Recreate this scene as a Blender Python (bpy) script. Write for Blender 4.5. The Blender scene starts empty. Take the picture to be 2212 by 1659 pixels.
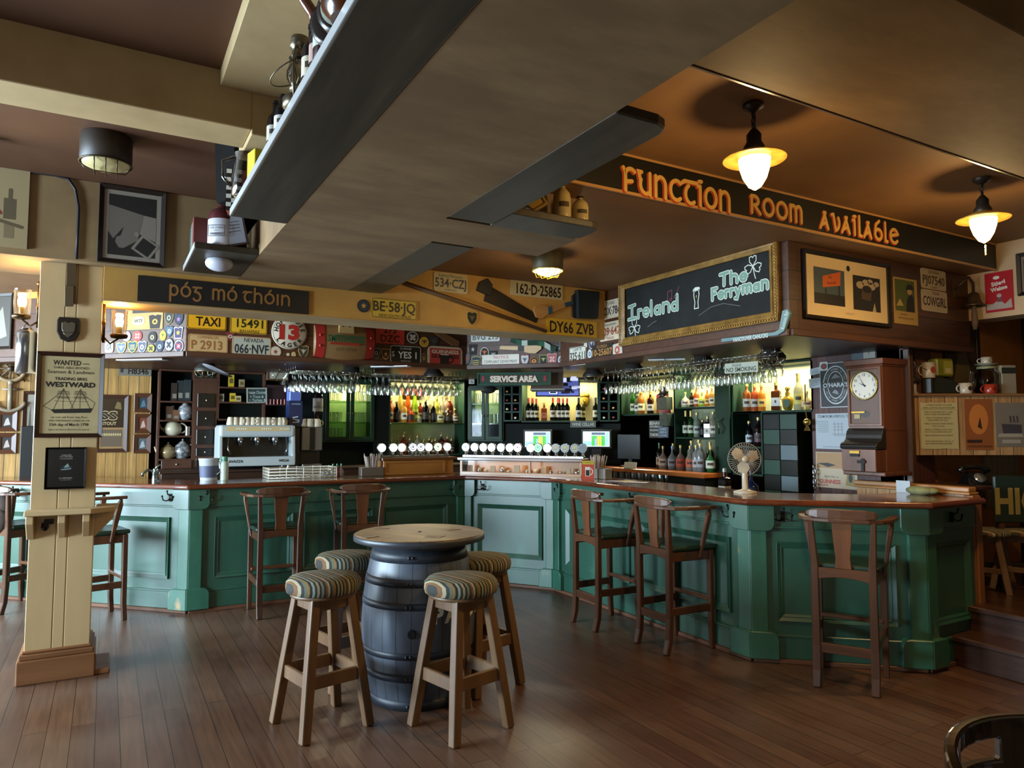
import bpy, bmesh, math, random
from mathutils import Matrix, Vector
random.seed(7)
D = bpy.data
SC = bpy.context.scene
C = SC.collection
PI = math.pi
R = math.radians

# ---------------------------------------------------------------- camera (room axes: X along the beams, Y along the dropped ceiling)
F_PX, YAW, TILT, EYE = 1533.0, R(29.7), R(3.7), 1.6
cam = D.cameras.new('camera'); cam.sensor_width = 36; cam.lens = F_PX / 2212 * 36
cam.clip_start = 0.02
camo = D.objects.new('camera', cam); C.objects.link(camo)
camo.location = (0, 0, EYE); camo.rotation_euler = (R(90) + TILT, 0, -YAW)
SC.camera = camo

# ---------------------------------------------------------------- world, daylight through the windows, exposure
w = D.worlds.new('dim_room_air'); SC.world = w; w.use_nodes = True
w.node_tree.nodes['Background'].inputs[0].default_value = (1.0, 0.82, 0.62, 1)
w.node_tree.nodes['Background'].inputs[1].default_value = 0.022

def area(name, loc, rot, sx, sy, power, col, spread=180):
    l = D.lights.new(name, 'AREA'); l.shape = 'RECTANGLE'; l.size = sx; l.size_y = sy
    l.energy = power; l.color = col; l.spread = R(spread)
    o = D.objects.new(name, l); C.objects.link(o); o.location = loc; o.rotation_euler = rot
    return o
def point(name, loc, power, col, r=0.04):
    l = D.lights.new(name, 'POINT'); l.energy = power; l.color = col; l.shadow_soft_size = r
    o = D.objects.new(name, l); C.objects.link(o); o.location = loc
    return o
DAY = (0.64, 0.84, 1.0)
# window_1 in the side wall (x=-4.6): daylight travelling +X ; window_2 behind the camera: travelling +Y
area('daylight_side_window', (-4.55, 6.6, 1.65), (0, R(-90), 0), 1.5, 4.2, 950, DAY)
area('daylight_side_window_near', (-4.55, 3.75, 1.75), (0, R(-90), 0), 0.8, 0.9, 330, DAY)
area('daylight_street_window', (-2.2, -2.55, 1.55), (R(90), 0, 0), 2.4, 1.3, 18, (0.85, 0.93, 1.0))
WARM = (1.0, 0.66, 0.28)
SC.view_settings.view_transform = 'Standard'; SC.view_settings.look = 'None'
SC.view_settings.gamma = 1; SC.view_settings.use_curve_mapping = False
SC.view_settings.exposure = 0.13
SC.cycles.transparent_max_bounces = 40
SC.cycles.max_bounces = 8
SC.cycles.sample_clamp_indirect = 4
# ---------------------------------------------------------------- materials
def lin(h):
    h = h.lstrip('#'); out = []
    for i in (0, 2, 4):
        c = int(h[i:i+2], 16) / 255
        out.append(c / 12.92 if c <= 0.04045 else ((c + 0.055) / 1.055) ** 2.4)
    return (*out, 1)
_mc = {}
def _new(name):
    m = D.materials.new(name); m.use_nodes = True
    nt = m.node_tree; return m, nt, nt.nodes['Principled BSDF']
def M(h, r=0.5, met=0.0, coat=0.0, spec=0.5):
    k = (h, r, met, coat, spec)
    if k in _mc: return _mc[k]
    m, nt, b = _new('paint_' + h.strip('#'))
    b.inputs['Base Color'].default_value = lin(h); b.inputs['Roughness'].default_value = r
    b.inputs['Metallic'].default_value = met; b.inputs['Coat Weight'].default_value = coat
    b.inputs['Specular IOR Level'].default_value = spec
    _mc[k] = m; return m
def EM(h, s):
    k = ('e', h, s)
    if k in _mc: return _mc[k]
    m, nt, b = _new('glow_' + h.strip('#'))
    b.inputs['Base Color'].default_value = lin(h)
    b.inputs['Emission Color'].default_value = lin(h); b.inputs['Emission Strength'].default_value = s
    _mc[k] = m; return m
def mottled(name, c1, c2, scale=3.0, r=0.6, stretch=(1, 1, 1), bump=0.0, fine=0.0, c3=None, t=(0.35, 0.65), coat=0.0, spec=0.5, detail=5, cr_=0.12):
    if name in _mc: return _mc[name]
    m, nt, b = _new(name); N, L = nt.nodes, nt.links
    tc = N.new('ShaderNodeTexCoord'); mp = N.new('ShaderNodeMapping'); mp.inputs['Scale'].default_value = stretch
    L.new(tc.outputs['Object'], mp.inputs[0])
    nz = N.new('ShaderNodeTexNoise'); nz.inputs['Scale'].default_value = scale; nz.inputs['Detail'].default_value = detail
    nz.inputs['Roughness'].default_value = 0.6
    L.new(mp.outputs[0], nz.inputs['Vector'])
    cr = N.new('ShaderNodeValToRGB'); e = cr.color_ramp.elements
    e[0].position, e[1].position = t; e[0].color = lin(c1); e[1].color = lin(c2)
    if c3:
        x = e.new(min(0.98, t[1] + 0.13)); x.color = lin(c3)
    L.new(nz.outputs['Fac'], cr.inputs[0]); L.new(cr.outputs[0], b.inputs['Base Color'])
    b.inputs['Roughness'].default_value = r; b.inputs['Coat Weight'].default_value = coat
    b.inputs['Coat Roughness'].default_value = cr_; b.inputs['Specular IOR Level'].default_value = spec
    if bump:
        bp = N.new('ShaderNodeBump'); bp.inputs['Strength'].default_value = bump; bp.inputs['Distance'].default_value = 0.01
        L.new(nz.outputs['Fac'], bp.inputs['Height']); L.new(bp.outputs[0], b.inputs['Normal'])
    _mc[name] = m; return m
def wood(name, c1, c2, axis='z', r=0.45, scale=9, coat=0.0, c3=None, spec=0.5):
    s = {'x': (0.09, 1, 1), 'y': (1, 0.09, 1), 'z': (1, 1, 0.09)}[axis]
    return mottled('wood_' + name + '_' + axis, c1, c2, scale, r, s, 0.15, c3=c3, coat=coat, t=(0.3, 0.7), spec=spec)
def planks(name, c1, c2, c3, row=0.09, length=2.0, rot=(0, 0, 0), r=0.4, mortar=0.0025, dark='#0d0704', coat=0.0, wear=None, spec=0.5):
    """board pattern: boards run along the pattern's x axis"""
    if name in _mc: return _mc[name]
    m, nt, b = _new(name); N, L = nt.nodes, nt.links
    tc = N.new('ShaderNodeTexCoord'); mp = N.new('ShaderNodeMapping'); mp.inputs['Rotation'].default_value = rot
    L.new(tc.outputs['Object'], mp.inputs[0])
    bk = N.new('ShaderNodeTexBrick'); bk.offset = 0.37; bk.squash = 1
    for k, v in dict(Scale=1.0).items(): bk.inputs[k].default_value = v
    bk.inputs['Mortar Size'].default_value = mortar; bk.inputs['Mortar Smooth'].default_value = 0.1; bk.inputs['Bias'].default_value = 0
    bk.inputs['Brick Width'].default_value = length; bk.inputs['Row Height'].default_value = row
    bk.inputs['Color1'].default_value = lin(c1); bk.inputs['Color2'].default_value = lin(c2); bk.inputs['Mortar'].default_value = lin(dark)
    L.new(mp.outputs[0], bk.inputs['Vector'])
    mp2 = N.new('ShaderNodeMapping'); mp2.inputs['Scale'].default_value = (0.6, 9, 9); L.new(mp.outputs[0], mp2.inputs[0])
    nz = N.new('ShaderNodeTexNoise'); nz.inputs['Scale'].default_value = 5; nz.inputs['Detail'].default_value = 6
    L.new(mp2.outputs[0], nz.inputs['Vector'])
    mx = N.new('ShaderNodeMixRGB'); mx.blend_type = 'MULTIPLY'; mx.inputs[0].default_value = 0.75
    cr = N.new('ShaderNodeValToRGB'); e = cr.color_ramp.elements; e[0].position = 0.3; e[1].position = 0.72
    e[0].color = (0.35, 0.32, 0.3, 1); e[1].color = (1, 1, 1, 1)
    L.new(nz.outputs['Fac'], cr.inputs[0]); L.new(bk.outputs['Color'], mx.inputs[1]); L.new(cr.outputs[0], mx.inputs[2])
    out = mx.outputs[0]
    if wear:
        n2 = N.new('ShaderNodeTexNoise'); n2.inputs['Scale'].default_value = 0.9; n2.inputs['Detail'].default_value = 7
        L.new(tc.outputs['Object'], n2.inputs['Vector'])
        c2_ = N.new('ShaderNodeValToRGB'); c2_.color_ramp.elements[0].position = 0.42; c2_.color_ramp.elements[1].position = 0.72
        L.new(n2.outputs['Fac'], c2_.inputs[0])
        m2 = N.new('ShaderNodeMixRGB'); m2.inputs[2].default_value = lin(wear)
        ml = N.new('ShaderNodeMath'); ml.operation = 'MULTIPLY'; ml.inputs[1].default_value = 0.55
        L.new(c2_.outputs[0], ml.inputs[0]); L.new(ml.outputs[0], m2.inputs[0]); L.new(out, m2.inputs[1])
        out = m2.outputs[0]
        fin = N.new('ShaderNodeMixRGB'); fin.blend_type = 'MULTIPLY'; fin.inputs[0].default_value = 1
        gap = N.new('ShaderNodeValToRGB'); gap.color_ramp.elements[0].color = (1, 1, 1, 1); gap.color_ramp.elements[1].color = (0.12, 0.1, 0.09, 1)
        L.new(bk.outputs['Fac'], gap.inputs[0]); L.new(out, fin.inputs[1]); L.new(gap.outputs[0], fin.inputs[2]); out = fin.outputs[0]
    L.new(out, b.inputs['Base Color']); b.inputs['Roughness'].default_value = r; b.inputs['Coat Weight'].default_value = coat
    b.inputs['Specular IOR Level'].default_value = spec
    bp = N.new('ShaderNodeBump'); bp.inputs['Strength'].default_value = 0.35; bp.inputs['Distance'].default_value = 0.004; bp.invert = True
    L.new(bk.outputs['Fac'], bp.inputs['Height']); L.new(bp.outputs[0], b.inputs['Normal'])
    _mc[name] = m; return m
def striped(name, cols, scale):
    if name in _mc: return _mc[name]
    m, nt, b = _new(name); N, L = nt.nodes, nt.links
    tc = N.new('ShaderNodeTexCoord'); sp = N.new('ShaderNodeSeparateXYZ'); L.new(tc.outputs['Object'], sp.inputs[0])
    a = N.new('ShaderNodeMath'); a.operation = 'MULTIPLY'; a.inputs[1].default_value = scale; L.new(sp.outputs['X'], a.inputs[0])
    f = N.new('ShaderNodeMath'); f.operation = 'FRACT'; L.new(a.outputs[0], f.inputs[0])
    cr = N.new('ShaderNodeValToRGB'); cr.color_ramp.interpolation = 'CONSTANT'; e = cr.color_ramp.elements
    e[0].color = lin(cols[0]); e[1].position = 1 / len(cols); e[1].color = lin(cols[1])
    for i, c in enumerate(cols[2:], 2):
        x = e.new(i / len(cols)); x.color = lin(c)
    L.new(f.outputs[0], cr.inputs[0]); L.new(cr.outputs[0], b.inputs['Base Color']); b.inputs['Roughness'].default_value = 0.85
    _mc[name] = m; return m
def glass(name, col=(1, 1, 1), clear=0.88, r=0.06, blend=0.38):
    """thin clear glass: mostly see-through, glossy at grazing angles"""
    if name in _mc: return _mc[name]
    m = D.materials.new(name); m.use_nodes = True; nt = m.node_tree; N, L = nt.nodes, nt.links
    N.remove(N['Principled BSDF'])
    t = N.new('ShaderNodeBsdfTransparent'); t.inputs[0].default_value = (*[c * clear for c in col], 1)
    g = N.new('ShaderNodeBsdfGlossy'); g.inputs['Roughness'].default_value = r
    lw = N.new('ShaderNodeLayerWeight'); lw.inputs['Blend'].default_value = blend
    mx = N.new('ShaderNodeMixShader'); L.new(lw.outputs['Facing'], mx.inputs[0]); L.new(t.outputs[0], mx.inputs[1]); L.new(g.outputs[0], mx.inputs[2])
    L.new(mx.outputs[0], N['Material Output'].inputs[0]); _mc[name] = m; return m

# ---------------------------------------------------------------- mesh builder
_txt = {}
def text_mesh(s, bold):
    k = (s, bold)
    if k not in _txt:
        cu = D.curves.new('t', 'FONT'); cu.body = s; cu.size = 1; cu.resolution_u = 2; cu.offset = bold; cu.fill_mode = 'FRONT'
        o = D.objects.new('t', cu); C.objects.link(o)
        me = D.meshes.new_from_object(o.evaluated_get(bpy.context.evaluated_depsgraph_get()))
        _txt[k] = ([tuple(v.co[:2]) for v in me.vertices], [tuple(p.vertices) for p in me.polygons])
        D.objects.remove(o); D.curves.remove(cu); D.meshes.remove(me)
    return _txt[k]
class MB:
    def __init__(s): s.v, s.f, s.m, s.s, s.T = [], [], [], [], Matrix()
    def add(s, vs, fs, m=0, sm=False):
        b = len(s.v); s.v += [tuple(s.T @ Vector(v)) for v in vs]
        s.f += [tuple(b + i for i in f) for f in fs]; s.m += [m] * len(fs); s.s += [sm] * len(fs); return s
    def box(s, x0, x1, y0, y1, z0, z1, m=0):
        return s.add([(x, y, z) for x in (x0, x1) for y in (y0, y1) for z in (z0, z1)],
                     [(0, 1, 3, 2), (4, 6, 7, 5), (0, 4, 5, 1), (2, 3, 7, 6), (0, 2, 6, 4), (1, 5, 7, 3)], m)
    def cb(s, cx, cy, cz, sx, sy, sz, m=0): return s.box(cx - sx / 2, cx + sx / 2, cy - sy / 2, cy + sy / 2, cz - sz / 2, cz + sz / 2, m)
    def beam(s, a, b, w, h, m=0, up=(0, 0, 1), w2=None, h2=None):
        a, b = Vector(a), Vector(b); d = (b - a).normalized(); u = Vector(up)
        if abs(d.dot(u)) > 0.98: u = Vector((0, 1, 0))
        x = d.cross(u).normalized(); y = x.cross(d).normalized(); w2 = w if w2 is None else w2; h2 = h if h2 is None else h2
        vs = [a + x * i * w / 2 + y * j * h / 2 for i, j in ((-1, -1), (1, -1), (1, 1), (-1, 1))] + [b + x * i * w2 / 2 + y * j * h2 / 2 for i, j in ((-1, -1), (1, -1), (1, 1), (-1, 1))]
        return s.add(vs, [(0, 1, 2, 3), (7, 6, 5, 4), (0, 4, 5, 1), (1, 5, 6, 2), (2, 6, 7, 3), (3, 7, 4, 0)], m)
    def path(s, pts, w, h, m=0, up=(0, 0, 1), sm=False):
        """rectangular section swept along points; w, h may be lists"""
        n = len(pts); P = [Vector(p) for p in pts]; vs = []; u = Vector(up)
        for i in range(n):
            d = (P[min(i + 1, n - 1)] - P[max(i - 1, 0)]).normalized(); x = d.cross(u).normalized(); y = x.cross(d).normalized()
            ww = w[i] if isinstance(w, (list, tuple)) else w; hh = h[i] if isinstance(h, (list, tuple)) else h
            vs += [P[i] + x * a * ww / 2 + y * b * hh / 2 for a, b in ((-1, -1), (1, -1), (1, 1), (-1, 1))]
        fs = [(0, 1, 2, 3), (4 * n - 1, 4 * n - 2, 4 * n - 3, 4 * n - 4)]
        for i in range(n - 1):
            for k in range(4): fs.append((4 * i + k, 4 * i + (k + 1) % 4, 4 * i + 4 + (k + 1) % 4, 4 * i + 4 + k))
        return s.add(vs, fs, m, sm)
    def lathe(s, prof, c=(0, 0, 0), seg=16, m=0, sm=True, ax='z', sx=1.0, cap=True):
        vs, fs = [], []; n = len(prof)
        for r, z in prof:
            for k in range(seg):
                a = 2 * PI * k / seg; x, y = r * math.cos(a) * sx, r * math.sin(a)
                p = {'z': (x, y, z), 'y': (x, z, y), 'x': (z, x, y)}[ax]
                vs.append((p[0] + c[0], p[1] + c[1], p[2] + c[2]))
        for i in range(n - 1):
            for k in range(seg): fs.append((i * seg + k, i * seg + (k + 1) % seg, (i + 1) * seg + (k + 1) % seg, (i + 1) * seg + k))
        s.add(vs, fs, m, sm)
        caps = []
        if not cap: return s
        if prof[0][0] > 1e-5: caps.append(vs[:seg][::-1])
        if prof[-1][0] > 1e-5: caps.append(vs[-seg:])
        for cp in caps: s.add(cp, [tuple(range(seg))], m, False)
        return s
    def tube(s, pts, r, seg=8, m=0, closed=False):
        P = [Vector(p) for p in pts]; n = len(P); vs, fs = [], []; ref = None
        for i in range(n):
            d = (P[(i + 1) % n] - P[i - 1]) if closed else (P[min(i + 1, n - 1)] - P[max(i - 1, 0)])
            d.normalize()
            if ref is None: ref = Vector((0, 0, 1)) if abs(d.z) < 0.9 else Vector((1, 0, 0))
            x = d.cross(ref); x = x.normalized() if x.length > 1e-4 else Vector((1, 0, 0)); y = x.cross(d).normalized(); ref = y
            rr = r[i] if isinstance(r, (list, tuple)) else r
            vs += [P[i] + (x * math.cos(2 * PI * k / seg) + y * math.sin(2 * PI * k / seg)) * rr for k in range(seg)]
        for i in range(n if closed else n - 1):
            for k in range(seg): fs.append((i * seg + k, i * seg + (k + 1) % seg, ((i + 1) % n) * seg + (k + 1) % seg, ((i + 1) % n) * seg + k))
        if not closed: fs += [tuple(range(seg))[::-1], tuple(range((n - 1) * seg, n * seg))]
        return s.add(vs, fs, m, True)
    def prism(s, poly, y0, y1, m=0):
        n = len(poly); vs = [(x, y0, z) for x, z in poly] + [(x, y1, z) for x, z in poly]
        return s.add(vs, [tuple(range(n)), tuple(range(2 * n - 1, n - 1, -1))] + [(i, i + n, (i + 1) % n + n, (i + 1) % n) for i in range(n)], m)
    def slab(s, poly, z0, z1, m=0):
        n = len(poly); vs = [(x, y, z0) for x, y in poly] + [(x, y, z1) for x, y in poly]
        return s.add(vs, [tuple(range(n))[::-1], tuple(range(n, 2 * n))] + [(i, (i + 1) % n, (i + 1) % n + n, i + n) for i in range(n)], m)
    def ball(s, c, r, m=0, seg=14):
        rx, ry, rz = r if isinstance(r, (tuple, list)) else (r, r, r); k = seg // 2
        T0 = s.T; s.T = T0 @ Matrix.Translation(c) @ Matrix.Diagonal((rx, ry, rz, 1))
        s.lathe([(max(1e-6, math.sin(PI * i / k)), -math.cos(PI * i / k)) for i in range(k + 1)], seg=seg, m=m); s.T = T0; return s
    def disc(s, x, z, rx, rz=None, y=0.0, m=0, seg=20):
        rz = rx if rz is None else rz
        return s.add([(x + rx * math.cos(2 * PI * k / seg), y, z + rz * math.sin(2 * PI * k / seg)) for k in range(seg)], [tuple(range(seg))[::-1]], m)
    def face(s, poly, y=0.0, m=0): return s.add([(x, y, z) for x, z in poly], [tuple(range(len(poly)))], m)
    def rect(s, x0, x1, z0, z1, y=0.0, m=0): return s.face([(x0, z0), (x1, z0), (x1, z1), (x0, z1)], y, m)
    def text(s, t, x, z, h, y=-0.001, m=0, w=None, bold=0.0, rot=0, wmax=None):
        """centred text, cap height h, optional exact width w"""
        vs, fs = text_mesh(t, bold)
        if not vs: return s
        x0, x1 = min(v[0] for v in vs), max(v[0] for v in vs); k = h / 0.7; kx = k if w is None else w / (x1 - x0)
        if wmax and (x1 - x0) * kx > wmax: kx = wmax / (x1 - x0)
        T0 = s.T; s.T = T0 @ Matrix.Translation((x, y, z)) @ Matrix.Rotation(-rot, 4, 'Y')
        s.add([((a - (x0 + x1) / 2) * kx, 0, (b - 0.35) * k) for a, b in vs], fs, m); s.T = T0; return s
    def stroke(s, lines, wd, y=-0.001, m=0, cap=True):
        """flat brush strokes in the XZ plane: mitred ribbons with round ends"""
        for q, ln in enumerate(lines):
            P = [Vector((a, b)) for a, b in ln]; P = [p for i, p in enumerate(P) if i == 0 or (p - P[i - 1]).length > 1e-6]; n = len(P); yy = y - 4e-5 * (q % 9)
            if n < 2: continue
            loop = n > 3 and (P[0] - P[-1]).length < wd * 0.2; T = [(P[i + 1] - P[i]).normalized() for i in range(n - 1)]; L_, R_ = [], []
            for i in range(n):
                a = T[i - 1] if i or loop else T[0]; b = T[i] if i < n - 1 else (T[0] if loop else T[-1])
                if i == n - 1 and not loop: a = T[-1]
                if i == 0 and loop: a = T[-1]
                t_ = a + b; nn = Vector((-t_.y, t_.x)); nn = nn.normalized() if nn.length > 0.2 else Vector((-a.y, a.x)); k = wd / 2 / max(0.5, nn.dot(Vector((-a.y, a.x))))
                L_.append(P[i] + nn * k); R_.append(P[i] - nn * k)
            s.add([(p.x, yy, p.y) for p in L_] + [(p.x, yy, p.y) for p in R_], [(i, i + 1, n + i + 1, n + i) for i in range(n - 1)], m)
            if cap and not loop:
                for c, d in ((P[0], -T[0]), (P[-1], T[-1])):
                    a0 = math.atan2(d.y, d.x); s.face([(c.x + wd / 2 * math.cos(a0 + PI * (k / 6 - 0.5)), c.y + wd / 2 * math.sin(a0 + PI * (k / 6 - 0.5))) for k in range(7)], yy, m)
        return s
    def build(s, name, mats, parent=None, loc=None, rz=0, bevel=0.0, seg=1, recalc=True):
        me = D.meshes.new(name); me.from_pydata(s.v, [], s.f)
        for x in (mats if isinstance(mats, (list, tuple)) else [mats]): me.materials.append(x)
        me.polygons.foreach_set('material_index', s.m); me.polygons.foreach_set('use_smooth', s.s)
        if recalc:
            bm = bmesh.new(); bm.from_mesh(me); bmesh.ops.recalc_face_normals(bm, faces=bm.faces); bm.to_mesh(me); bm.free()
        o = D.objects.new(name, me); C.objects.link(o)
        if parent is not None: o.parent = parent
        if loc is not None: o.location = loc
        if rz: o.rotation_euler.z = rz
        if bevel:
            b = o.modifiers.new('edge', 'BEVEL'); b.width = bevel; b.segments = seg; b.limit_method = 'ANGLE'; b.angle_limit = R(35)
        return o
def tag(o, label, cat, group=None, kind=None):
    o['label'] = label; o['category'] = cat
    if group: o['group'] = group
    if kind: o['kind'] = kind
    return o
def thing(name, label, cat, loc=(0, 0, 0), rz=0, group=None):
    o = D.objects.new(name, None); o.empty_display_size = 0.1; C.objects.link(o); o.location = loc; o.rotation_euler.z = rz
    return tag(o, label, cat, group)
def struct(name, mb, mat, bevel=0):
    o = mb.build(name, mat, bevel=bevel); o['kind'] = 'structure'; return o
def kids(o): return [c for c in D.objects if c.parent == o]
_kc = {}
def dup(root, loc, rz=0, label=None, group=None):
    r = root.copy(); C.objects.link(r); r.location = loc; r.rotation_euler = (0, 0, rz)
    if label: r['label'] = label
    if group: r['group'] = group
    if root.name not in _kc: _kc[root.name] = [(ch, kids(ch)) for ch in kids(root)]
    for ch, gs in _kc[root.name]:
        c = ch.copy(); C.objects.link(c); c.parent = r
        for g in gs:
            d = g.copy(); C.objects.link(d); d.parent = c
    return r
def arc(cx, cz, rx, rz, a0, a1, n=10):
    return [(cx + rx * math.cos(R(a0 + (a1 - a0) * i / n)), cz + rz * math.sin(R(a0 + (a1 - a0) * i / n))) for i in range(n + 1)]
ORD = ['first', 'second', 'third', 'fourth', 'fifth', 'sixth', 'seventh', 'eighth', 'ninth', 'tenth', 'eleventh', 'twelfth', 'thirteenth', 'fourteenth', 'fifteenth', 'sixteenth', 'seventeenth', 'eighteenth', 'nineteenth', 'twentieth']

# ---------------------------------------------------------------- real planes of the room, read off with the calibrated camera
def ray(px, py):
    X = (px - 1106) / F_PX; Z = (829.5 - py) / F_PX
    y = math.cos(TILT) - Z * math.sin(TILT); z = math.sin(TILT) + Z * math.cos(TILT); c, s_ = math.cos(YAW), math.sin(YAW)
    return Vector((X * c + y * s_, -X * s_ + y * c, z))
def at_z(px, py, z): d = ray(px, py); return Vector((0, 0, EYE)) + d * ((z - EYE) / d.z)
def at_x(px, py, x): d = ray(px, py); return Vector((0, 0, EYE)) + d * (x / d.x)
def at_y(px, py, y): d = ray(px, py); return Vector((0, 0, EYE)) + d * (y / d.y)
class Wall:
    """vertical plane through (x, y), its front facing local -Y after turning by rz"""
    def __init__(s, x, y, rz): s.o = Vector((x, y, 0)); s.rz = rz; s.u = Vector((math.cos(rz), math.sin(rz), 0)); s.n = Vector((math.sin(rz), -math.cos(rz), 0))
    def on(s, px, py):
        d = ray(px, py); t = (s.o - Vector((0, 0, EYE))).dot(s.n) / d.dot(s.n); p = Vector((0, 0, EYE)) + d * t
        return (p - s.o).dot(s.u), p.z
    def pt(s, u, z, out=0.0): return s.o + s.u * u + s.n * out + Vector((0, 0, z))
    def rect(s, x0, y0, x1, y1):
        ym, xm = (y0 + y1) / 2, (x0 + x1) / 2
        u0, u1 = s.on(x0, ym)[0], s.on(x1, ym)[0]; z1, z0 = s.on(xm, y0)[1], s.on(xm, y1)[1]
        return (u0 + u1) / 2, (z0 + z1) / 2, abs(u1 - u0), abs(z1 - z0)
def frame(mb, x0, x1, z0, z1, wd, yb, yf, m=0, lip=None):
    """mitred rectangular frame, outside x0..x1 z0..z1, member width wd, back yb, front yf (yf < yb); lip = depth at the inner edge"""
    yl = yf if lip is None else lip
    O = [(x0, z0), (x1, z0), (x1, z1), (x0, z1)]; I = [(x0 + wd, z0 + wd), (x1 - wd, z0 + wd), (x1 - wd, z1 - wd), (x0 + wd, z1 - wd)]
    vs = [(x, yb, z) for x, z in O] + [(x, yf, z) for x, z in O] + [(x, yl, z) for x, z in I] + [(x, yb, z) for x, z in I]
    fs = []
    for i in range(4):
        j = (i + 1) % 4
        fs += [(i, j, 4 + j, 4 + i), (4 + i, 4 + j, 8 + j, 8 + i), (8 + i, 8 + j, 12 + j, 12 + i), (12 + i, 12 + j, j, i)]
    mb.add(vs, fs, m); return mb

# ---------------------------------------------------------------- the room
ZH, ZL, ZR = 3.24, 3.16, 2.94           # ceiling heights
plaster = mottled('plaster_brown', '#7d6342', '#93785180'[:7], 2.2, 0.75, bump=0.08)
plaster_cream = mottled('plaster_cream', '#9c8359', '#b59b70', 1.6, 0.7, bump=0.06)
soffit_m = mottled('plaster_soffit', '#6b5234', '#806542', 1.8, 0.7, (1, 2.5, 1), bump=0.08, c3='#97866e', t=(0.38, 0.66))
ochre = mottled('paint_ochre', '#a87c3a', '#b88c42', 3.5, 0.65, c3='#986f32')
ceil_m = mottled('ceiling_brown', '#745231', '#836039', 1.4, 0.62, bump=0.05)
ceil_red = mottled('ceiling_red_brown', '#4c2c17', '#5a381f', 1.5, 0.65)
dkwood_x = wood('canopy', '#382115', '#543322', 'x', 0.42, 7)
canopy_m = planks('canopy_boards', '#482a1a', '#5c3823', '#000000', row=0.21, length=2.6, rot=(R(90), 0, 0), r=0.4, mortar=0.003)
floor_m = planks('floor_boards', '#523426', '#664632', '#000000', row=0.112, length=2.3, rot=(0, 0, R(90)), r=0.36, wear='#756152', mortar=0.0016)
pine = planks('pine_boards', '#b08648', '#c49a5c', '#000000', row=0.1, length=9, rot=(R(90), 0, R(90)), r=0.45, mortar=0.003, dark='#4a3418')
redwood = planks('red_boards', '#4d2a26', '#5f3832', '#000000', row=0.11, length=0.9, rot=(0, R(90), 0), r=0.5)
orange_m = mottled('wall_orange', '#8a5420', '#a3682a', 2.0, 0.6)
XL, XR, YF, YB = -4.6, 7.7, -2.6, 9.2
m = MB(); m.box(XL, XR, YF, YB, -0.1, 0); struct('floor', m, floor_m)
m = MB(); m.box(5.30, XR, YF, 3.5, 0.0, 0.37); m.box(5.275, XR, YF, 3.499, 0.335, 0.373); m.box(5.07, 5.30, YF, 2.815, 0, 0.2); m.box(5.045, 5.299, YF, 2.814, 0.165, 0.203)
struct('floor_raised', m, planks('step_boards', '#3c2419', '#4d3022', '#000000', row=0.14, length=3, rot=(0, 0, R(90)), r=0.3), bevel=0.006)
# ceilings
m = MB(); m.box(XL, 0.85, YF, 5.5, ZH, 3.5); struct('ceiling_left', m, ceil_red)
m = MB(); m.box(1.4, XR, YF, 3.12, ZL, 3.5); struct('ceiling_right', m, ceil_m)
m = MB(); m.box(0.8, XR, 3.10, YB, ZR, 3.5); m.box(XL, 0.8, 5.6, YB, ZR, 3.5); struct('ceiling', m, ceil_m)
m = MB(); m.box(1.45, XR, 1.165, 1.87, ZR, ZL + 0.05); struct('beam_1', m, soffit_m, bevel=0.004)
m = MB(); m.box(0.80, 1.50, YF, 3.33, 2.70, 3.45); m.box(0.80, 1.62, 3.33, 5.5, 2.70, 3.45); m.box(1.62, 2.34, 3.33, 3.78, 2.70, 3.0)
struct('ceiling_soffit', m, soffit_m)
m = MB(); m.box(XL, 0.54, 3.387, 3.64, 2.99, 3.3); m.box(0.54, 0.82, 3.387, 3.75, 2.97, 3.3); struct('beam_2', m, plaster_cream, bevel=0.004)
m = MB(); m.box(0.40, 0.82, YF, 3.387, 3.167, 3.3); struct('beam_3', m, plaster_cream, bevel=0.004)
m = MB(); m.box(XL, 0.80, 5.38, 6.0, 2.70, 3.3); struct('beam_4', m, plaster, bevel=0.003)
m = MB(); m.box(-0.05, 4.2, 5.46, 5.82, 2.478, 3.3); m.box(-0.05, 4.149, 5.462, 5.818, 2.468, 2.478, 1); struct('beam_5', m, [ochre, plaster_cream], bevel=0.003)
# canopy over the bar
can = [(-2.4, YB), (-2.2, 9.18), (0.6, 7.0), (3.42, 7.0), (4.15, 6.25), (4.15, 3.33), (6.46, 3.33), (6.46, YB)]
can[1] = (-1.6, 9.2); can = can[1:]
m = MB(); m.slab(can, 2.27, ZR); struct('beam_6', m, canopy_m, bevel=0.004)
m = MB()
for a, b in zip(can[:-2], can[1:-1]):
    a, b = Vector((*a, 0)), Vector((*b, 0)); d = (b - a).normalized(); n = Vector((d.y, -d.x, 0))
    m.beam(a + n * 0.012 + Vector((0, 0, 2.285)), b + n * 0.012 + Vector((0, 0, 2.285)), 0.03, 0.05)
struct('trim_1', m, dkwood_x, bevel=0.005)
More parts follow.
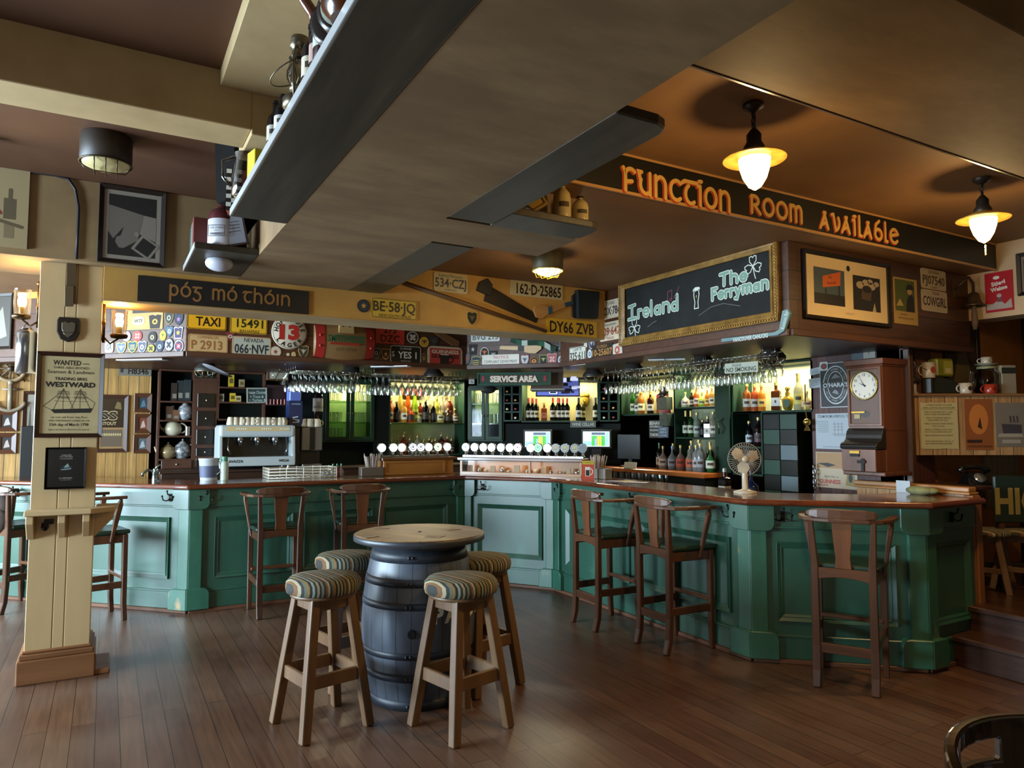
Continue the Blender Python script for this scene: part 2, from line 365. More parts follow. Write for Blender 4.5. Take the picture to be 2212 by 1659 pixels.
# pale bulkhead and walls
m = MB(); m.box(6.45, 6.7, YF, 3.33, 2.54, 3.2); struct('wall_right_bulkhead', m, mottled('wall_cream', '#b79c78', '#c9b08a', 1.3, 0.7, c3='#a97f4a'))
m = MB(); m.box(5.7, 6.1, 3.47, 4.36, 0, 2.28); struct('wall_bar', m, redwood)
m = MB(); m.box(5.7, XR, 3.5, 3.7, 0, ZR); struct('wall_alcove', m, orange_m)
m = MB(); m.box(XR, XR + 0.15, YF, YB, -0.1, 3.5); struct('wall_right', m, mottled('wall_dark', '#3a2416', '#4a2f1c', 2, 0.6))
m = MB(); m.box(XL - 0.15, XR + 0.15, YB, YB + 0.15, -0.1, 3.5); struct('wall_back', m, mottled('wall_green_dark', '#1c2a20', '#22352a', 2, 0.6))
m = MB(); m.box(XL, 0.42, 8.9, 9.0, 0, 2.7); struct('wall_back_panelling', m, pine)
def window_wall(name, wname, axis, c, a0, a1, z0, z1, lo, hi):
    m = MB(); w_ = MB(); g = MB()
    def bx(mb, p0, p1, q0, q1, r0=c - 0.15, r1=c):
        if axis == 'x': mb.box(r0, r1, p0, p1, q0, q1)
        else: mb.box(p0, p1, r0, r1, q0, q1)
    bx(m, lo, a0, -0.1, 3.5); bx(m, a1, hi, -0.1, 3.5); bx(m, a0, a1, -0.1, z0); bx(m, a0, a1, z1, 3.5)
    struct(name, m, plaster_cream)
    n = 4
    for i in range(n + 1):
        p = a0 + (a1 - a0) * i / n; bx(w_, p - 0.03, p + 0.03, z0, z1, c - 0.1, c - 0.04)
    for z in (z0, (z0 + z1) / 2, z1): bx(w_, a0, a1, z - 0.03, z + 0.03, c - 0.1, c - 0.04)
    fo = struct(wname, w_, M('#d8d2c4', 0.4))
    bx(g, a0, a1, z0, z1, c - 0.085, c - 0.08); go = g.build('pane', glass('pane_glass'), fo)
window_wall('wall_left', 'window_1', 'x', XL, 3.2, 8.75, 0.85, 2.45, YF, YB)
window_wall('wall_front', 'window_2', 'y', YF, -3.5, -0.9, 0.9, 2.25, XL, XR)

# decorated planes
W_BEAM = Wall(0, 5.46, 0); W_BULK = Wall(0, 5.38, 0)
W_CL = Wall(0, 7.0, 0); W_CD = Wall(3.42, 7.0, math.atan2(-0.75, 0.73)); W_CLD = Wall(0.6, 7.0, math.atan2(-2.2, 2.2))
W_CR = Wall(4.15, 3.33, R(-90)); W_CF = Wall(0, 3.33, 0)
W_FS = Wall(0, 3.10, 0); W_PALE = Wall(6.45, 0, R(-90)); W_CLK = Wall(5.7, 0, R(-90))
W_PIL = Wall(0, 5.5, 0); W_PINE = Wall(0, 8.9, 0)
# cable trim and bead along the bays
m = MB(); m.box(1.5, 6.45, 1.868, 1.878, ZR - 0.004, ZR + 0.012); struct('trim_2', m, M('#5a4630', 0.25))
m = MB(); m.box(1.62, 6.45, 3.085, 3.1, ZR - 0.012, ZR + 0.004); m.box(1.62, 6.45, 3.085, 3.1, ZL - 0.014, ZL); struct('trim_3', m, M('#b98a52', 0.3))

# ---------------------------------------------------------------- pillar
cream_w = mottled('pillar_cream', '#b09467', '#c3a87c', 2.2, 0.5, (1, 1, 0.15), c3='#a78455')
m = MB(); x0, x1, y0, y1 = -0.41, -0.05, 5.5, 5.86
b3 = [x0, -0.262, -0.198, x1]
for a, b in zip(b3[:-1], b3[1:]): m.box(a + 0.002, b - 0.002, y0, y1, 0, 2.72)
m.box(x0 + .01, x1 - .01, y0 + 0.006, y1 - .006, 0, 2.72)
pil = struct('pillar', m, cream_w, bevel=0.003)
m = MB(); m.box(x0 - 0.035, x1 + 0.035, y0 - 0.035, y1 + 0.035, 0, 0.15); m.box(x0 - 0.025, x1 + 0.025, y0 - 0.025, y1 + 0.025, 0.15, 0.185); m.box(x0 - 0.012, x1 + 0.012, y0 - 0.012, y1 + 0.012, 0.185, 0.205)
m.box(x1 + 0.03, x1 + 0.12, y0 - 0.02, y1, 0, 0.035)
m.build('plinth', wood('plinth', '#6d4526', '#8a5c36', 'x', 0.5), pil, bevel=0.008, seg=2)
# ---------------------------------------------------------------- the bar
green = mottled('bar_green', '#1c4737', '#245342', 2.5, 0.42, (1, 1, 0.35), coat=0.9, cr_=0.36, c3='#2f6553', bump=0.03)
green_worn = mottled('bar_green_worn', '#1f5340', '#275f4b', 6, 0.42, (1, 1, 0.4), coat=0.8, cr_=0.36, c3='#b58f5e', t=(0.35, 0.6))
dk_iron = M('#15130f', 0.35, 0.6)
BAR = [(-1.85, 9.2 + 0.2), (0.67, 6.90), (3.34, 6.88), (3.96, 6.05), (3.96, 3.55), (4.78, 2.82), (5.40, 2.82)]
BAR[0] = (-1.29, 8.86)
bar = thing('bar_counter', 'long many-sided green panelled bar counter with a row of coat hooks', 'bar counter', (0, 0, 0))
skirt_m = wood('kick', '#4a2c1c', '#6b4630', 'x', 0.5)
def hook_part(parent, x, z):
    m = MB(); m.cb(x, -0.025, z, 0.028, 0.012, 0.07)
    for sx in (-1, 1):
        m.tube([(x, -0.03, z - 0.01), (x + sx * 0.025, -0.045, z - 0.028), (x + sx * 0.05, -0.06, z - 0.02), (x + sx * 0.055, -0.065, z + 0.01)], 0.006, 6)
        m.ball((x + sx * 0.055, -0.066, z + 0.014), 0.009, seg=8)
    m.tube([(x, -0.03, z + 0.02), (x, -0.06, z + 0.03), (x, -0.07, z + 0.055)], 0.006, 6); m.ball((x, -0.071, z + 0.06), 0.009, seg=8)
    m.build('coat_hook', dk_iron, parent)
SECT = [  # panels as fractions, hooks as fractions
    ([(0.08, 0.44), (0.54, 0.925)], [0.3, 0.93]),
    ([(0.075, 0.33), (0.37, 0.62), (0.66, 0.925)], [0.045, 0.5, 0.95]),
    ([(0.16, 0.86)], [0.22]),
    ([(0.08, 0.47), (0.525, 0.925)], [0.05, 0.5, 0.94]),
    ([(0.15, 0.84)], [0.19]),
    ([(0.14, 0.86)], [0.5])]
for (p, q), (pans, hooks) in zip(zip(BAR[:-1], BAR[1:]), SECT):
    p, q = Vector(p), Vector(q); d = q - p; Ln = d.length; rz = math.atan2(d.y, d.x)
    m = MB(); m.box(0, Ln, 0, 0.05, 0.0, 1.08); m.box(0, Ln, -0.018, 0.01, 0.03, 0.185); m.box(0, Ln, -0.024, 0.01, 0.175, 0.195)
    m.box(0, Ln, -0.018, 0.01, 0.925, 1.08); m.box(0, Ln, -0.026, 0.01, 0.915, 0.932)
    fp = m.build('front_panel', [green], bar, (p.x, p.y, 0), rz, bevel=0.004)
    m = MB(); m.box(0, Ln, -0.03, 0.0, 0, 0.03); m.build('kick_strip', skirt_m, fp, bevel=0.004)
    for a, b in pans:
        m = MB(); frame(m, a * Ln, b * Ln, 0.285, 0.825, 0.028, 0.0, -0.022, 0, lip=-0.006); frame(m, a * Ln + 0.028, b * Ln - 0.028, 0.313, 0.797, 0.018, 0.0, -0.012, 0, lip=-0.002)
        m.build('moulding', [green], fp, bevel=0.003)
    for h in hooks: hook_part(fp, h * Ln, 1.0)
# corner pilasters with rounded capital and plinth blocks
def pilaster(i):
    P = [Vector(x) for x in BAR]; c = P[i]; a = (P[i - 1] - c).normalized(); b = (P[i + 1] - c).normalized()
    na = Vector((-a.y, a.x)) * -1; nb = Vector((b.y, -b.x))
    def out(n, v): return n if True else v
    na = Vector((a.y, -a.x)) * -1
    # outward normals
    if i: na = Vector(((P[i] - P[i - 1]).y, -(P[i] - P[i - 1]).x)).normalized()
    nb = Vector(((P[i + 1] - P[i]).y, -(P[i + 1] - P[i]).x)).normalized()
    def wrap(wd, t, z0, z1, round_top=0, round_bot=0):
        mb = MB(); den = 1 + na.dot(nb); mit = (na + nb) * (t / den)
        for dirv, n in ((a, na), (b, nb)):
            o = c + mit; 
            prof = [(0, z0)]
            r = 0.05
            if round_bot: prof += [(wd - r, z0)] + [(wd - r + r * math.sin(R(k)), z0 + r - r * math.cos(R(k))) for k in (30, 60, 90)]
            else: prof += [(wd, z0)]
            if round_top: prof += [(wd - r + r * math.cos(R(k)), z1 - r + r * math.sin(R(k))) for k in (0, 30, 60)] + [(wd - r, z1)]
            else: prof += [(wd, z1)]
            prof += [(0, z1)]
            n_ = len(prof)
            f = []; bk = []
            for k, (u, z) in enumerate(prof):
                e = (o + dirv * u) if u > 0 else o
                pf = c + n * t + dirv * u if u > 0 else c + mit
                f.append((pf.x, pf.y, z)); g = c + dirv * u - n * 0.01; bk.append((g.x, g.y, z))
            mb.add(f + bk, [tuple(range(n_)), tuple(range(2 * n_ - 1, n_ - 1, -1))] + [(k, (k + 1) % n_, (k + 1) % n_ + n_, k + n_) for k in range(n_)])
        return mb
    sh = wrap(0.10, 0.035, 0.1, 1.0).build('pilaster', [green_worn], bar, bevel=0.008, seg=2)
    wrap(0.15, 0.06, 0.90, 1.075, round_bot=1).build('capital_block', [green], sh, bevel=0.004)
    wrap(0.165, 0.062, 0.03, 0.215, round_top=1).build('plinth_block', [green_worn], sh, bevel=0.006)
for i in range(1, 6): pilaster(i)
# worktop
def offset(path, d):
    P = [Vector(x) for x in path]; out = []
    for i, c in enumerate(P):
        ns = []
        if i: e = P[i] - P[i - 1]; ns.append(Vector((e.y, -e.x)).normalized())
        if i < len(P) - 1: e = P[i + 1] - P[i]; ns.append(Vector((e.y, -e.x)).normalized())
        n = ns[0] if len(ns) == 1 else (ns[0] + ns[1]) / (1 + ns[0].dot(ns[1]))
        out.append(tuple(c + n * d))
    return out
top_m = wood('bar_top', '#4a1f12', '#6e3419', 'x', 0.2, 6, coat=0.7)
poly = offset(BAR, 0.10); inn = offset(BAR, -0.5); poly = [(-1.43, 8.88)] + poly[1:] + inn[:0:-1] + [(-0.58, 8.88)]
m = MB(); m.slab(poly, 1.078, 1.12)
wt = m.build('worktop', top_m, None, bevel=0.016, seg=3)
tag(wt, 'varnished reddish brown bar top running along the whole green counter', 'worktop')

# partition with moulded cap closing the bar off from the steps
pt = thing('partition', 'low tongue and groove partition with moulded wooden cap at the bar end', 'partition', (5.42, 2.85, 0))
m = MB(); m.box(0.0, 0.07, 0.03, 0.88, 0.0, 1.13); m.build('boards', planks('part_boards', '#a5763f', '#b8884c', '#000000', row=0.1, length=4, rot=(0, R(90), 0), r=0.4), pt)
pm = wood('partition', '#6f4526', '#8b5a33', 'z', 0.4)
m = MB(); m.box(-0.03, 0.10, -0.02, 0.90, 1.13, 1.15); m.box(-0.015, 0.085, -0.01, 0.9, 1.15, 1.185); m.build('cap', wood('partition', '#8a6038', '#a67a4a', 'y', 0.35), pt, bevel=0.008, seg=2)
m = MB(); m.box(-0.015, 0.085, -0.035, 0.03, 0.2, 1.13); m.box(0.0, 0.07, -0.05, -0.03, 0.2, 1.12); m.build('end_post', pm, pt, bevel=0.008, seg=2)

# ---------------------------------------------------------------- bar chairs
chair_w = wood('chair', '#382014', '#553520', 'z', 0.34, 10, coat=0.3)
chair_x = wood('chair', '#43281a', '#613d27', 'x', 0.3, 10, coat=0.4)
seat_leather = mottled('leather_green', '#10241a', '#1a3325', 14, 0.4)
def make_chair(label):
    t = thing('bar_armchair', label, 'chair', (0, 0, 0), 0, 'wooden bar armchairs')
    for s in (-1, 1):
        m = MB(); m.path([(s * 0.165, -0.215, 0.0), (s * 0.165, -0.19, 0.10), (s * 0.165, -0.18, 0.25), (s * 0.165, -0.18, 0.75), (s * 0.18, -0.20, 1.03)], [0.04, 0.04, 0.04, 0.04, 0.034], [0.046, 0.05, 0.05, 0.046, 0.03], up=(1, 0, 0))
        m.build('back_leg', chair_w, t, bevel=0.005)
        m = MB(); m.path([(s * 0.195, 0.20, 0.0), (s * 0.195, 0.19, 0.15), (s * 0.195, 0.185, 0.72)], 0.04, [0.036, 0.04, 0.046], up=(1, 0, 0)); m.build('front_leg', chair_w, t, bevel=0.005)
        m = MB(); a, b = Vector((s * 0.205, 0.075, 0.66)), Vector((s * 0.262, 0.13, 1.03))
        m.path([a, a.lerp(b, 0.45), a.lerp(b, 0.85), b], [0.018, 0.028, 0.034, 0.016], [0.022, 0.04, 0.046, 0.016], up=(0, 1, 0)); m.build('arm_support', chair_x, t, bevel=0.006)
        m = MB(); m.beam((s * 0.18, -0.18, 0.30), (s * 0.195, 0.185, 0.30), 0.026, 0.055); m.build('side_stretcher', chair_w, t, bevel=0.004)
        m = MB(); m.beam((s * 0.175, -0.18, 0.685), (s * 0.195, 0.185, 0.685), 0.026, 0.07); m.build('side_apron', chair_w, t, bevel=0.004)
    m = MB(); m.beam((-0.165, -0.18, 0.24), (0.165, -0.18, 0.24), 0.024, 0.06); m.build('back_stretcher', chair_x, t, bevel=0.004)
    m = MB(); m.beam((-0.19, 0.185, 0.36), (0.19, 0.185, 0.36), 0.05, 0.03); m.build('footrest', chair_x, t, bevel=0.006)
    m = MB(); m.beam((-0.19, 0.185, 0.685), (0.19, 0.185, 0.685), 0.026, 0.07); m.build('front_apron', chair_x, t, bevel=0.004)
    m = MB(); pr = [(-0.165, 0.735), (-0.165, 0.66)] + [(x, 0.66 + 0.022 * math.cos(x / 0.165 * PI / 2)) for x in (-0.11, -0.05, 0, 0.05, 0.11)] + [(0.165, 0.66), (0.165, 0.735)]
    m.prism(pr, -0.195, -0.17); m.build('back_apron', chair_x, t, bevel=0.003)
    m = MB(); m.slab([(-0.2, -0.165), (0.2, -0.165), (0.23, 0.22), (-0.23, 0.22)], 0.722, 0.76); m.build('seat', seat_leather, t, bevel=0.016, seg=3)
    m = MB(); sp = [(-0.048, 0.735), (0.048, 0.735), (0.042, 0.8), (0.05, 0.88), (0.06, 1.035), (-0.06, 1.035), (-0.05, 0.88), (-0.042, 0.8)]
    m.T = Matrix.Translation((0, -0.172, 0.735)) @ Matrix.Rotation(R(3.5), 4, 'X') @ Matrix.Translation((0, 0, -0.735)); m.prism(sp, -0.009, 0.009); m.build('splat', wood('chair_splat', '#573520', '#74492d', 'z', 0.32, 8, coat=0.4), t, bevel=0.003)
    # horseshoe arm rail and its crest
    pts = [(0.275, 0.17, 1.035), (0.268, 0.1, 1.035), (0.262, 0.0, 1.035), (0.25, -0.09, 1.035), (0.215, -0.165, 1.035), (0.15, -0.205, 1.035), (0.07, -0.218, 1.035)]
    pts = pts + [(0, -0.22, 1.035)] + [(-x, y, z) for x, y, z in pts[::-1]]
    wd = [0.05, 0.055, 0.05, 0.044, 0.04, 0.038, 0.036]; m = MB(); m.path(pts, wd + [0.036] + wd[::-1], 0.026); m.build('arm_rail', chair_x, t, bevel=0.006, seg=2)
    cp = [(0.205 * math.sin(R(a)) * 1.02, -0.222 + 0.06 * (1 - math.cos(R(a * 0.9))), 1.075) for a in (-75, -60, -40, -20, 0, 20, 40, 60, 75)]
    m = MB(); m.path(cp, 0.03, [0.02, 0.045, 0.06, 0.064, 0.066, 0.064, 0.06, 0.045, 0.02]); m.build('crest', chair_x, t, bevel=0.006, seg=2)
    return t
ch = make_chair('wooden bar armchair nearest the pillar whose back fully faces the room, before the shadowed panels')
ch.location = (1.345, 6.575, 0); ch.rotation_euler.z = R(-2)
CH = [ch]
for (x, y, a, lb) in [
    (2.10, 6.58, -10, 'wooden bar armchair half hidden behind the barrel table, at the shadowed panels'),
    (3.64, 4.82, -92, 'wooden bar armchair at the long bright panels, the one further from the chalkboard corner'),
    (3.73, 4.10, -91, 'wooden bar armchair pulled up beside the fan end of the long bright panels'),
    (4.17, 2.96, -61, 'wooden bar armchair alone at the end panel of the bar beside the steps'),
    (-0.06, 7.06, -76, 'wooden bar armchair seen side on, half hidden behind the pillar'),
    (-0.68, 7.90, -52, 'wooden bar armchair with a dark jacket, on the ship wheel side of the pillar')]:
    CH.append(dup(ch, (x, y, 0), R(a), lb))
m = MB(); m.ball((0, 0, 0), (0.13, 0.05, 0.2), seg=14); m.ball((0.02, -0.02, -0.12), (0.15, 0.07, 0.12), seg=12)
tag(m.build('jacket', mottled('cloth_dark', '#1c1512', '#3a2a20', 8, 0.9), None, (-0.82, 7.80, 0.92), R(-50)), 'dark bundled jacket hung on the armchair on the ship wheel side of the pillar', 'jacket')

# ---------------------------------------------------------------- barrel table
def barrel_mat():
    m_, nt, b = _new('barrel_staves_round'); N, L = nt.nodes, nt.links
    tc = N.new('ShaderNodeTexCoord'); sp = N.new('ShaderNodeSeparateXYZ'); L.new(tc.outputs['Object'], sp.inputs[0])
    at = N.new('ShaderNodeMath'); at.operation = 'ARCTAN2'; L.new(sp.outputs['Y'], at.inputs[0]); L.new(sp.outputs['X'], at.inputs[1])
    ml = N.new('ShaderNodeMath'); ml.operation = 'MULTIPLY'; ml.inputs[1].default_value = 24 / (2 * PI); L.new(at.outputs[0], ml.inputs[0])
    fr = N.new('ShaderNodeMath'); fr.operation = 'FRACT'; L.new(ml.outputs[0], fr.inputs[0])
    cr = N.new('ShaderNodeValToRGB'); e = cr.color_ramp.elements; e[0].color = (0.08, 0.08, 0.08, 1); e[1].position = 0.09; e[1].color = (1, 1, 1, 1)
    L.new(fr.outputs[0], cr.inputs[0])
    nz = N.new('ShaderNodeTexNoise'); nz.inputs['Scale'].default_value = 6; nz.inputs['Detail'].default_value = 6; mp = N.new('ShaderNodeMapping'); mp.inputs['Scale'].default_value = (1, 1, 0.25)
    L.new(tc.outputs['Object'], mp.inputs[0]); L.new(mp.outputs[0], nz.inputs['Vector'])
    c2 = N.new('ShaderNodeValToRGB'); e = c2.color_ramp.elements; e[0].position = 0.3; e[1].position = 0.7; e[0].color = lin('#30353d'); e[1].color = lin('#555c68')
    L.new(nz.outputs['Fac'], c2.inputs[0]); mx = N.new('ShaderNodeMixRGB'); mx.blend_type = 'MULTIPLY'; mx.inputs[0].default_value = 1
    L.new(cr.outputs[0], mx.inputs[1]); L.new(c2.outputs[0], mx.inputs[2]); L.new(mx.outputs[0], b.inputs['Base Color']); b.inputs['Roughness'].default_value = 0.4
    return m_
BX, BY = 1.70, 4.13
bt = thing('barrel_table', 'dark painted barrel with a round wooden top, used as a table', 'table', (BX, BY, 0))
BP = [(0.285, 0.0), (0.305, 0.1), (0.327, 0.22), (0.342, 0.36), (0.346, 0.47), (0.340, 0.58), (0.325, 0.70), (0.302, 0.81), (0.278, 0.90)]
def brad(z):
    for (r0, z0), (r1, z1) in zip(BP, BP[1:]):
        if z0 <= z <= z1: return r0 + (r1 - r0) * (z - z0) / (z1 - z0)
    return BP[-1][0]
m = MB(); m.lathe(BP, seg=48); body = m.build('staves', barrel_mat(), bt)
iron = mottled('barrel_hoop', '#20252d', '#333a46', 9, 0.5, c3='#4a3a30', t=(0.4, 0.8))
for z0, z1 in ((0.0, 0.06), (0.17, 0.215), (0.30, 0.34), (0.575, 0.615), (0.70, 0.745), (0.83, 0.895)):
    m = MB(); m.lathe([(brad(z0) + 0.001, z0), (brad(z0) + 0.003, z0), (brad(z1) + 0.003, z1), (brad(z1) + 0.001, z1)], seg=48)
    a = R(238); zc = (z0 + z1) / 2
    for k in (-1, 1):
        aa = a + k * 0.035; rr = brad(zc) + 0.006; m.ball((rr * math.cos(aa), rr * math.sin(aa), zc), 0.010, seg=8)
    m.build('hoop', iron, bt)
a = R(241); rr = brad(0.45) + 0.002; m = MB(); m.T = Matrix.Translation((rr * math.cos(a), rr * math.sin(a), 0.45)) @ Matrix.Rotation(a - PI / 2 + PI, 4, 'Z')
m.lathe([(0.001, 0.003), (0.024, 0.002), (0.026, -0.008), (0.022, -0.01)], seg=16, ax='y'); m.build('bung_hole', M('#050505', 0.9), bt)
m = MB()
for i, chh in enumerate('PADDY'):
    a = R(266 + i * 14); z = 0.545 - 0.0 * i; T0 = Matrix.Translation((0, 0, 0)) @ Matrix.Rotation(a + PI / 2, 4, 'Z') @ Matrix.Translation((0, -brad(z) - 0.003, 0))
    m.T = T0; m.text(chh, 0, z, 0.085, y=-0.004, bold=0.05)
m.build('lettering', M('#c9c2b0', 0.6), bt)
disc_m = planks('barrel_top', '#6f5030', '#9a7a50', '#000000', row=0.1, length=2, rot=(0, 0, R(62)), r=0.42)
m = MB(); m.lathe([(0.28, 0.895), (0.30, 0.93)], seg=40); m.build('neck_ring', iron, bt)
m = MB(); m.lathe([(0.385, 0.93), (0.396, 0.937), (0.396, 0.965), (0.388, 0.972)], seg=64, sm=False); m.build('tabletop', disc_m, bt)
m = MB(); m.lathe([(0.397, 0.934), (0.4, 0.936), (0.4, 0.966), (0.397, 0.968)], seg=64); m.build('rim', M('#31343a', 0.4), bt)
m = MB(); m.lathe([(0.012, 0.971), (0.012, 0.9745)], seg=10); m.build('centre_plug', M('#1a120c', 0.7), bt)
mat_m = mottled('beer_mat', '#7a6a58', '#a5937c', 12, 0.7)
for k, (px, py, nm) in enumerate([(775, 1160, 'on the pillar side of the barrel top'), (812, 1138, 'on the bar side of the barrel top'), (945, 1160, 'nearest the striped stool on the barrel top'), (985, 1141, 'furthest along the barrel top toward the bright panels')]):
    p = at_z(px, py, 0.975); p = Vector((BX, BY, 0)).lerp(p, 0.86); m = MB(); m.cb(0, 0, 0.0012, 0.095, 0.095, 0.002)
    tag(m.build('beer_mat', mat_m, None, (p.x, p.y, 0.9725), 0.3 + k, bevel=0.001), 'square cardboard beer mat ' + nm, 'beer mat', 'beer mats on the barrel')

# ---------------------------------------------------------------- round stools with striped cushions
stool_w = wood('stool', '#553a22', '#735538', 'z', 0.42, 9)
stripe = striped('cushion_stripe', ['#8a7a5c', '#22221f', '#6f6e5a', '#2c2c28', '#6e4a28', '#9a8e72', '#282a26', '#595e4c', '#80602f', '#191a18', '#7d8474', '#24261f'], 8.5)
def make_stool(label):
    t = thing('bar_stool', label, 'stool', (0, 0, 0), 0, 'round striped bar stools')
    m = MB(); m.lathe([(0.185, 0.715), (0.197, 0.722), (0.203, 0.745), (0.2, 0.775), (0.18, 0.797), (0.12, 0.806), (0.001, 0.808)], seg=40); m.build('cushion', stripe, t)
    m = MB(); m.lathe([(0.17, 0.695), (0.178, 0.70), (0.178, 0.716), (0.17, 0.717)], seg=32); m.build('seat_base', stool_w, t)
    for i, (sx, sy) in enumerate(((-1, -1), (1, -1), (1, 1), (-1, 1))):
        m = MB(); m.path([(sx * 0.185, sy * 0.185, 0), (sx * 0.15, sy * 0.15, 0.3), (sx * 0.10, sy * 0.10, 0.715)], [0.05, 0.054, 0.05], [0.05, 0.054, 0.05], up=(1, 0, 0)); m.build('leg', stool_w, t, bevel=0.008, seg=2)
    for k in range(4):
        a = [(-1, -1), (1, -1), (1, 1), (-1, 1)][k]; b = [(-1, -1), (1, -1), (1, 1), (-1, 1)][(k + 1) % 4]
        q = 0.152; m = MB(); m.beam((a[0] * q, a[1] * q, 0.285), (b[0] * q, b[1] * q, 0.285), 0.022, 0.07); m.build('stretcher', stool_w, t, bevel=0.004)
        q = 0.104; m = MB(); m.beam((a[0] * q, a[1] * q, 0.665), (b[0] * q, b[1] * q, 0.665), 0.024, 0.06); m.build('apron', stool_w, t, bevel=0.004)
    return t
st = make_stool('striped round bar stool in front of the barrel on the pillar side')
st.location = (1.07, 3.975, 0); st.rotation_euler.z = R(11.7)
dup(st, (1.716, 3.572, 0), R(13), 'striped round bar stool in front of the barrel, hiding its painted letters')
dup(st, (2.10, 4.10, 0), R(14), 'striped round bar stool tucked behind the barrel, toward the bright panels')
dup(st, (1.385, 4.59, 0), R(12), 'striped round bar stool tucked behind the barrel with sunlit legs')
for px, lb in ((2128, 'low striped round stool on the raised floor right beside the partition'), (2196, 'low striped round stool on the raised floor under the lettered board')):
    q = at_z(px, 1140, 0.84); o = dup(st, (q.x, q.y, 0.37), R(20), lb); o.scale = (0.85, 0.85, 0.58)

# ---------------------------------------------------------------- captain chair in the near corner
lac = mottled('lacquer_black', '#120a06', '#241409', 6, 0.16, coat=0.6)
t = thing('captain_chair', 'dark lacquered captain chair with handhold slots in its curved back', 'chair', (1.93, 0.825, 0), R(152)); t.scale = (1.04,) * 3
def crest_pt(a, z, off=0): r = 0.27 + off; return (r * math.sin(R(a)), 0.1 - r * math.cos(R(a)) * 0.85, z)
m = MB(); AA = list(range(-84, 85, 6))
def cz(a, top): return (0.86 - 0.05 * (abs(a) / 84) ** 3) if top else 0.70 + 0.02 * (abs(a) / 84)
grid = {}
vs = []; fs = []
for off in (0, 0.028):
    for a in AA:
        z0, z1 = cz(a, 0), cz(a, 1); zs = [z0, z0 + (z1 - z0) * 0.36, z0 + (z1 - z0) * 0.68, z1]
        vs += [crest_pt(a, z, off) for z in zs]
n = len(AA)
hole = lambda a0, a1: (12 <= a0 and a1 <= 48) or (-48 <= a0 and a1 <= -12)
for s_ in (0, 1):
    for i in range(n - 1):
        for k in range(3):
            if k == 1 and hole(AA[i], AA[i + 1]): continue
            q = s_ * n * 4; fs.append((q + i * 4 + k, q + (i + 1) * 4 + k, q + (i + 1) * 4 + k + 1, q + i * 4 + k + 1))
B_ = n * 4
for i in range(n - 1):
    for k in (0, 3): fs.append((i * 4 + k, (i + 1) * 4 + k, B_ + (i + 1) * 4 + k, B_ + i * 4 + k))
    if hole(AA[i], AA[i + 1]):
        for k in (1, 2): fs.append((i * 4 + k, (i + 1) * 4 + k, B_ + (i + 1) * 4 + k, B_ + i * 4 + k))
for i in range(n):
    e = i in (0, n - 1); l = i > 0 and hole(AA[i - 1], AA[i]); r_ = i < n - 1 and hole(AA[i], AA[i + 1])
    if l != r_: fs.append((i * 4 + 1, i * 4 + 2, B_ + i * 4 + 2, B_ + i * 4 + 1))
    if e:
        for k in range(3): fs.append((i * 4 + k, i * 4 + k + 1, B_ + i * 4 + k + 1, B_ + i * 4 + k))
m.add(vs, fs, 0, False); o = m.build('backrest', lac, t, bevel=0.006, seg=2)
for s in (-1, 1):
    m = MB(); m.path([(s * 0.272, 0.075, 0.76), (s * 0.285, 0.16, 0.71), (s * 0.29, 0.27, 0.695), (s * 0.285, 0.33, 0.69)], [0.04, 0.055, 0.065, 0.05], 0.03); m.build('arm', lac, t, bevel=0.008, seg=2)
    m = MB(); m.tube([(s * 0.25, 0.25, 0.44), (s * 0.27, 0.25, 0.57), (s * 0.285, 0.25, 0.69)], [0.016, 0.02, 0.014], 10); m.build('arm_post', lac, t)
    for yy in (-0.17, 0.19):
        m = MB(); m.tube([(s * 0.24, yy * 1.25, 0), (s * 0.21, yy * 1.1, 0.2), (s * 0.18, yy, 0.43)], [0.014, 0.022, 0.018], 10); m.build('leg', lac, t)
for a in (-66, -44, -22, 0, 22, 44, 66):
    p = crest_pt(a, 0.70, 0.012); m = MB(); m.tube([(p[0] * 0.82, p[1] * 0.8, 0.44), (p[0] * 0.95, p[1] * 0.95, 0.58), (p[0], p[1], 0.72)], [0.011, 0.015, 0.010], 8); m.build('spindle', lac, t)
m = MB(); m.slab([(0.25 * math.cos(R(k)), 0.02 + 0.25 * math.sin(R(k)) + 0.0) for k in range(0, 360, 15)], 0.42, 0.46); m.build('seat', lac, t, bevel=0.015, seg=3)
# ---------------------------------------------------------------- shelves hung on the dropped ceiling
dkshelf = mottled('shelf_dark', '#2c261d', '#3d3529', 5, 0.4, (2, 0.2, 2), bump=0.15, c3='#564c3c')
dkedge = wood('shelf_edge', '#5a5550', '#77706a', 'y', 0.35)
def shelf(label, x0, x1, y0, y1, rounded=None, name='ceiling_shelf'):
    m = MB(); r = 0.07
    p = [(x0, y0), (x1, y0), (x1, y1), (x0, y1)]
    if rounded == 'near_right': p = [(x0, y0), (x1 - r, y0), (x1 - 0.02, y0 + 0.02), (x1, y0 + r), (x1, y1), (x0, y1)]
    if rounded == 'right': p = [(x0, y0), (x1 - r, y0), (x1 - 0.02, y0 + 0.02), (x1, y0 + r), (x1, y1 - 0.04), (x1 - 0.04, y1), (x0, y1)]
    m.slab(p, 2.698, 2.738)
    o = tag(m.build(name, dkshelf, None, bevel=0.006, seg=2), label, 'shelf')
    if x0 < 0.6: e = MB(); e.box(x0 - 0.004, x0, y0, y1, 2.700, 2.736); e.build('edge_strip', M('#a8a8a8', 0.3), o)
    return o
shelf('long dark plank shelf of bottles hung along the dropped ceiling, nearest the unlit drum light', 0.52, 0.80, -0.6, 3.84)
shelf('short dark shelf of books beneath the end of the long bottle plank', 0.43, 0.80, 4.62, 5.36)
shelf('dark plank shelf with one rounded end, on the lamp side of the dropped ceiling', 1.50, 1.76, 1.90, 3.30, 'near_right')
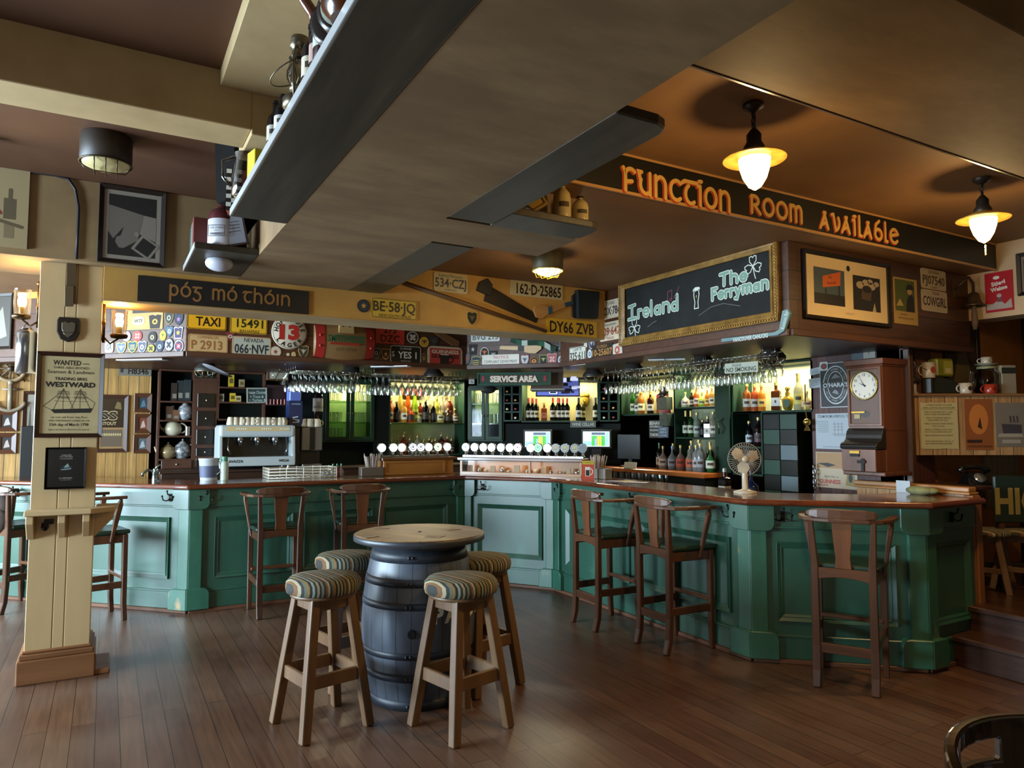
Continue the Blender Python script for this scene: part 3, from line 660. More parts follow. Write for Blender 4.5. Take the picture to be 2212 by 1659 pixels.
shelf('narrow dark shelf holding two stoneware bottles', 1.76, 2.33, 3.08, 3.33, 'right')
shelf('dark plank shelf reaching the yellow beam with the number plates', 1.62, 1.90, 3.80, 5.45)

# bottles: generic builder ------------------------------------------------
BPROF = {  # radius, height fractions of the body, shoulder, neck
    'beer': [(0.9, 0), (1, 0.02), (1, 0.55), (0.85, 0.66), (0.42, 0.76), (0.38, 0.93), (0.44, 0.94), (0.44, 1.0)],
    'wine': [(0.95, 0), (1, 0.02), (1, 0.58), (0.9, 0.64), (0.42, 0.73), (0.36, 0.78), (0.36, 0.95), (0.41, 0.955), (0.40, 1.0)],
    'spirit': [(0.95, 0), (1, 0.02), (1, 0.60), (0.88, 0.68), (0.40, 0.76), (0.34, 0.80), (0.34, 0.90), (0.42, 0.905), (0.42, 1.0)],
    'square': [(0.98, 0), (1, 0.01), (1, 0.64), (0.9, 0.69), (0.36, 0.74), (0.34, 0.88), (0.42, 0.885), (0.42, 1.0)],
    'squat': [(0.9, 0), (1, 0.04), (1, 0.42), (0.9, 0.52), (0.45, 0.62), (0.22, 0.70), (0.20, 0.88), (0.27, 0.885), (0.27, 1.0)],
    'round': [(0.6, 0), (0.95, 0.1), (1, 0.28), (0.85, 0.48), (0.4, 0.6), (0.22, 0.66), (0.2, 0.86), (0.28, 0.865), (0.28, 1.0)],
    'tall': [(0.95, 0), (1, 0.02), (0.92, 0.55), (0.6, 0.72), (0.44, 0.8), (0.42, 0.92), (0.5, 0.925), (0.5, 1.0)],
    'stone': [(0.97, 0), (1, 0.02), (1, 0.66), (0.93, 0.75), (0.55, 0.86), (0.36, 0.9), (0.36, 0.94), (0.44, 0.95), (0.44, 1.0)]}
_bg = {}
def liquid(h):
    k = ('liq', h)
    if k not in _mc:
        m_, nt, b = _new('bottle_' + h.strip('#')); b.inputs['Base Color'].default_value = lin(h); b.inputs['Roughness'].default_value = 0.08
        b.inputs['Specular IOR Level'].default_value = 0.7; b.inputs['Coat Weight'].default_value = 0.4
        b.inputs['Transmission Weight'].default_value = 0.0; b.inputs['Subsurface Weight'].default_value = 0.0
        tr = nt.nodes.new('ShaderNodeBsdfTranslucent'); tr.inputs[0].default_value = lin(h); tp = nt.nodes.new('ShaderNodeBsdfTransparent'); tp.inputs[0].default_value = lin(h)
        mx = nt.nodes.new('ShaderNodeMixShader'); mx.inputs[0].default_value = 0.45; mx2 = nt.nodes.new('ShaderNodeMixShader'); mx2.inputs[0].default_value = 0.3
        nt.links.new(b.outputs[0], mx.inputs[1]); nt.links.new(tr.outputs[0], mx.inputs[2]); nt.links.new(mx.outputs[0], mx2.inputs[1]); nt.links.new(tp.outputs[0], mx2.inputs[2])
        nt.links.new(mx2.outputs[0], nt.nodes['Material Output'].inputs[0]); _mc[k] = m_
    return _mc[k]
def bottle(label, kind, loc, h, r, col, cap='#c8b060', lab='#d9d2bf', group=None, lz=(0.15, 0.45), cat='bottle', name='bottle', pourer=False, rz=0.0, mark=None, opaque=False, seg=14, lcol='#3a2a1a'):
    """a bottle: body, label band, cap or pourer; parts of their own"""
    k = (kind, round(h, 3), round(r, 4), col, cap, lab, lz, pourer, mark, opaque, lcol)
    if k in _bg:
        return dup(_bg[k], loc, rz, label, group)
    pr = BPROF[kind]; t = thing(name, label, cat, loc, rz, group); sg = 4 if kind == 'square' else seg
    mb = MB()
    if kind == 'square': mb.T = Matrix.Rotation(R(45), 4, 'Z'); mb.lathe([(a * r * 1.3, z * h) for a, z in pr[:5]], seg=4, sm=False); mb.T = Matrix(); mb.lathe([(a * r, z * h) for a, z in pr[4:6]], seg=10)
    else: mb.lathe([(a * r, z * h) for a, z in pr[:-2]], seg=seg)
    mb.build('glass', M(col, 0.25) if opaque else liquid(col), t)
    if cap:
        mb = MB()
        if pourer: mb.lathe([(pr[-3][0] * r, pr[-3][1] * h), (pr[-3][0] * r * 0.9, h * 0.97)], seg=8); mb.tube([(0, 0, h * 0.96), (0.004, 0, h * 1.06), (0.016, 0, h * 1.14)], [0.006, 0.005, 0.003], 6)
        else: mb.lathe([(a * r * 1.04, z * h) for a, z in pr[-3:]][1:], seg=10)
        if kind == 'wine' and not pourer: mb.lathe([(0.385 * r, 0.78 * h), (0.385 * r, 0.95 * h)], seg=10)
        mb.build('pourer' if pourer else 'cap', M(cap, 0.3, 0.7 if pourer else 0.2), t)
    if lab:
        mb = MB(); a0, a1 = lz[0] * h, lz[1] * h
        if kind == 'square': mb.T = Matrix.Rotation(R(45), 4, 'Z'); mb.lathe([(r * 1.31, a0), (r * 1.31, a1)], seg=4, sm=False); mb.T = Matrix()
        else: mb.lathe([(r * 1.015, a0), (r * 1.015, a1)], seg=seg, cap=False)
        zz = (a0 + a1) / 2
        for q in (-0.62, -0.31, 0, 0.31):
            T0 = mb.T; mb.T = Matrix.Rotation(q + 0.3 - R(29.7) * 0, 4, 'Z')
            rr = (0.93 if kind == 'square' else 1.03) * r
            mb.face([(-0.09 * r, zz - (a1 - a0) * 0.12), (0.2 * r, zz - (a1 - a0) * 0.12), (0.2 * r, zz + (a1 - a0) * 0.2), (-0.09 * r, zz + (a1 - a0) * 0.2)], -rr - 0.0006, 1); mb.T = T0
        mb.build('paper_label', [M(lab, 0.6), M(lcol, 0.6)], t)
    _bg[k] = t
    return t
ZS = 2.738
def shelf_y(px, x=0.56, py=250): return at_x(px, py, x).y
for px, kd, h, r, lb, col, lab in [
    (596, 'beer', 0.20, 0.034, 'tall dark beer bottle with pale label at the far end of the long plank shelf', '#140d08', '#b9b3a4'),
    (612, 'beer', 0.165, 0.034, 'shorter dark bottle with white oval label beside the tall beer bottle', '#0d0f12', '#c5c5c0'),
    (672, 'beer', 0.22, 0.034, 'slim black beer bottle with cream label right behind the brass lantern', '#15100c', '#cfc7ae'),
    (690, 'beer', 0.20, 0.036, 'dark brown beer bottle with pinkish label on the long plank shelf', '#1f120c', '#b08f86'),
    (705, 'beer', 0.25, 0.044, 'large dark red bottle with big oval label on the long plank shelf', '#2a1310', '#b8bdb4'),
    (795, 'beer', 0.25, 0.04, 'dark brown bottle at the near end of the long plank shelf', '#1c0f0a', '#b5b5a8')]:
    bottle(lb, kd, (0.56, shelf_y(px), ZS), h, r, col, cap='#1a1210', lab=lab, opaque=True, rz=R(-30), seg=20)
t = thing('stoneware_jug', 'brown glazed stoneware jug near the close end of the long plank shelf', 'jug', (0.56, shelf_y(758), ZS))
m = MB(); m.lathe([(0.06, 0), (0.085, 0.03), (0.09, 0.14), (0.07, 0.21), (0.03, 0.25), (0.03, 0.29), (0.036, 0.295)], seg=24); m.build('body', mottled('glaze_brown', '#3a1c0c', '#5a2e14', 6, 0.2), t)
m = MB(); m.tube([(0, -0.028, 0.275), (0, -0.08, 0.26), (0, -0.1, 0.2), (0, -0.08, 0.15)], 0.010, 8); m.build('handle', M('#3a1c0c', 0.2), t)
m = MB(); m.lathe([(0.0925, 0.06), (0.0925, 0.13)], seg=24); m.build('paper_label', M('#aeb0a4', 0.6), t)
# two brass-rimmed leather rounds with white faces
for k, (px, lb) in enumerate([(722, 'round dark leather flask rim standing behind the curved horn'), (738, 'round flask with pale green and white label on the long plank shelf')]):
    t = thing('round_flask', lb, 'flask', (0.56, shelf_y(px), ZS), R(-40), 'round flasks on the plank shelf')
    m = MB(); m.T = Matrix.Translation((0, 0, 0.08)); m.lathe([(0.001, -0.022), (0.065, -0.022), (0.078, -0.014), (0.078, 0.014), (0.065, 0.022), (0.001, 0.022)], seg=28, ax='y'); m.build('body', M('#1d120c', 0.3), t)
    if k:
        m = MB(); m.disc(0, 0.08, 0.06, y=-0.024, m=0, seg=28); m.disc(0, 0.08, 0.044, y=-0.0248, m=1, seg=24); m.stroke([[(-0.03, 0.09), (0.03, 0.09)], [(-0.02, 0.07), (0.02, 0.07)]], 0.006, -0.0255, 2); m.build('paper_label', [M('#c7cfc2', 0.5), M('#e1e1d8', 0.5), M('#33503d', 0.5)], t)
    m = MB(); m.lathe([(0.02, 0.155), (0.02, 0.18)], seg=12); m.build('neck', M('#8a6a3a', 0.3, 0.8), t)
m = MB(); p0 = Vector((0.56, shelf_y(709), ZS)); m.tube([(0, 0, 0), (-0.05, -0.0, 0.13), (-0.11, 0.0, 0.21), (-0.19, 0.0, 0.235), (-0.23, 0.0, 0.24)], [0.02, 0.018, 0.015, 0.012, 0.014], 12)
tag(m.build('powder_horn', mottled('horn', '#4a2418', '#7a4a3a', 6, 0.18), None, p0), 'curved coppery horn leaning out from among the bottles on the long plank shelf', 'horn')
def lantern(label, loc, h, metal, gl, rz=0):
    t = thing('hurricane_lantern', label, 'lantern', loc, rz); k = h / 0.36; S = lambda P: [(a * k, b * k) for a, b in P]
    m = MB(); m.lathe(S([(0.06, 0), (0.075, 0.01), (0.075, 0.05), (0.05, 0.07), (0.03, 0.085), (0.045, 0.095), (0.045, 0.105)]), seg=20); m.build('fuel_tank', metal, t)
    m = MB(); m.lathe(S([(0.036, 0.105), (0.058, 0.15), (0.06, 0.18), (0.04, 0.235), (0.034, 0.25)]), seg=20); m.build('globe', gl, t)
    m = MB(); m.lathe(S([(0.05, 0.25), (0.04, 0.262), (0.036, 0.30), (0.048, 0.305), (0.04, 0.33), (0.042, 0.335), (0.042, 0.355), (0.03, 0.36)]), seg=20); m.build('chimney', metal, t)
    m = MB()
    for s in (-1, 1): m.tube([(s * 0.07 * k, 0, 0.03 * k), (s * 0.088 * k, 0, 0.1 * k), (s * 0.088 * k, 0, 0.22 * k), (s * 0.06 * k, 0, 0.285 * k), (s * 0.04 * k, 0, 0.29 * k)], 0.006 * k, 8)
    m.build('side_tube', metal, t)
    m = MB()
    for a in (0, 60, 120, 180, 240, 300): m.tube([(0.04 * k * math.cos(R(a)), 0.04 * k * math.sin(R(a)), 0.11 * k), (0.065 * k * math.cos(R(a + 25)), 0.065 * k * math.sin(R(a + 25)), 0.17 * k), (0.042 * k * math.cos(R(a + 50)), 0.042 * k * math.sin(R(a + 50)), 0.235 * k)], 0.0022 * k, 5)
    m.build('guard_wire', metal, t)
    m = MB(); m.tube([(x * k, (z_ * 0.9) * k, (0.2 + z_ * 0.45) * k) for x, z_ in arc(0, 0, 0.095, 0.15, 180, 360, 12)], 0.003 * k, 6); m.build('bail', metal, t)
    return t
brass_old = M('#6d6350', 0.35, 0.8)
lantern('old brass hurricane lantern standing on the long plank shelf among bottles', (0.56, shelf_y(645), ZS), 0.27, brass_old, glass('lantern_glass', (0.75, 0.72, 0.62), 0.7), R(-120))
m = MB(); m.cb(0, 0, 0.07, 0.05, 0.09, 0.14); tag(m.build('yellow_box', M('#c9b81f', 0.5), None, (0.56, shelf_y(556), ZS), 0.2, bevel=0.003), 'small bright yellow box on the plank shelf next to the clear jug', 'box')
t = thing('glass_jug', 'clear glass jug between the yellow box and the chequered tin', 'jug', (0.56, shelf_y(535), ZS))
m = MB(); m.lathe([(0.05, 0.0), (0.065, 0.01), (0.07, 0.1), (0.055, 0.19), (0.06, 0.22)], seg=20); m.build('body', glass('jug_glass', (0.85, 0.85, 0.85), 0.55, 0.1), t)
m = MB(); m.tube([(-0.055, 0, 0.2), (-0.11, 0, 0.17), (-0.105, 0, 0.09), (-0.067, 0, 0.05)], 0.009, 8); m.build('handle', glass('jug_glass'), t)
t = thing('chequered_tin', 'black and white chequered tin at the far tip of the long plank shelf', 'tin', (0.56, shelf_y(517), ZS), R(-15))
m = MB(); m.box(-0.05, 0.05, -0.04, 0.04, 0, 0.22); m.build('body', M('#a44a3c', 0.4), t, bevel=0.003)
m = MB()
for i in range(10):
    for j in range(3):
        for f in (0, 1):
            x = -0.05 + j * 0.0333; z = i * 0.022; c = (i + j) % 2
            if f: m.add([(-0.0506, -0.04 + j * 0.027, z), (-0.0506, -0.013 + j * 0.027, z), (-0.0506, -0.013 + j * 0.027, z + 0.022), (-0.0506, -0.04 + j * 0.027, z + 0.022)], [(0, 1, 2, 3)], c)
            else: m.rect(-0.05 + j * 0.025, -0.025 + j * 0.025, z, z + 0.022, -0.0406, 1 - c)
m.build('check_pattern', [M('#d8d4cc', 0.4), M('#15120f', 0.4)], t)
# loudspeaker behind the plank end
t = thing('loudspeaker', 'black wall loudspeaker half hidden behind the far end of the plank shelf', 'loudspeaker', (0.635, 4.12, 2.86), R(20))
m = MB(); m.prism([(-0.11, 0), (0.11, 0.0), (0.13, 0.36), (-0.13, 0.36)], -0.1, 0.12); m.build('cabinet', M('#0a0908', 0.9, 0, 0, 0.1), t, bevel=0.008)
m = MB(); m.prism([(-0.095, 0.015), (0.095, 0.015), (0.112, 0.345), (-0.112, 0.345)], -0.106, -0.1); m.build('grille', M('#050505', 0.8), t)
m = MB(); m.box(-0.02, 0.02, 0.0, 0.04, 0.36, 0.39); m.build('bracket', M('#111111', 0.5), t)
# books, jug and frames on the short shelf
bx = at_x(400, 540, 0.45).y
for i, (h, tk, col, lb) in enumerate([(0.17, 0.025, '#141c16', 'thin blackish book at the open end of the short shelf'), (0.19, 0.03, '#3c473c', 'grey green book next to the thin blackish one'), (0.20, 0.028, '#46544e', 'slate green book in the middle of the shelf row'), (0.205, 0.02, '#8a7763', 'slim tan book beside the red album'), (0.22, 0.06, '#5b1d16', 'thick dark red album at the end of the book row')]):
    yy = [5.085, 5.045, 5.0, 4.955, 4.9][i]
    t = thing('book', lb, 'book', (0.525, yy, ZS), 0, 'books on the short shelf'); m = MB(); m.box(-0.085, 0.09, -tk / 2, tk / 2, 0, h); m.build('cover', M(col, 0.6), t, bevel=0.003)
    m = MB(); m.box(-0.07, 0.093, -tk / 2 + 0.004, tk / 2 - 0.004, h - 0.004, h + 0.0006); m.build('page_block', M('#b8a888', 0.8), t)
t = thing('whiskey_crock', 'white stoneware whiskey crock with a boxed label on the short shelf', 'crock', (at_y(482, 500, 4.722).x, 4.722, ZS), R(-32))
m = MB(); m.lathe([(0.085, 0), (0.09, 0.008), (0.09, 0.17), (0.086, 0.178)], seg=32); m.build('body', M('#b9b7bd', 0.3), t)
m = MB(); m.lathe([(0.091, 0.17), (0.091, 0.2), (0.07, 0.235), (0.04, 0.25), (0.035, 0.28)], seg=32); m.build('shoulder', M('#4a2022', 0.25), t)
m = MB(); frame(m, -0.052, 0.052, 0.055, 0.125, 0.003, -0.091, -0.0935, 0); m.text('JACK DANIELS', 0, 0.108, 0.011, -0.0935, 0, wmax=0.094); m.text('NO. 7', 0, 0.091, 0.009, -0.0935, 0); m.text('WHISKEY', 0, 0.07, 0.015, -0.0935, 0, bold=0.03, wmax=0.085); m.build('lettering', M('#1c1a20', 0.5), t)
for k, (y, lean, lb, c) in enumerate([(4.68, -18, 'small dark framed certificate leaning behind the whiskey crock', '#2a1512'), (4.60, -28, 'pale framed print leaning against the dark certificate', '#77757a')]):
    t = thing('picture_frame', lb, 'picture', (0.665, y + 0.02, ZS + 0.004), R(-20)); m = MB(); m.T = Matrix.Rotation(R(lean * 0.4), 4, 'Y'); frame(m, -0.075, 0.075, 0, 0.2, 0.012, 0.01, -0.008); m.build('frame', M('#24120e', 0.4), t)
    m = MB(); m.T = Matrix.Rotation(R(lean * 0.4), 4, 'Y'); m.rect(-0.065, 0.065, 0.01, 0.19, 0.0, 0); m.stroke([[(-0.04, 0.15 - 0.02 * i), (0.04, 0.15 - 0.02 * i)] for i in range(4)], 0.005, -0.001, 1, False); m.build('print', [M(c, 0.5), M('#3a3638', 0.6)], t)
m = MB(); m.ball((0, 0, 0), (0.085, 0.085, 0.05), seg=24); tag(m.build('dome_light', M('#b7b8c6', 0.35), None, (0.60, 4.88, 2.675)), 'round white dome light under the short book shelf', 'light')
# stoneware bottles on the narrow shelf
for px, hh, rr, lb in [(1214, 0.215, 0.048, 'taller cream stoneware bottle with dark shoulder on the narrow ceiling shelf'), (1253, 0.165, 0.046, 'shorter cream stoneware bottle with brown stopper at the shelf end')]:
    x = at_y(px, 440, 3.2).x; t = bottle(lb, 'stone', (x, 3.2, ZS), hh, rr, '#b8a26a', cap='#3a1f12', lab='#b09a62', lz=(0.2, 0.62), opaque=True, rz=R(-30), seg=24, lcol='#4a3a1c')
m = MB(); m.T = Matrix.Rotation(R(-32), 4, 'Y'); frame(m, -0.09, 0.09, 0.0, 0.22, 0.012, 0.012, -0.006); m.rect(-0.08, 0.08, 0.01, 0.21, 0.0, 1)
x = at_y(1165, 460, 3.2).x; tag(m.build('picture_frame', [M('#a88a4a', 0.4), M('#b98f3f', 0.5)], None, (x, 3.25, ZS + 0.05), R(-30)), 'gilt framed card leaning behind the stoneware bottles', 'picture')
m = MB(); m.lathe([(0.0001, 0), (0.08, 0.0), (0.085, 0.03), (0.05, 0.06), (0.0001, 0.065)], seg=24); m.box(0.0, 0.16, -0.02, 0.02, 0.02, 0.04); tag(m.build('skillet', M('#120f0c', 0.5), None, (at_y(1120, 470, 3.2).x, 3.21, ZS + 0.0)), 'black iron pan lying on the narrow shelf by the gilt card', 'pan')

# ---------------------------------------------------------------- lamps
lamp_iron = M('#2a241c', 0.45, 0.5)
def pendant(px, py_top, ptip, label, zc=ZL):
    pos = at_y(px, (py_top + ptip) / 2, 2.3); x = pos.x; ztip = at_y(px, ptip, 2.3).z
    t = thing('pendant_lamp', label, 'lamp', (x, 2.3, ztip), 0, 'hanging bowl lamps')
    m = MB(); m.lathe([(0.002, 0.0), (0.03, 0.018), (0.055, 0.06), (0.07, 0.11), (0.075, 0.155), (0.06, 0.165)], seg=28); m.build('glass_bowl', EM('#ffd584', 9), t)
    m = MB(); m.lathe([(0.07, 0.15), (0.10, 0.155), (0.145, 0.148), (0.148, 0.152), (0.11, 0.168), (0.06, 0.19), (0.04, 0.2)], seg=36); m.build('shade_disc', mottled('brass_etched', '#a8772a', '#c6963e', 18, 0.3, bump=0.2), t)
    m = MB(); m.lathe([(0.045, 0.195), (0.05, 0.21), (0.035, 0.235), (0.035, 0.27), (0.02, 0.29), (0.012, 0.3)], seg=20); m.build('cap', lamp_iron, t)
    m = MB(); zz = 0.3; top = zc - ztip; i = 0
    while zz < top - 0.03:
        a = [(0.011 * math.cos(R(k)), 0, 0.018 * math.sin(R(k))) for k in range(0, 360, 45)]
        m.T = Matrix.Translation((0, 0, zz + 0.014)) @ Matrix.Rotation(R(90 * (i % 2)), 4, 'Z'); m.tube(a, 0.0035, 5, closed=True); zz += 0.027; i += 1
    m.T = Matrix(); m.tube([(0, 0, 0.29), (0, 0, top)], 0.003, 6); m.build('chain', lamp_iron, t)
    m = MB(); m.lathe([(0.05, top - 0.006), (0.05, top - 0.02), (0.02, top - 0.04), (0.01, top - 0.045)][::-1], seg=20); m.build('ceiling_rose', lamp_iron, t)
    point('pendant_light', (x, 2.3, ztip - 0.05), 17, WARM, 0.06); point('pendant_light_up', (x, 2.3, ztip + 0.235 + 0.02), 4, WARM, 0.03)
    area('pendant_downlight', (x, 2.3, ztip - 0.012), (0, 0, 0), 0.1, 0.1, 16, WARM)
    return t
pendant(1630, 300, 411, 'lit pendant bowl lamp hanging in front of the painted room sign')
t2 = pendant(2124, 430, 525, 'lit pendant bowl lamp with a pull chain, near the pale wall')
m = MB()
for i in range(5): m.ball((0.012, 0, -0.012 - i * 0.014), (0.005, 0.005, 0.007), seg=8)
m.build('pull_chain', M('#b08a3a', 0.3, 0.8), t2)
def cage_light(label, loc, r, h, drum, gl, wire, group=None, big=False):
    t = thing('cage_light', label, 'light', loc, 0, group)
    m = MB(); m.lathe([(r * 0.98, 0), (r, -0.005), (r, -h), (r * 0.96, -h - 0.004)] if big else [(r * 0.6, 0), (r * 0.92, -h * 0.55), (r, -h * 0.7), (r, -h)], seg=28); m.build('housing', drum, t)
    m = MB(); m.lathe([(r * 0.93, -h + 0.004), (r * 0.9, -h - 0.012), (r * 0.6, -h - 0.03), (r * 0.2, -h - 0.038), (0.001, -h - 0.039)] if big else [(r * 0.88, -h), (r * 0.8, -h - 0.02), (r * 0.45, -h - 0.045), (0.001, -h - 0.052)], seg=28); m.build('lens', gl, t)
    m = MB(); d = 0.05 if big else 0.06; ring = [(r * math.cos(R(k)), r * math.sin(R(k)), -h - 0.006) for k in range(0, 360, 15)]; m.tube(ring, 0.005, 6, closed=True)
    for s in (-0.42, 0.0, 0.42):
        q = math.sqrt(1 - s * s) * r
        for sw in (0, 1):
            P = [(s * r, -q, -h - 0.006), (s * r, -q * 0.75, -h - d), (s * r, q * 0.75, -h - d), (s * r, q, -h - 0.006)]
            if sw and s: continue
            m.tube([(b, a, c) if sw else (a, b, c) for a, b, c in P], 0.0035, 5)
    m.build('wire_guard', wire, t); return t
drum = mottled('drum_olive', '#4a4026', '#5c5030', 5, 0.5)
p = at_z(1187, 583, 2.80)
cage_light('lit drum ceiling light with wire guard above the yellow beam', (2.88, 4.50, ZR), 0.118, 0.125, drum, EM('#ffe69a', 9), M('#c2a640', 0.3, 0.7), None, True)
point('drum_light', (2.88, 4.50, ZR - 0.2), 9, (1, 0.74, 0.36), 0.08)
cage_light('unlit drum ceiling light with wire guard before the open book photograph', (-0.05, 4.50, ZH), 0.13, 0.15, M('#2c2016', 0.5), EM('#b3a878', 0.12), M('#4a4030', 0.35, 0.7), None, True)
m = MB(); m.tube([(-0.62, 4.82, ZH - 0.03), (-1.6, 4.82, ZH - 0.03)], 0.03, 10); tag(m.build('ceiling_tube_light', M('#8e8a92', 0.4), None), 'pale ceiling tube lamp at the far edge beyond the unlit drum light', 'light')
hous = M('#33302b', 0.5, 0.2)
def under(px, py, z=2.27): return at_z(px, py, z)
for (px, py, lb) in [(447, 783, 'caged bulkhead light under the canopy by the silver fan'), (760, 792, 'caged bulkhead light above the first rack of hanging glasses'), (937, 797, 'caged bulkhead light above the second rack of hanging glasses'), (1281, 797, 'caged bulkhead light next to the hanging television'), (1368, 784, 'caged bulkhead light above the wine glasses under the chalkboard'), (1518, 767, 'caged bulkhead light over the no smoking notice side of the rack'), (1666, 752, 'caged bulkhead light beneath the hockey stick corner')]:
    p = under(px, py); v = (Vector((p.x, p.y, 0)).normalized()) * 0.14
    cage_light(lb, (p.x + v.x, p.y + v.y, 2.27), 0.115, 0.075, hous, glass('lens_glass', (0.8, 0.8, 0.75), 0.75, 0.1), M('#8f8468', 0.3, 0.8), 'bulkhead lights under the canopy')
# flat pale light panels under the canopy
for (xa, xb, ya, lb) in [(800, 880, 790, 'flat pale light panel between the two racks over the shadowed bar side'), (1400, 1480, 775, 'flat pale light panel under the chalkboard canopy'), (250, 350, 775, 'flat pale light panel under the canopy at the badge covered end')]:
    a, b = under(xa, ya), under(xb, ya - 2); d = (b - a); m = MB(); L_ = d.length; m.box(0, L_, 0, 0.10, -0.012, 0); tag(m.build('light_panel', M('#c9c9c9', 0.3), None, (a.x, a.y, 2.266), math.atan2(d.y, d.x), bevel=0.002), lb, 'light panel', 'light panels under the canopy')
# sconces on the pillar
def sconce(label, W, px, py, s):
    u, z = W.on(px, py); t = thing('wall_sconce', label, 'lamp', (0, 0, 0), 0, 'bare bulb pillar sconces')
    return t
def make_sconce(label, base, dirx, bulb):
    """base on the pillar side face, bulb centre given"""
    t = thing('wall_sconce', label, 'lamp', base, 0, 'bare bulb pillar sconces'); b = Vector(bulb) - Vector(base)
    br = M('#4a3a22', 0.35, 0.8)
    m = MB(); m.tube([(dirx * 0.012, 0, -0.16), (dirx * 0.012, 0, 0.13)], 0.009, 8); m.ball((dirx * 0.012, 0, 0.14), 0.016, seg=10); m.ball((dirx * 0.012, 0, -0.02), (0.014, 0.014, 0.02), seg=10); m.lathe([(0.03, 0), (0.03, 0.008)], c=(0, 0, -0.12), ax='x', seg=14); m.build('stem', br, t)
    m = MB(); m.tube([(dirx * 0.012, 0, -0.12), (b.x * 0.5, b.y * 0.5, b.z - 0.16), (b.x, b.y, b.z - 0.12), (b.x, b.y, b.z - 0.06)], 0.007, 8); m.build('arm', br, t)
    m = MB(); m.lathe([(0.006, -0.125), (0.05, -0.118), (0.056, -0.10), (0.05, -0.092), (0.02, -0.088)], c=(b.x, b.y, b.z), seg=20); m.build('cup', br, t)
    m = MB(); m.lathe([(0.016, -0.09), (0.018, -0.06), (0.014, -0.04)], c=(b.x, b.y, b.z), seg=14); m.build('socket', M('#8a7a58', 0.4, 0.5), t)
    m = MB(); m.lathe([(0.012, -0.045), (0.025, -0.015), (0.027, 0.0), (0.018, 0.03), (0.002, 0.045)], c=(b.x, b.y, b.z), seg=16); m.build('bulb', EM('#ffd27a', 22), t)
    m = MB(); m.lathe([(0.045, -0.09), (0.05, -0.02), (0.048, 0.05), (0.052, 0.075)], c=(b.x, b.y, b.z), seg=20, cap=False); m.build('glass_shade', glass('shade_glass', (1, 0.95, 0.85), 0.96, 0.1), t)
    point('sconce_light', (b.x + base[0], b.y + base[1], b.z + base[2] + 0.06), 8, (1, 0.62, 0.24), 0.03)
make_sconce('lit bare bulb sconce on the ship wheel side of the pillar', (-0.41, 5.66, 2.44), -1, tuple(at_y(48, 650, 5.62)))
make_sconce('lit bare bulb sconce on the bar side of the pillar', (-0.05, 5.62, 2.36), 1, tuple(at_y(258, 694, 5.62)))
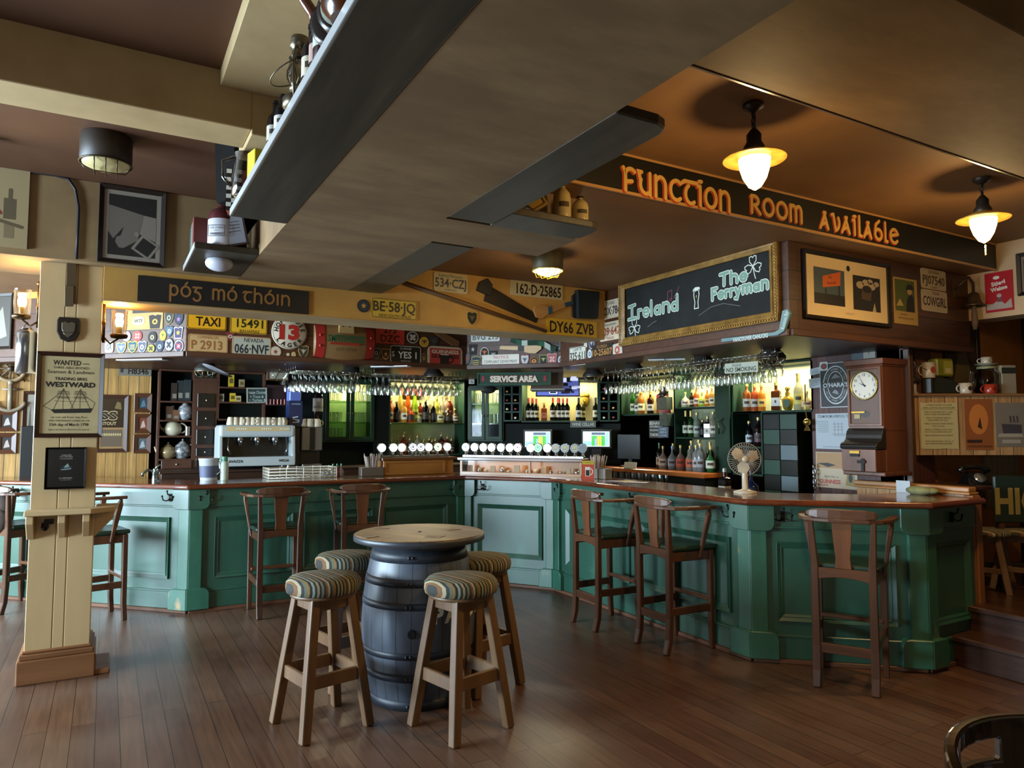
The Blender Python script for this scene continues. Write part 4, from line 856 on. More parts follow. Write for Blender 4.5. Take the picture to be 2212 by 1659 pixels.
# ---------------------------------------------------------------- lettering drawn as brush strokes (uncial and chalk hands)
LET = {
 'F': (0.75, [[(0.12, 0.0), (0.12, 0.75)], [(0.0, 0.98)] + arc(0.42, 0.68, 0.30, 0.30, 165, 40, 8), [(0.12, 0.38), (0.5, 0.44)]]),
 'U': (0.85, [arc(0.45, 0.42, 0.33, 0.40, 150, 300, 10), [(0.12, 0.6), (0.02, 0.95), (0.2, 0.95)], [(0.7, 0.95), (0.7, 0.0)]]),
 'N': (0.80, [[(0.08, 0.0), (0.08, 0.92)], arc(0.38, 0.55, 0.30, 0.36, 150, 0, 8) + [(0.68, 0.0)]]),
 'C': (0.75, [arc(0.45, 0.47, 0.38, 0.45, 50, 310, 12)]),
 'T': (0.85, [[(-0.05, 0.9), (0.1, 1.0), (0.9, 1.0)], arc(0.5, 0.42, 0.34, 0.42, 115, 310, 9)]),
 'I': (0.32, [[(0.15, 0.0), (0.15, 0.9)], [(0.0, 0.88), (0.15, 0.88)], [(0.08, 1.12), (0.24, 1.14)]]),
 'O': (0.88, [arc(0.42, 0.46, 0.36, 0.45, 0, 360, 16)]),
 'R': (0.78, [[(0.1, 0.0), (0.1, 0.92)], arc(0.28, 0.68, 0.30, 0.25, 140, -90, 8), [(0.28, 0.43), (0.7, 0.0)]]),
 'M': (1.05, [[(0.08, 0.0), (0.08, 0.9)], arc(0.29, 0.6, 0.21, 0.3, 150, 0, 6) + [(0.5, 0.0)], arc(0.71, 0.6, 0.21, 0.3, 150, 0, 6) + [(0.92, 0.0)]]),
 'A': (0.80, [[(0.0, 0.0), (0.42, 0.95)], [(0.3, 0.95), (0.62, 0.0)], [(0.1, 0.2), (0.45, 0.35), (0.55, 0.1)]]),
 'V': (0.72, [[(0.0, 0.92), (0.14, 0.95), (0.32, 0.02)] + arc(0.30, 0.5, 0.32, 0.46, -70, 40, 6)]),
 'L': (0.40, [[(0.12, 1.2), (0.12, 0.02), (0.3, 0.0)]]),
 'B': (0.75, [arc(0.36, 0.34, 0.30, 0.33, 0, 360, 12), [(0.45, 1.2), (0.15, 0.95), (0.07, 0.5)]]),
 'E': (0.75, [arc(0.42, 0.45, 0.36, 0.44, 25, 320, 12), [(0.1, 0.45), (0.78, 0.62)]]),
 'p': (0.80, [[(0.1, -0.45), (0.1, 0.9)], arc(0.38, 0.46, 0.30, 0.40, 150, -150, 10)]),
 'o': (0.85, [arc(0.42, 0.45, 0.36, 0.42, 0, 360, 14)]),
 'ó': (0.85, [arc(0.42, 0.45, 0.36, 0.42, 0, 360, 14), [(0.38, 1.02), (0.52, 1.2)]]),
 'g': (0.78, [[(0.05, 0.86), (0.72, 0.86)], [(0.35, 0.86), (0.2, 0.5), (0.5, 0.42)], arc(0.36, 0.08, 0.30, 0.34, 80, -150, 10)]),
 'm': (1.15, [[(0.08, 0.0), (0.08, 0.86)], arc(0.31, 0.58, 0.23, 0.28, 150, 0, 6) + [(0.54, 0.0)], arc(0.77, 0.58, 0.23, 0.28, 150, 0, 6) + [(1.0, 0.0)]]),
 't': (0.72, [[(0.0, 0.8), (0.1, 0.88), (0.66, 0.88)], arc(0.42, 0.42, 0.30, 0.42, 110, 300, 9)]),
 'h': (0.80, [[(0.1, 0.0), (0.1, 1.25)], arc(0.38, 0.5, 0.28, 0.34, 150, 0, 8) + [(0.66, 0.0)]]),
 'i': (0.32, [[(0.14, 0.0), (0.14, 0.86)]]),
 'n': (0.80, [[(0.08, 0.0), (0.08, 0.86)], arc(0.38, 0.5, 0.30, 0.36, 150, 0, 8) + [(0.68, 0.0)]]),
 # chalk hand
 '1': (0.95, [[(0.05, 1.25), (0.8, 1.35)], [(0.43, 1.3), (0.43, 0.05)], [(0.0, 0.0), (0.85, 0.06)]]),
 'r': (0.5, [[(0.1, 0.0), (0.1, 0.75)], arc(0.32, 0.52, 0.22, 0.22, 160, 60, 5)]),
 'e': (0.68, [arc(0.36, 0.38, 0.28, 0.36, 0, 310, 12), [(0.1, 0.38), (0.62, 0.4)]]),
 'l': (0.35, [[(0.14, 0.0), (0.14, 1.35)]]),
 'a': (0.75, [arc(0.32, 0.36, 0.26, 0.34, 0, 360, 12), [(0.6, 0.72), (0.6, 0.0)]]),
 'd': (0.75, [arc(0.32, 0.36, 0.26, 0.34, 0, 360, 12), [(0.6, 1.35), (0.6, 0.0)]]),
 '2': (0.9, [[(0.05, 1.2), (0.85, 1.28)], [(0.45, 1.22), (0.42, 0.0)]]),
 '3': (0.75, [[(0.12, 0.0), (0.12, 1.25), (0.7, 1.28)], [(0.12, 0.68), (0.55, 0.7)]]),
 'y': (0.72, [[(0.08, 0.75), (0.3, 0.08)], [(0.6, 0.78), (0.3, -0.05), (0.2, -0.4), (0.0, -0.35)]]),
}
def hand(s):
    """strokes of a word, unit height; returns (width, polylines)"""
    x = 0; out = []
    for ch in s:
        if ch == ' ': x += 0.6; continue
        w_, ls = LET[ch]; out += [[(x + a, b) for a, b in l] for l in ls]; x += w_ + 0.12
    return x - 0.12, out
def write(mb, s, x0, x1, z, h, wd, y, m, slope=0.0, dx=0, dz=0):
    W_, ls = hand(s); kx = (x1 - x0) / W_
    mb.stroke([[(x0 + a * kx + dx, z + b * h + slope * a * kx + dz) for a, b in l] for l in ls], wd, y, m)

def on_wall(name, label, cat, W, c, group=None, out=0.0):
    p = W.pt(c[0], c[1], out); return thing(name, label, cat, p, W.rz, group)
def place(mb, name, mats, W, c, label, cat, group=None, out=0.0, bevel=0, tilt=0):
    o = mb.build(name, mats, None, W.pt(c[0], c[1], out), W.rz, bevel=bevel)
    if tilt: o.rotation_euler = (0, 0, W.rz); o.rotation_mode = 'XYZ'; o.matrix_world = Matrix.Translation(W.pt(c[0], c[1], out)) @ Matrix.Rotation(W.rz, 4, 'Z') @ Matrix.Rotation(-tilt, 4, 'Y')
    return tag(o, label, cat, group)
# painted room sign
m = MB(); a, b = W_FS.on(1100, 330)[0], 6.43
t = thing('painted_sign', 'long black board with gold and red uncial lettering across the lamp bay', 'sign', (1.64, 3.10, ZR))
m.box(0, b - 1.64, -0.014, 0, 0.004, ZL - ZR - 0.014); m.build('board', M('#14140e', 0.4), t)
m = MB(); ox = 1.64
for wd_, (xa, ya, ha), xb in (('FUNCTION', (1343, 411, 362), 1574), ('ROOM', (1617, 459, 420), 1730), ('AVAILABLE', (1768, 492, 458), 1934)):
    u0, z0 = W_FS.on(xa, ya); h = W_FS.on(xa, ha)[1] - z0; u1 = W_FS.on(xb, ya)[0]
    if wd_ == 'AVAILABLE': h *= 1.05
    for k in range(2): write(m, wd_, u0 - ox, u1 - ox, z0 - ZR, h, 0.027, -0.0155 - 0.0006 * k, 1, dx=-0.010 + 0.005 * k, dz=-0.007 + 0.003 * k)
    write(m, wd_, u0 - ox, u1 - ox, z0 - ZR, h, 0.023, -0.0175, 0)
m.build('lettering', [M('#d3a452', 0.45), M('#a83a1e', 0.5)], t)
# Irish motto board on the beam
cu, cz_, ww, hh = W_BEAM.rect(297, 625, 667, 650); z0 = 2.482; z1 = 2.66
t = thing('painted_sign', 'black board with gold Irish words on the beam above the badge covered canopy', 'sign', (cu, 5.46, z0))
m = MB(); m.box(-ww / 2, ww / 2, -0.012, 0, 0, z1 - z0); m.build('board', M('#100e0b', 0.5), t)
m = MB()
for wd_, xa, xb in (('póg', 365, 436), ('mó', 458, 512), ('thóin', 525, 627)):
    ua, ub = W_BEAM.on(xa, 640)[0] - cu, W_BEAM.on(xb, 640)[0] - cu
    write(m, wd_, ua, ub, 0.055, 0.085, 0.016, -0.0135, 1, dx=-0.004, dz=-0.003); write(m, wd_, ua, ub, 0.055, 0.085, 0.013, -0.0145, 0)
m.build('lettering', [M('#8a6230', 0.5), M('#4a2a14', 0.5)], t)

# ---------------------------------------------------------------- number plates
def plate(label, W, rc, bg, fg, rows, border=None, tilt=0, name='license_plate', cat='number plate', group='number plates', extra=None, rough=0.35, met=0.0, corner=0.1):
    u, z, w_, h = W.rect(*rc); m = MB(); r = corner * h
    out = [(sx * (w_ / 2 - r) + r * math.cos(R(k)), sz * (h / 2 - r) + r * math.sin(R(k))) for sx, sz, k0 in ((1, -1, -90), (1, 1, 0), (-1, 1, 90), (-1, -1, 180)) for k in (k0, k0 + 45, k0 + 90)]
    m.prism(out, -0.004, 0.002, 0)
    if border is not None:
        for (xa, za), (xb, zb) in zip(out, out[1:] + out[:1]): m.stroke([[(xa * 0.965, za * 0.93), (xb * 0.965, zb * 0.93)]], h * 0.03, -0.0046, 1 if border == 1 else 2, False)
    for rw in rows:
        t_, rx, rz_, rh = rw[:4]; wm = rw[4] if len(rw) > 4 else 0.9; mi = rw[5] if len(rw) > 5 else 1
        m.text(t_, rx * w_, rz_ * h, rh * h, -0.005, mi, w=wm * w_ if wm < 0 else None, wmax=abs(wm) * w_, bold=0.02 if rh > 0.3 else 0.0)
    mats = [M(bg, rough, met), M(fg, 0.4)] + [M(c, 0.4) for c in (extra or ['#222222'])]
    return place(m, name, mats, W, (u, z), label, cat, group, out=0.004, tilt=tilt)
plate('yellow New York taxi plate with chequered borders', W_CL, (404, 671, 489, 712), '#d9a01c', '#1a1206', [('NEW YORK', 0, 0.36, 0.15, 0.5), ('TAXI', 0.03, -0.08, 0.46, 0.62)], 1)
plate('yellow Bahamas plate numbered 15491', W_CL, (497, 679, 577, 721), '#d6a62a', '#2a2a14', [('NASSAU', 0.03, 0.37, 0.13, 0.4), ('15491', 0.03, 0.02, 0.42, 0.75), ('BAHAMAS', 0.02, -0.38, 0.15, 0.55)], 1)
plate('tan Connecticut commercial plate P 2913', W_CL, (406, 723, 492, 767), '#b99a6a', '#8a5a34', [('COMMERCIAL', 0, 0.36, 0.13, 0.55), ('P 2913', -0.03, -0.01, 0.42, 0.78), ('CONNECTICUT', 0, -0.38, 0.13, 0.6)], 1)
plate('pale Nevada plate 066 NVF', W_CL, (501, 728, 585, 773), '#a8aa9a', '#1c2430', [('NEVADA', 0.05, 0.34, 0.19, 0.5), ('066·NVF', 0, -0.08, 0.42, 0.88)], 2, extra=['#c8823a'])
plate('red plate lettered 275 DZC below the beam edge', W_CL, (811, 702, 873, 743), '#b8352c', '#2a0d0a', [('275', 0, 0.24, 0.34, 0.7), ('DZC', 0, -0.22, 0.36, 0.78)], None, corner=0.05)
plate('black Illinois plate reading YES 1', W_CL, (842, 747, 909, 784), '#16150f', '#cfcfc4', [('ILLINOIS', 0, 0.33, 0.13, 0.42), ('YES 1', 0.05, -0.04, 0.38, 0.6), ('WHITE SOX', 0, -0.40, 0.08, 0.4), ('S', -0.40, 0.0, 0.3, 0.1)], 1)
plate('white Notice Complaint Department 300 miles sign', W_CD, (1042, 766, 1122, 796), '#c9c2b4', '#1f1d1a', [('COMPLAINT DEPARTMENT', 0, 0.0, 0.20, 0.9), ('300 MILES', -0.22, -0.3, 0.14, 0.36), ('NOTICE', 0.02, 0.31, 0.22, 0.42, 3), ('→', 0.25, -0.3, 0.2, 0.3)], None, name='wall_sign', cat='sign', group=None, extra=['#b8322c', '#b02a26'], corner=0.04)
plate('grey plate beginning BVG half hidden by the beam', W_CD, (1018, 717, 1080, 738), '#b8b8b0', '#3a3a34', [('BVG 213', 0, 0.0, 0.6, 0.88)], None)
plate('white Camp Tr Connecticut plate 325-611', W_CR, (1231, 749, 1267, 789), '#c6c2b2', '#23241f', [('CAMP TR', 0, 0.35, 0.15, 0.5), ('325·611', 0, 0.0, 0.42, 0.9), ('CONNECTICUT', 0, -0.38, 0.12, 0.6)], 1, tilt=R(-1))
plate('black Florida plate 10-25607 with tan figures', W_CR, (1280, 743, 1325, 775), '#2c271f', '#a8763c', [('FLORIDA', 0, 0.34, 0.2, 0.5), ('10-25607', 0, -0.04, 0.42, 0.95), ('SUNSHINE STATE', 0, -0.42, 0.1, 0.6)], None)
plate('white Texas plate TDX-786 beside the gilt chalkboard', W_CR, (1297, 648, 1343, 688), '#b7ad98', '#2c2630', [('TEXAS', 0, 0.34, 0.18, 0.45), ('TDX·786', 0, -0.08, 0.42, 0.9)], None)
plate('white Massachusetts trailer plate 309-642 in red figures', W_CR, (1297, 695, 1343, 735), '#bdb19a', '#8a3a2a', [('Massachusetts', 0, 0.37, 0.13, 0.6, 2), ('309·642', 0, 0.0, 0.42, 0.9), ('TRAILER', 0, -0.38, 0.14, 0.35)], None, extra=['#2f4a44'])
plate('gold edged black and yellow New South Wales plate BE 58 JQ', W_BEAM, (801, 647, 900, 689), '#b8962e', '#16130a', [('BE·58·JQ', 0, 0.10, 0.5, 0.92), ('NEW SOUTH WALES', 0.02, -0.36, 0.15, 0.7)], 1, tilt=0)
plate('white Minnesota plate 534 CZJ high on the yellow beam', W_BEAM, (936, 591, 1009, 632), '#b3a580', '#2f2a3c', [('534·CZJ', 0, -0.02, 0.46, 0.92), ('Explore Minnesota', 0, 0.36, 0.16, 0.7, 2), ('10,000 lakes', 0, -0.38, 0.1, 0.4)], None, extra=['#2c5a50'])
plate('long white Irish plate 162-D-25865 on the yellow beam', W_BEAM, (1102, 608, 1214, 643), '#b5a67e', '#211c18', [('162·D·25865', 0.04, -0.05, 0.62, 0.86), ('BAILE ATHA CLIATH', 0.04, 0.38, 0.1, 0.4)], None, corner=0.03)
plate('long yellow plate DY66 ZVB at the lower end of the beam', W_BEAM, (1180, 691, 1288, 726), '#c79a1c', '#17130a', [('DY66 ZVB', 0, 0, 0.66, 0.88)], None, corner=0.03)
plate('white Georgia plate PJ07540 on the orange boards', W_CF, (1988, 583, 2041, 626), '#b0a184', '#4a3a2a', [('GEORGIA', 0, 0.36, 0.15, 0.5), ('PJ07540', 0, -0.04, 0.42, 0.88), ('COUNTY', 0, -0.4, 0.1, 0.25)], None)
plate('white Texas plate reading COWGIRL above the brass bell side', W_CF, (1989, 628, 2044, 674), '#b3a68a', '#2a2030', [('TEXAS', 0.05, 0.36, 0.14, 0.35), ('COWGIRL', 0, -0.02, 0.42, 0.9)], None)
plate('old grey plate H8346 over the pine boards', W_PINE, (256, 791, 327, 812), '#6d675c', '#221c16', [('H8346', 0.1, 0, 0.62, 0.62), ('8', -0.4, 0, 0.4, 0.1)], None)
plate('white GR letters plate at the badge covered end', W_CLD, (228, 738, 246, 762), '#b9b2a8', '#2a2624', [('GR', 0, 0, 0.5, 0.7)], None, corner=0.2)
# small extras on plates: tape strips
# ---------------------------------------------------------------- badges and patches
SH = {'shield': [(-0.5, 0.42), (-0.25, 0.5), (0, 0.42), (0.25, 0.5), (0.5, 0.42), (0.48, 0.0), (0.3, -0.32), (0, -0.5), (-0.3, -0.32), (-0.48, 0.0)],
      'circle': [(0.5 * math.cos(2 * PI * k / 20), 0.5 * math.sin(2 * PI * k / 20)) for k in range(20)],
      'tri': [(-0.5, 0.4), (0, 0.5), (0.5, 0.4), (0.06, -0.5), (-0.06, -0.5)],
      'square': [(-0.48, -0.48), (0.48, -0.48), (0.48, 0.48), (-0.48, 0.48)],
      'key': [(-0.38, -0.5), (0.38, -0.5), (0.5, 0.45), (0.2, 0.5), (0, 0.42), (-0.2, 0.5), (-0.5, 0.45)],
      'wide': [(-0.5, 0.15), (0, 0.5), (0.5, 0.15), (0.15, -0.2), (0, -0.5), (-0.15, -0.2)]}
def patch(W, px, py, w_px, h_px, shape, edge, fill, mark, desc, text=None, cat='badge', name='patch', emb='disc', beam_group='badges along the canopy'):
    u, z, w_, h = W.rect(px - w_px / 2, py - h_px / 2, px + w_px / 2, py + h_px / 2); m = MB(); P = SH[shape]
    S = lambda k, oz=0: [(a * w_ * k, b * h * k + oz * h) for a, b in P]
    m.prism(S(1), -0.003, 0.002, 0); m.face(S(0.84), -0.0036, 1)
    if emb == 'disc': m.disc(0, 0, w_ * 0.22, h * 0.2, -0.0042, 2, 14); m.disc(0, 0.0, w_ * 0.1, h * 0.1, -0.0047, 1, 8)
    elif emb == 'star': m.face([(w_ * 0.24 * (1 if k % 2 == 0 else 0.45) * math.sin(PI * k / 5), h * 0.24 * (1 if k % 2 == 0 else 0.45) * math.cos(PI * k / 5)) for k in range(10)], -0.0042, 2)
    elif emb == 'cross':
        for a in (45, 135): m.stroke([[(-w_ * 0.3 * math.cos(R(a)), -h * 0.3 * math.sin(R(a))), (w_ * 0.3 * math.cos(R(a)), h * 0.3 * math.sin(R(a)))]], w_ * 0.2, -0.0042, 2, False)
        m.disc(0, 0, w_ * 0.13, h * 0.13, -0.0047, 0, 12)
    elif emb == 'bird': m.face([(0, -h * 0.2), (w_ * 0.1, 0), (w_ * 0.34, h * 0.2), (w_ * 0.1, h * 0.12), (0, h * 0.22), (-w_ * 0.1, h * 0.12), (-w_ * 0.34, h * 0.2), (-w_ * 0.1, 0)], -0.0042, 2)
    elif emb == 'bars':
        for k in (-1, 0, 1): m.stroke([[(-w_ * 0.25, k * h * 0.15), (w_ * 0.25, k * h * 0.15)]], h * 0.07, -0.0042, 2, False)
    if text: m.text(text, 0, h * (0.3 if emb else 0), h * (0.13 if emb else 0.3), -0.0052, 2, wmax=w_ * 0.7)
    return place(m, name, [M(edge, 0.7), M(fill, 0.75), M(mark, 0.7)], W, (u, z), desc, cat, beam_group, out=0.004)
PT = [
 (W_CLD, 275, 727, 17, 22, 'circle', '#b9a9b4', '#c7b6bd', '#a04a50', 'pale pink round badge at the top of the pillar end cluster', 'disc'),
 (W_CLD, 298, 726, 19, 22, 'circle', '#c8504a', '#b04038', '#e0b0a0', 'red round fire badge in the pillar end cluster', 'cross'),
 (W_CLD, 330, 729, 19, 26, 'circle', '#1a1712', '#26221c', '#a89a70', 'black oval badge with pale centre in the pillar end cluster', 'disc'),
 (W_CLD, 353, 725, 14, 22, 'circle', '#b0a030', '#c4b440', '#5a5a20', 'yellow oval badge in the pillar end cluster', 'bird'),
 (W_CLD, 367, 716, 16, 24, 'shield', '#2a3a4a', '#4a6070', '#a8b8c0', 'slate blue shield badge beside the gold and purple one', 'disc'),
 (W_CLD, 386, 719, 20, 26, 'key', '#b0a8b8', '#3a3050', '#b8a030', 'purple badge with gold centre below the dark police patch', 'star'),
 (W_CLD, 263, 752, 21, 26, 'shield', '#c0b050', '#5a6a8a', '#d0d0c8', 'yellow edged blue shield badge at the lower pillar end', 'bird'),
 (W_CLD, 287, 750, 21, 27, 'shield', '#c8b030', '#2a4a5a', '#d8c860', 'yellow edged shield with a teal middle in the lower badge row', 'bars'),
 (W_CLD, 308, 750, 19, 27, 'shield', '#b8b8b8', '#4a5060', '#c8c8d0', 'silver grey shield badge in the lower badge row', 'disc'),
 (W_CLD, 327, 753, 18, 20, 'circle', '#2a3020', '#b8a838', '#3a3a18', 'olive and yellow round badge in the lower badge row', 'cross'),
 (W_CLD, 346, 749, 18, 26, 'shield', '#222a38', '#30384a', '#90a8a0', 'navy badge with pale green disc in the lower badge row', 'disc'),
 (W_CLD, 366, 745, 20, 30, 'circle', '#20242c', '#c0c0bc', '#2a3048', 'white and navy oval badge in the lower badge row', 'cross'),
 (W_CLD, 387, 748, 20, 26, 'circle', '#b8b0b0', '#303850', '#b83040', 'navy round badge with a red cross shape nearest the corner', 'cross'),
 (W_CLD, 366, 687, 20, 30, 'shield', '#7a6a3a', '#2a2820', '#8a8878', 'dark bronze police shield high at the pillar end', 'disc'),
 (W_CLD, 387, 690, 20, 26, 'shield', '#1a1a24', '#242838', '#8a5a8a', 'black police patch with mauve star under the beam edge', 'star'),
 (W_CLD, 368, 664, 20, 12, 'circle', '#3a3428', '#2a2820', '#8a8060', 'dim round patch tucked right under the lit beam', 'disc'),
 (W_CLD, 388, 668, 12, 18, 'shield', '#3a3438', '#1a1820', '#a0884a', 'small dark patch with gold mark right under the lit beam', 'bird'),
 (W_CL, 497, 727, 22, 20, 'tri', '#5a2018', '#7a2a20', '#b8b0a0', 'dark red little shield between the four left plates'.replace('left ', ''), 'disc'),
 (W_CL, 595, 760, 24, 24, 'circle', '#b8a890', '#c9bba2', '#8a3a2a', 'white round badge with a dog head below the round lager sign', 'star'),
 (W_CL, 622, 766, 7, 7, 'circle', '#c9c0a0', '#d9d0b0', '#c9c0a0', 'tiny white round pin below the round lager sign', 'disc'),
 (W_CL, 634, 766, 10, 12, 'circle', '#b8a870', '#c8b880', '#9a8a50', 'tiny gold leaf pin below the round lager sign', 'bird'),
 (W_CL, 655, 760, 23, 29, 'shield', '#a89050', '#3a3428', '#b8a888', 'gold edged shield with pale eagle next to the wooden keg', 'bird'),
 (W_CL, 891, 729, 25, 26, 'circle', '#b0a898', '#2a2420', '#b8b0a0', 'round black and white fire badge beside the red plate', 'cross'),
 (W_CL, 916, 739, 20, 22, 'circle', '#c8a040', '#b88a2a', '#3a2c10', 'yellow round badge with a dark animal beside the fire badge', 'bird'),
 (W_CL, 937, 737, 20, 22, 'shield', '#2a2622', '#332e2a', '#4a4440', 'nearly black shield badge under the wooden hurley end', 'disc'),
 (W_CL, 812, 763, 18, 24, 'shield', '#8a8880', '#26282c', '#9a9c98', 'black shield with grey disc beside the wooden keg', 'disc'),
 (W_CL, 833, 765, 19, 25, 'shield', '#b08030', '#3a2c18', '#c8954a', 'gold badge beside the black Illinois plate', 'star'),
 (W_CL, 915, 774, 14, 22, 'circle', '#7a5a2a', '#4a3418', '#9a7a3a', 'bronze oval badge between the Illinois plate and the red tray', 'disc'),
 (W_CD, 1008, 776, 18, 28, 'shield', '#3a3834', '#5a5e60', '#a84a3a', 'grey shield badge with red touch just past the red tray', 'bird'),
 (W_CD, 1029, 783, 22, 28, 'tri', '#8a8a50', '#2a3448', '#a89a40', 'navy triangular badge with yellow edge below the tiger badge', 'bars'),
 (W_CD, 1022, 755, 18, 24, 'key', '#3a2426', '#1f1a1c', '#b0a8a0', 'dark badge with striped animal above the navy triangle', 'star'),
 (W_CD, 1047, 762, 19, 24, 'circle', '#b8b0a8', '#2a2018', '#c8602a', 'oval badge with an orange face above the notice sign', 'bird'),
 (W_CD, 1066, 766, 18, 18, 'key', '#15130f', '#1c1a16', '#b8b4a8', 'black police badge overlapping the notice sign', 'bars'),
 (W_CD, 1134, 778, 19, 26, 'shield', '#7a3034', '#b4b0ac', '#3a4a5a', 'maroon edged pale shield right after the notice sign', 'bird'),
 (W_CD, 1154, 780, 22, 20, 'wide', '#8a5a20', '#3a2414', '#c8823a', 'brown and orange winged badge after the maroon edged shield', 'disc'),
 (W_CD, 1174, 777, 18, 22, 'square', '#8a8a50', '#20241c', '#9a9c60', 'square olive badge between the winged and pink badges', 'bird'),
 (W_CD, 1193, 776, 21, 26, 'key', '#b88a88', '#a05054', '#c8a8a0', 'pink red keystone fire badge along the diagonal canopy', 'cross'),
 (W_CD, 1212, 778, 16, 24, 'circle', '#26242a', '#b8b6b8', '#303038', 'black and white round badge after the pink keystone one', 'disc'),
 (W_CD, 1190, 754, 16, 17, 'shield', '#2a3a40', '#34505a', '#a8b0a8', 'teal shield badge under the green scarf', 'bars'),
 (W_CD, 1207, 752, 14, 16, 'shield', '#3a4048', '#566066', '#b8b8b0', 'small grey shield badge under the scarf tail', 'disc'),
 (W_CD, 1224, 776, 10, 20, 'circle', '#6a2028', '#802a30', '#c0b0a8', 'narrow maroon badge beside the camp plate', 'disc'),
 (W_CD, 1226, 752, 12, 18, 'circle', '#8a8c98', '#b0b0b8', '#4a4a70', 'pale oval badge above the maroon one', 'bird'),
 (W_CR, 1275, 765, 11, 24, 'circle', '#3a4a6a', '#b8b8b0', '#4a6a9a', 'blue ringed white round badge between two camp and Florida plates', 'disc'),
 (W_CR, 1279, 742, 12, 24, 'circle', '#b0b0b0', '#2a3048', '#a8a8b0', 'navy round mountain badge above the Florida plate', 'bird'),
 (W_CR, 1266, 743, 7, 16, 'square', '#b8b4b0', '#c0bcb4', '#8a8a8a', 'small white tag above the camp plate', 'bars'),
 (W_BEAM, 785, 661, 27, 28, 'circle', '#1a1a16', '#2a3038', '#b88a3a', 'black round sports badge beside the New South Wales plate', 'star'),
 (W_BEAM, 1019, 688, 24, 32, 'shield', '#a88a40', '#1c1c16', '#5a5230', 'black metal shield badge alone on the yellow beam', 'bird'),
]
for W, px, py, w_, h, sh, e, f, mk, ds, emb in PT: patch(W, px, py, w_, h, sh, e, f, mk, ds, emb=emb)
plate('white oval sticker with black WTF letters', W_CLD, (287, 684, 314, 703), '#b0a078', '#2a2418', [('WTF', 0, 0, 0.38, 0.7)], None, name='sticker', cat='sticker', group=None, corner=0.49)
patch(W_CLD, 336, 695, 27, 30, 'key', '#1c1712', '#2a221a', '#a8863a', 'dark police patch with gold disc on the tan board', emb='disc')
u, z, w_, h = W_CLD.rect(272, 655, 353, 712); m = MB(); m.cb(0, 0.0, 0, w_, 0.006, h); place(m, 'backing_board', mottled('board_tan', '#a5793f', '#b98f54', 4, 0.7), W_CLD, (u, z), 'tan backing board behind the white oval sticker', 'board', out=0.003)
plate('black and gold antler plate above the white oval sticker', W_CLD, (288, 657, 343, 676), '#191610', '#a8823a', [('~O~', 0, 0, 0.5, 0.6)], None, name='wall_sign', cat='sign', group=None, corner=0.04)

# round lager sign, keg, tray
u, z, w_, h = W_CL.rect(586, 680, 662, 756); t = on_wall('round_sign', 'round white enamel lager sign with a big red 13', 'sign', W_CL, (u, z)); r = w_ / 2
m = MB(); m.lathe([(r * 0.98, 0), (r, -0.006), (r, -0.016), (r * 0.97, -0.02), (0.001, -0.02)], seg=40, ax='y'); m.build('disc', M('#c9bfa8', 0.3), t)
m = MB(); m.text('13', 0, 0.0, r * 0.78, -0.0225, 0, bold=0.06, w=r * 1.15); m.build('numeral', M('#a82a22', 0.4), t)
m = MB()
for s, a0, st_ in (('HOPHOUSE', 163, -21.5), ('LAGER', 218, 26)):
    for i, ch in enumerate(s):
        a = a0 + st_ * i - (10 if s == 'HOPHOUSE' and i > 2 else 0) + (8 if s == 'HOPHOUSE' else 0); rr = r * 0.76; top = s == 'HOPHOUSE'
        m.text(ch, rr * math.cos(R(a)), rr * math.sin(R(a)), r * 0.24, -0.0225, 0, bold=0.03, rot=R(a - 90) if top else R(a + 90))
for k in range(40):
    a, b = 2 * PI * k / 40, 2 * PI * (k + 1) / 40; m.stroke([[(r * 0.95 * math.cos(a), r * 0.95 * math.sin(a)), (r * 0.95 * math.cos(b), r * 0.95 * math.sin(b))]], r * 0.02, -0.0222, 0, False)
m.build('lettering', M('#1c1a1c', 0.4), t)
u, z, w_, h = W_CL.rect(677, 699, 803, 780); t = on_wall('display_keg', 'wooden half keg with red end hoops and green carved lettering', 'keg', W_CL, (u, z)); r = h / 2
m = MB(); N_ = 12; prof = [(r * (0.80 + 0.20 * math.cos((k / N_ - 0.5) * PI * 0.95)), w_ * (k / N_ - 0.5)) for k in range(N_ + 1)]
vs = []; fs = []
for rr, x in prof:
    for k in range(13): a = R(180 + 180 * k / 12); vs.append((x, math.sin(a) * rr * 0.6, -math.cos(a) * rr))
for i in range(N_):
    for k in range(12): fs.append((i * 13 + k, i * 13 + k + 1, (i + 1) * 13 + k + 1, (i + 1) * 13 + k))
fs += [tuple(range(13)), tuple(range(N_ * 13, N_ * 13 + 13))]
m.add(vs, fs, 0, True); m.build('staves', wood('keg', '#7a5a34', '#9c7a4c', 'x', 0.5, 7), t)
for s in (-1, 1):
    m = MB(); vs = []; fs = []
    for j in (0, 1):
        x = s * w_ * (0.5 - 0.15 * j); rr = r * (0.80 + 0.20 * math.cos((x / w_) * PI * 0.95)) + 0.006
        for k in range(13): a = R(180 + 180 * k / 12); vs.append((x, math.sin(a) * (rr * 0.6 + 0.003), -math.cos(a) * rr))
    for k in range(12): fs.append((k, k + 1, 14 + k, 13 + k))
    m.add(vs, fs, 0, True); hp = m.build('hoop', M('#9a2620', 0.4), t)
    m = MB()
    for zz in (0.25, -0.3): m.ball((s * w_ * 0.43, -r * 0.6 * 0.9, zz * r), 0.012, seg=8)
    m.build('rivet', M('#b84a3a', 0.3), hp)
yq = -r * 0.62
m = MB(); m.text('SMITHWICKS', 0, r * 0.12, r * 0.34, yq - 0.008, 0, w=w_ * 0.62, bold=0.035); m.build('lettering', M('#1f5a3a', 0.4), t)
m = MB(); m.cb(-w_ * 0.03, yq, -r * 0.16, w_ * 0.5, 0.012, r * 0.1); m.build('red_bar', M('#b03426', 0.4), t)
m = MB(); q = w_ * 0.13
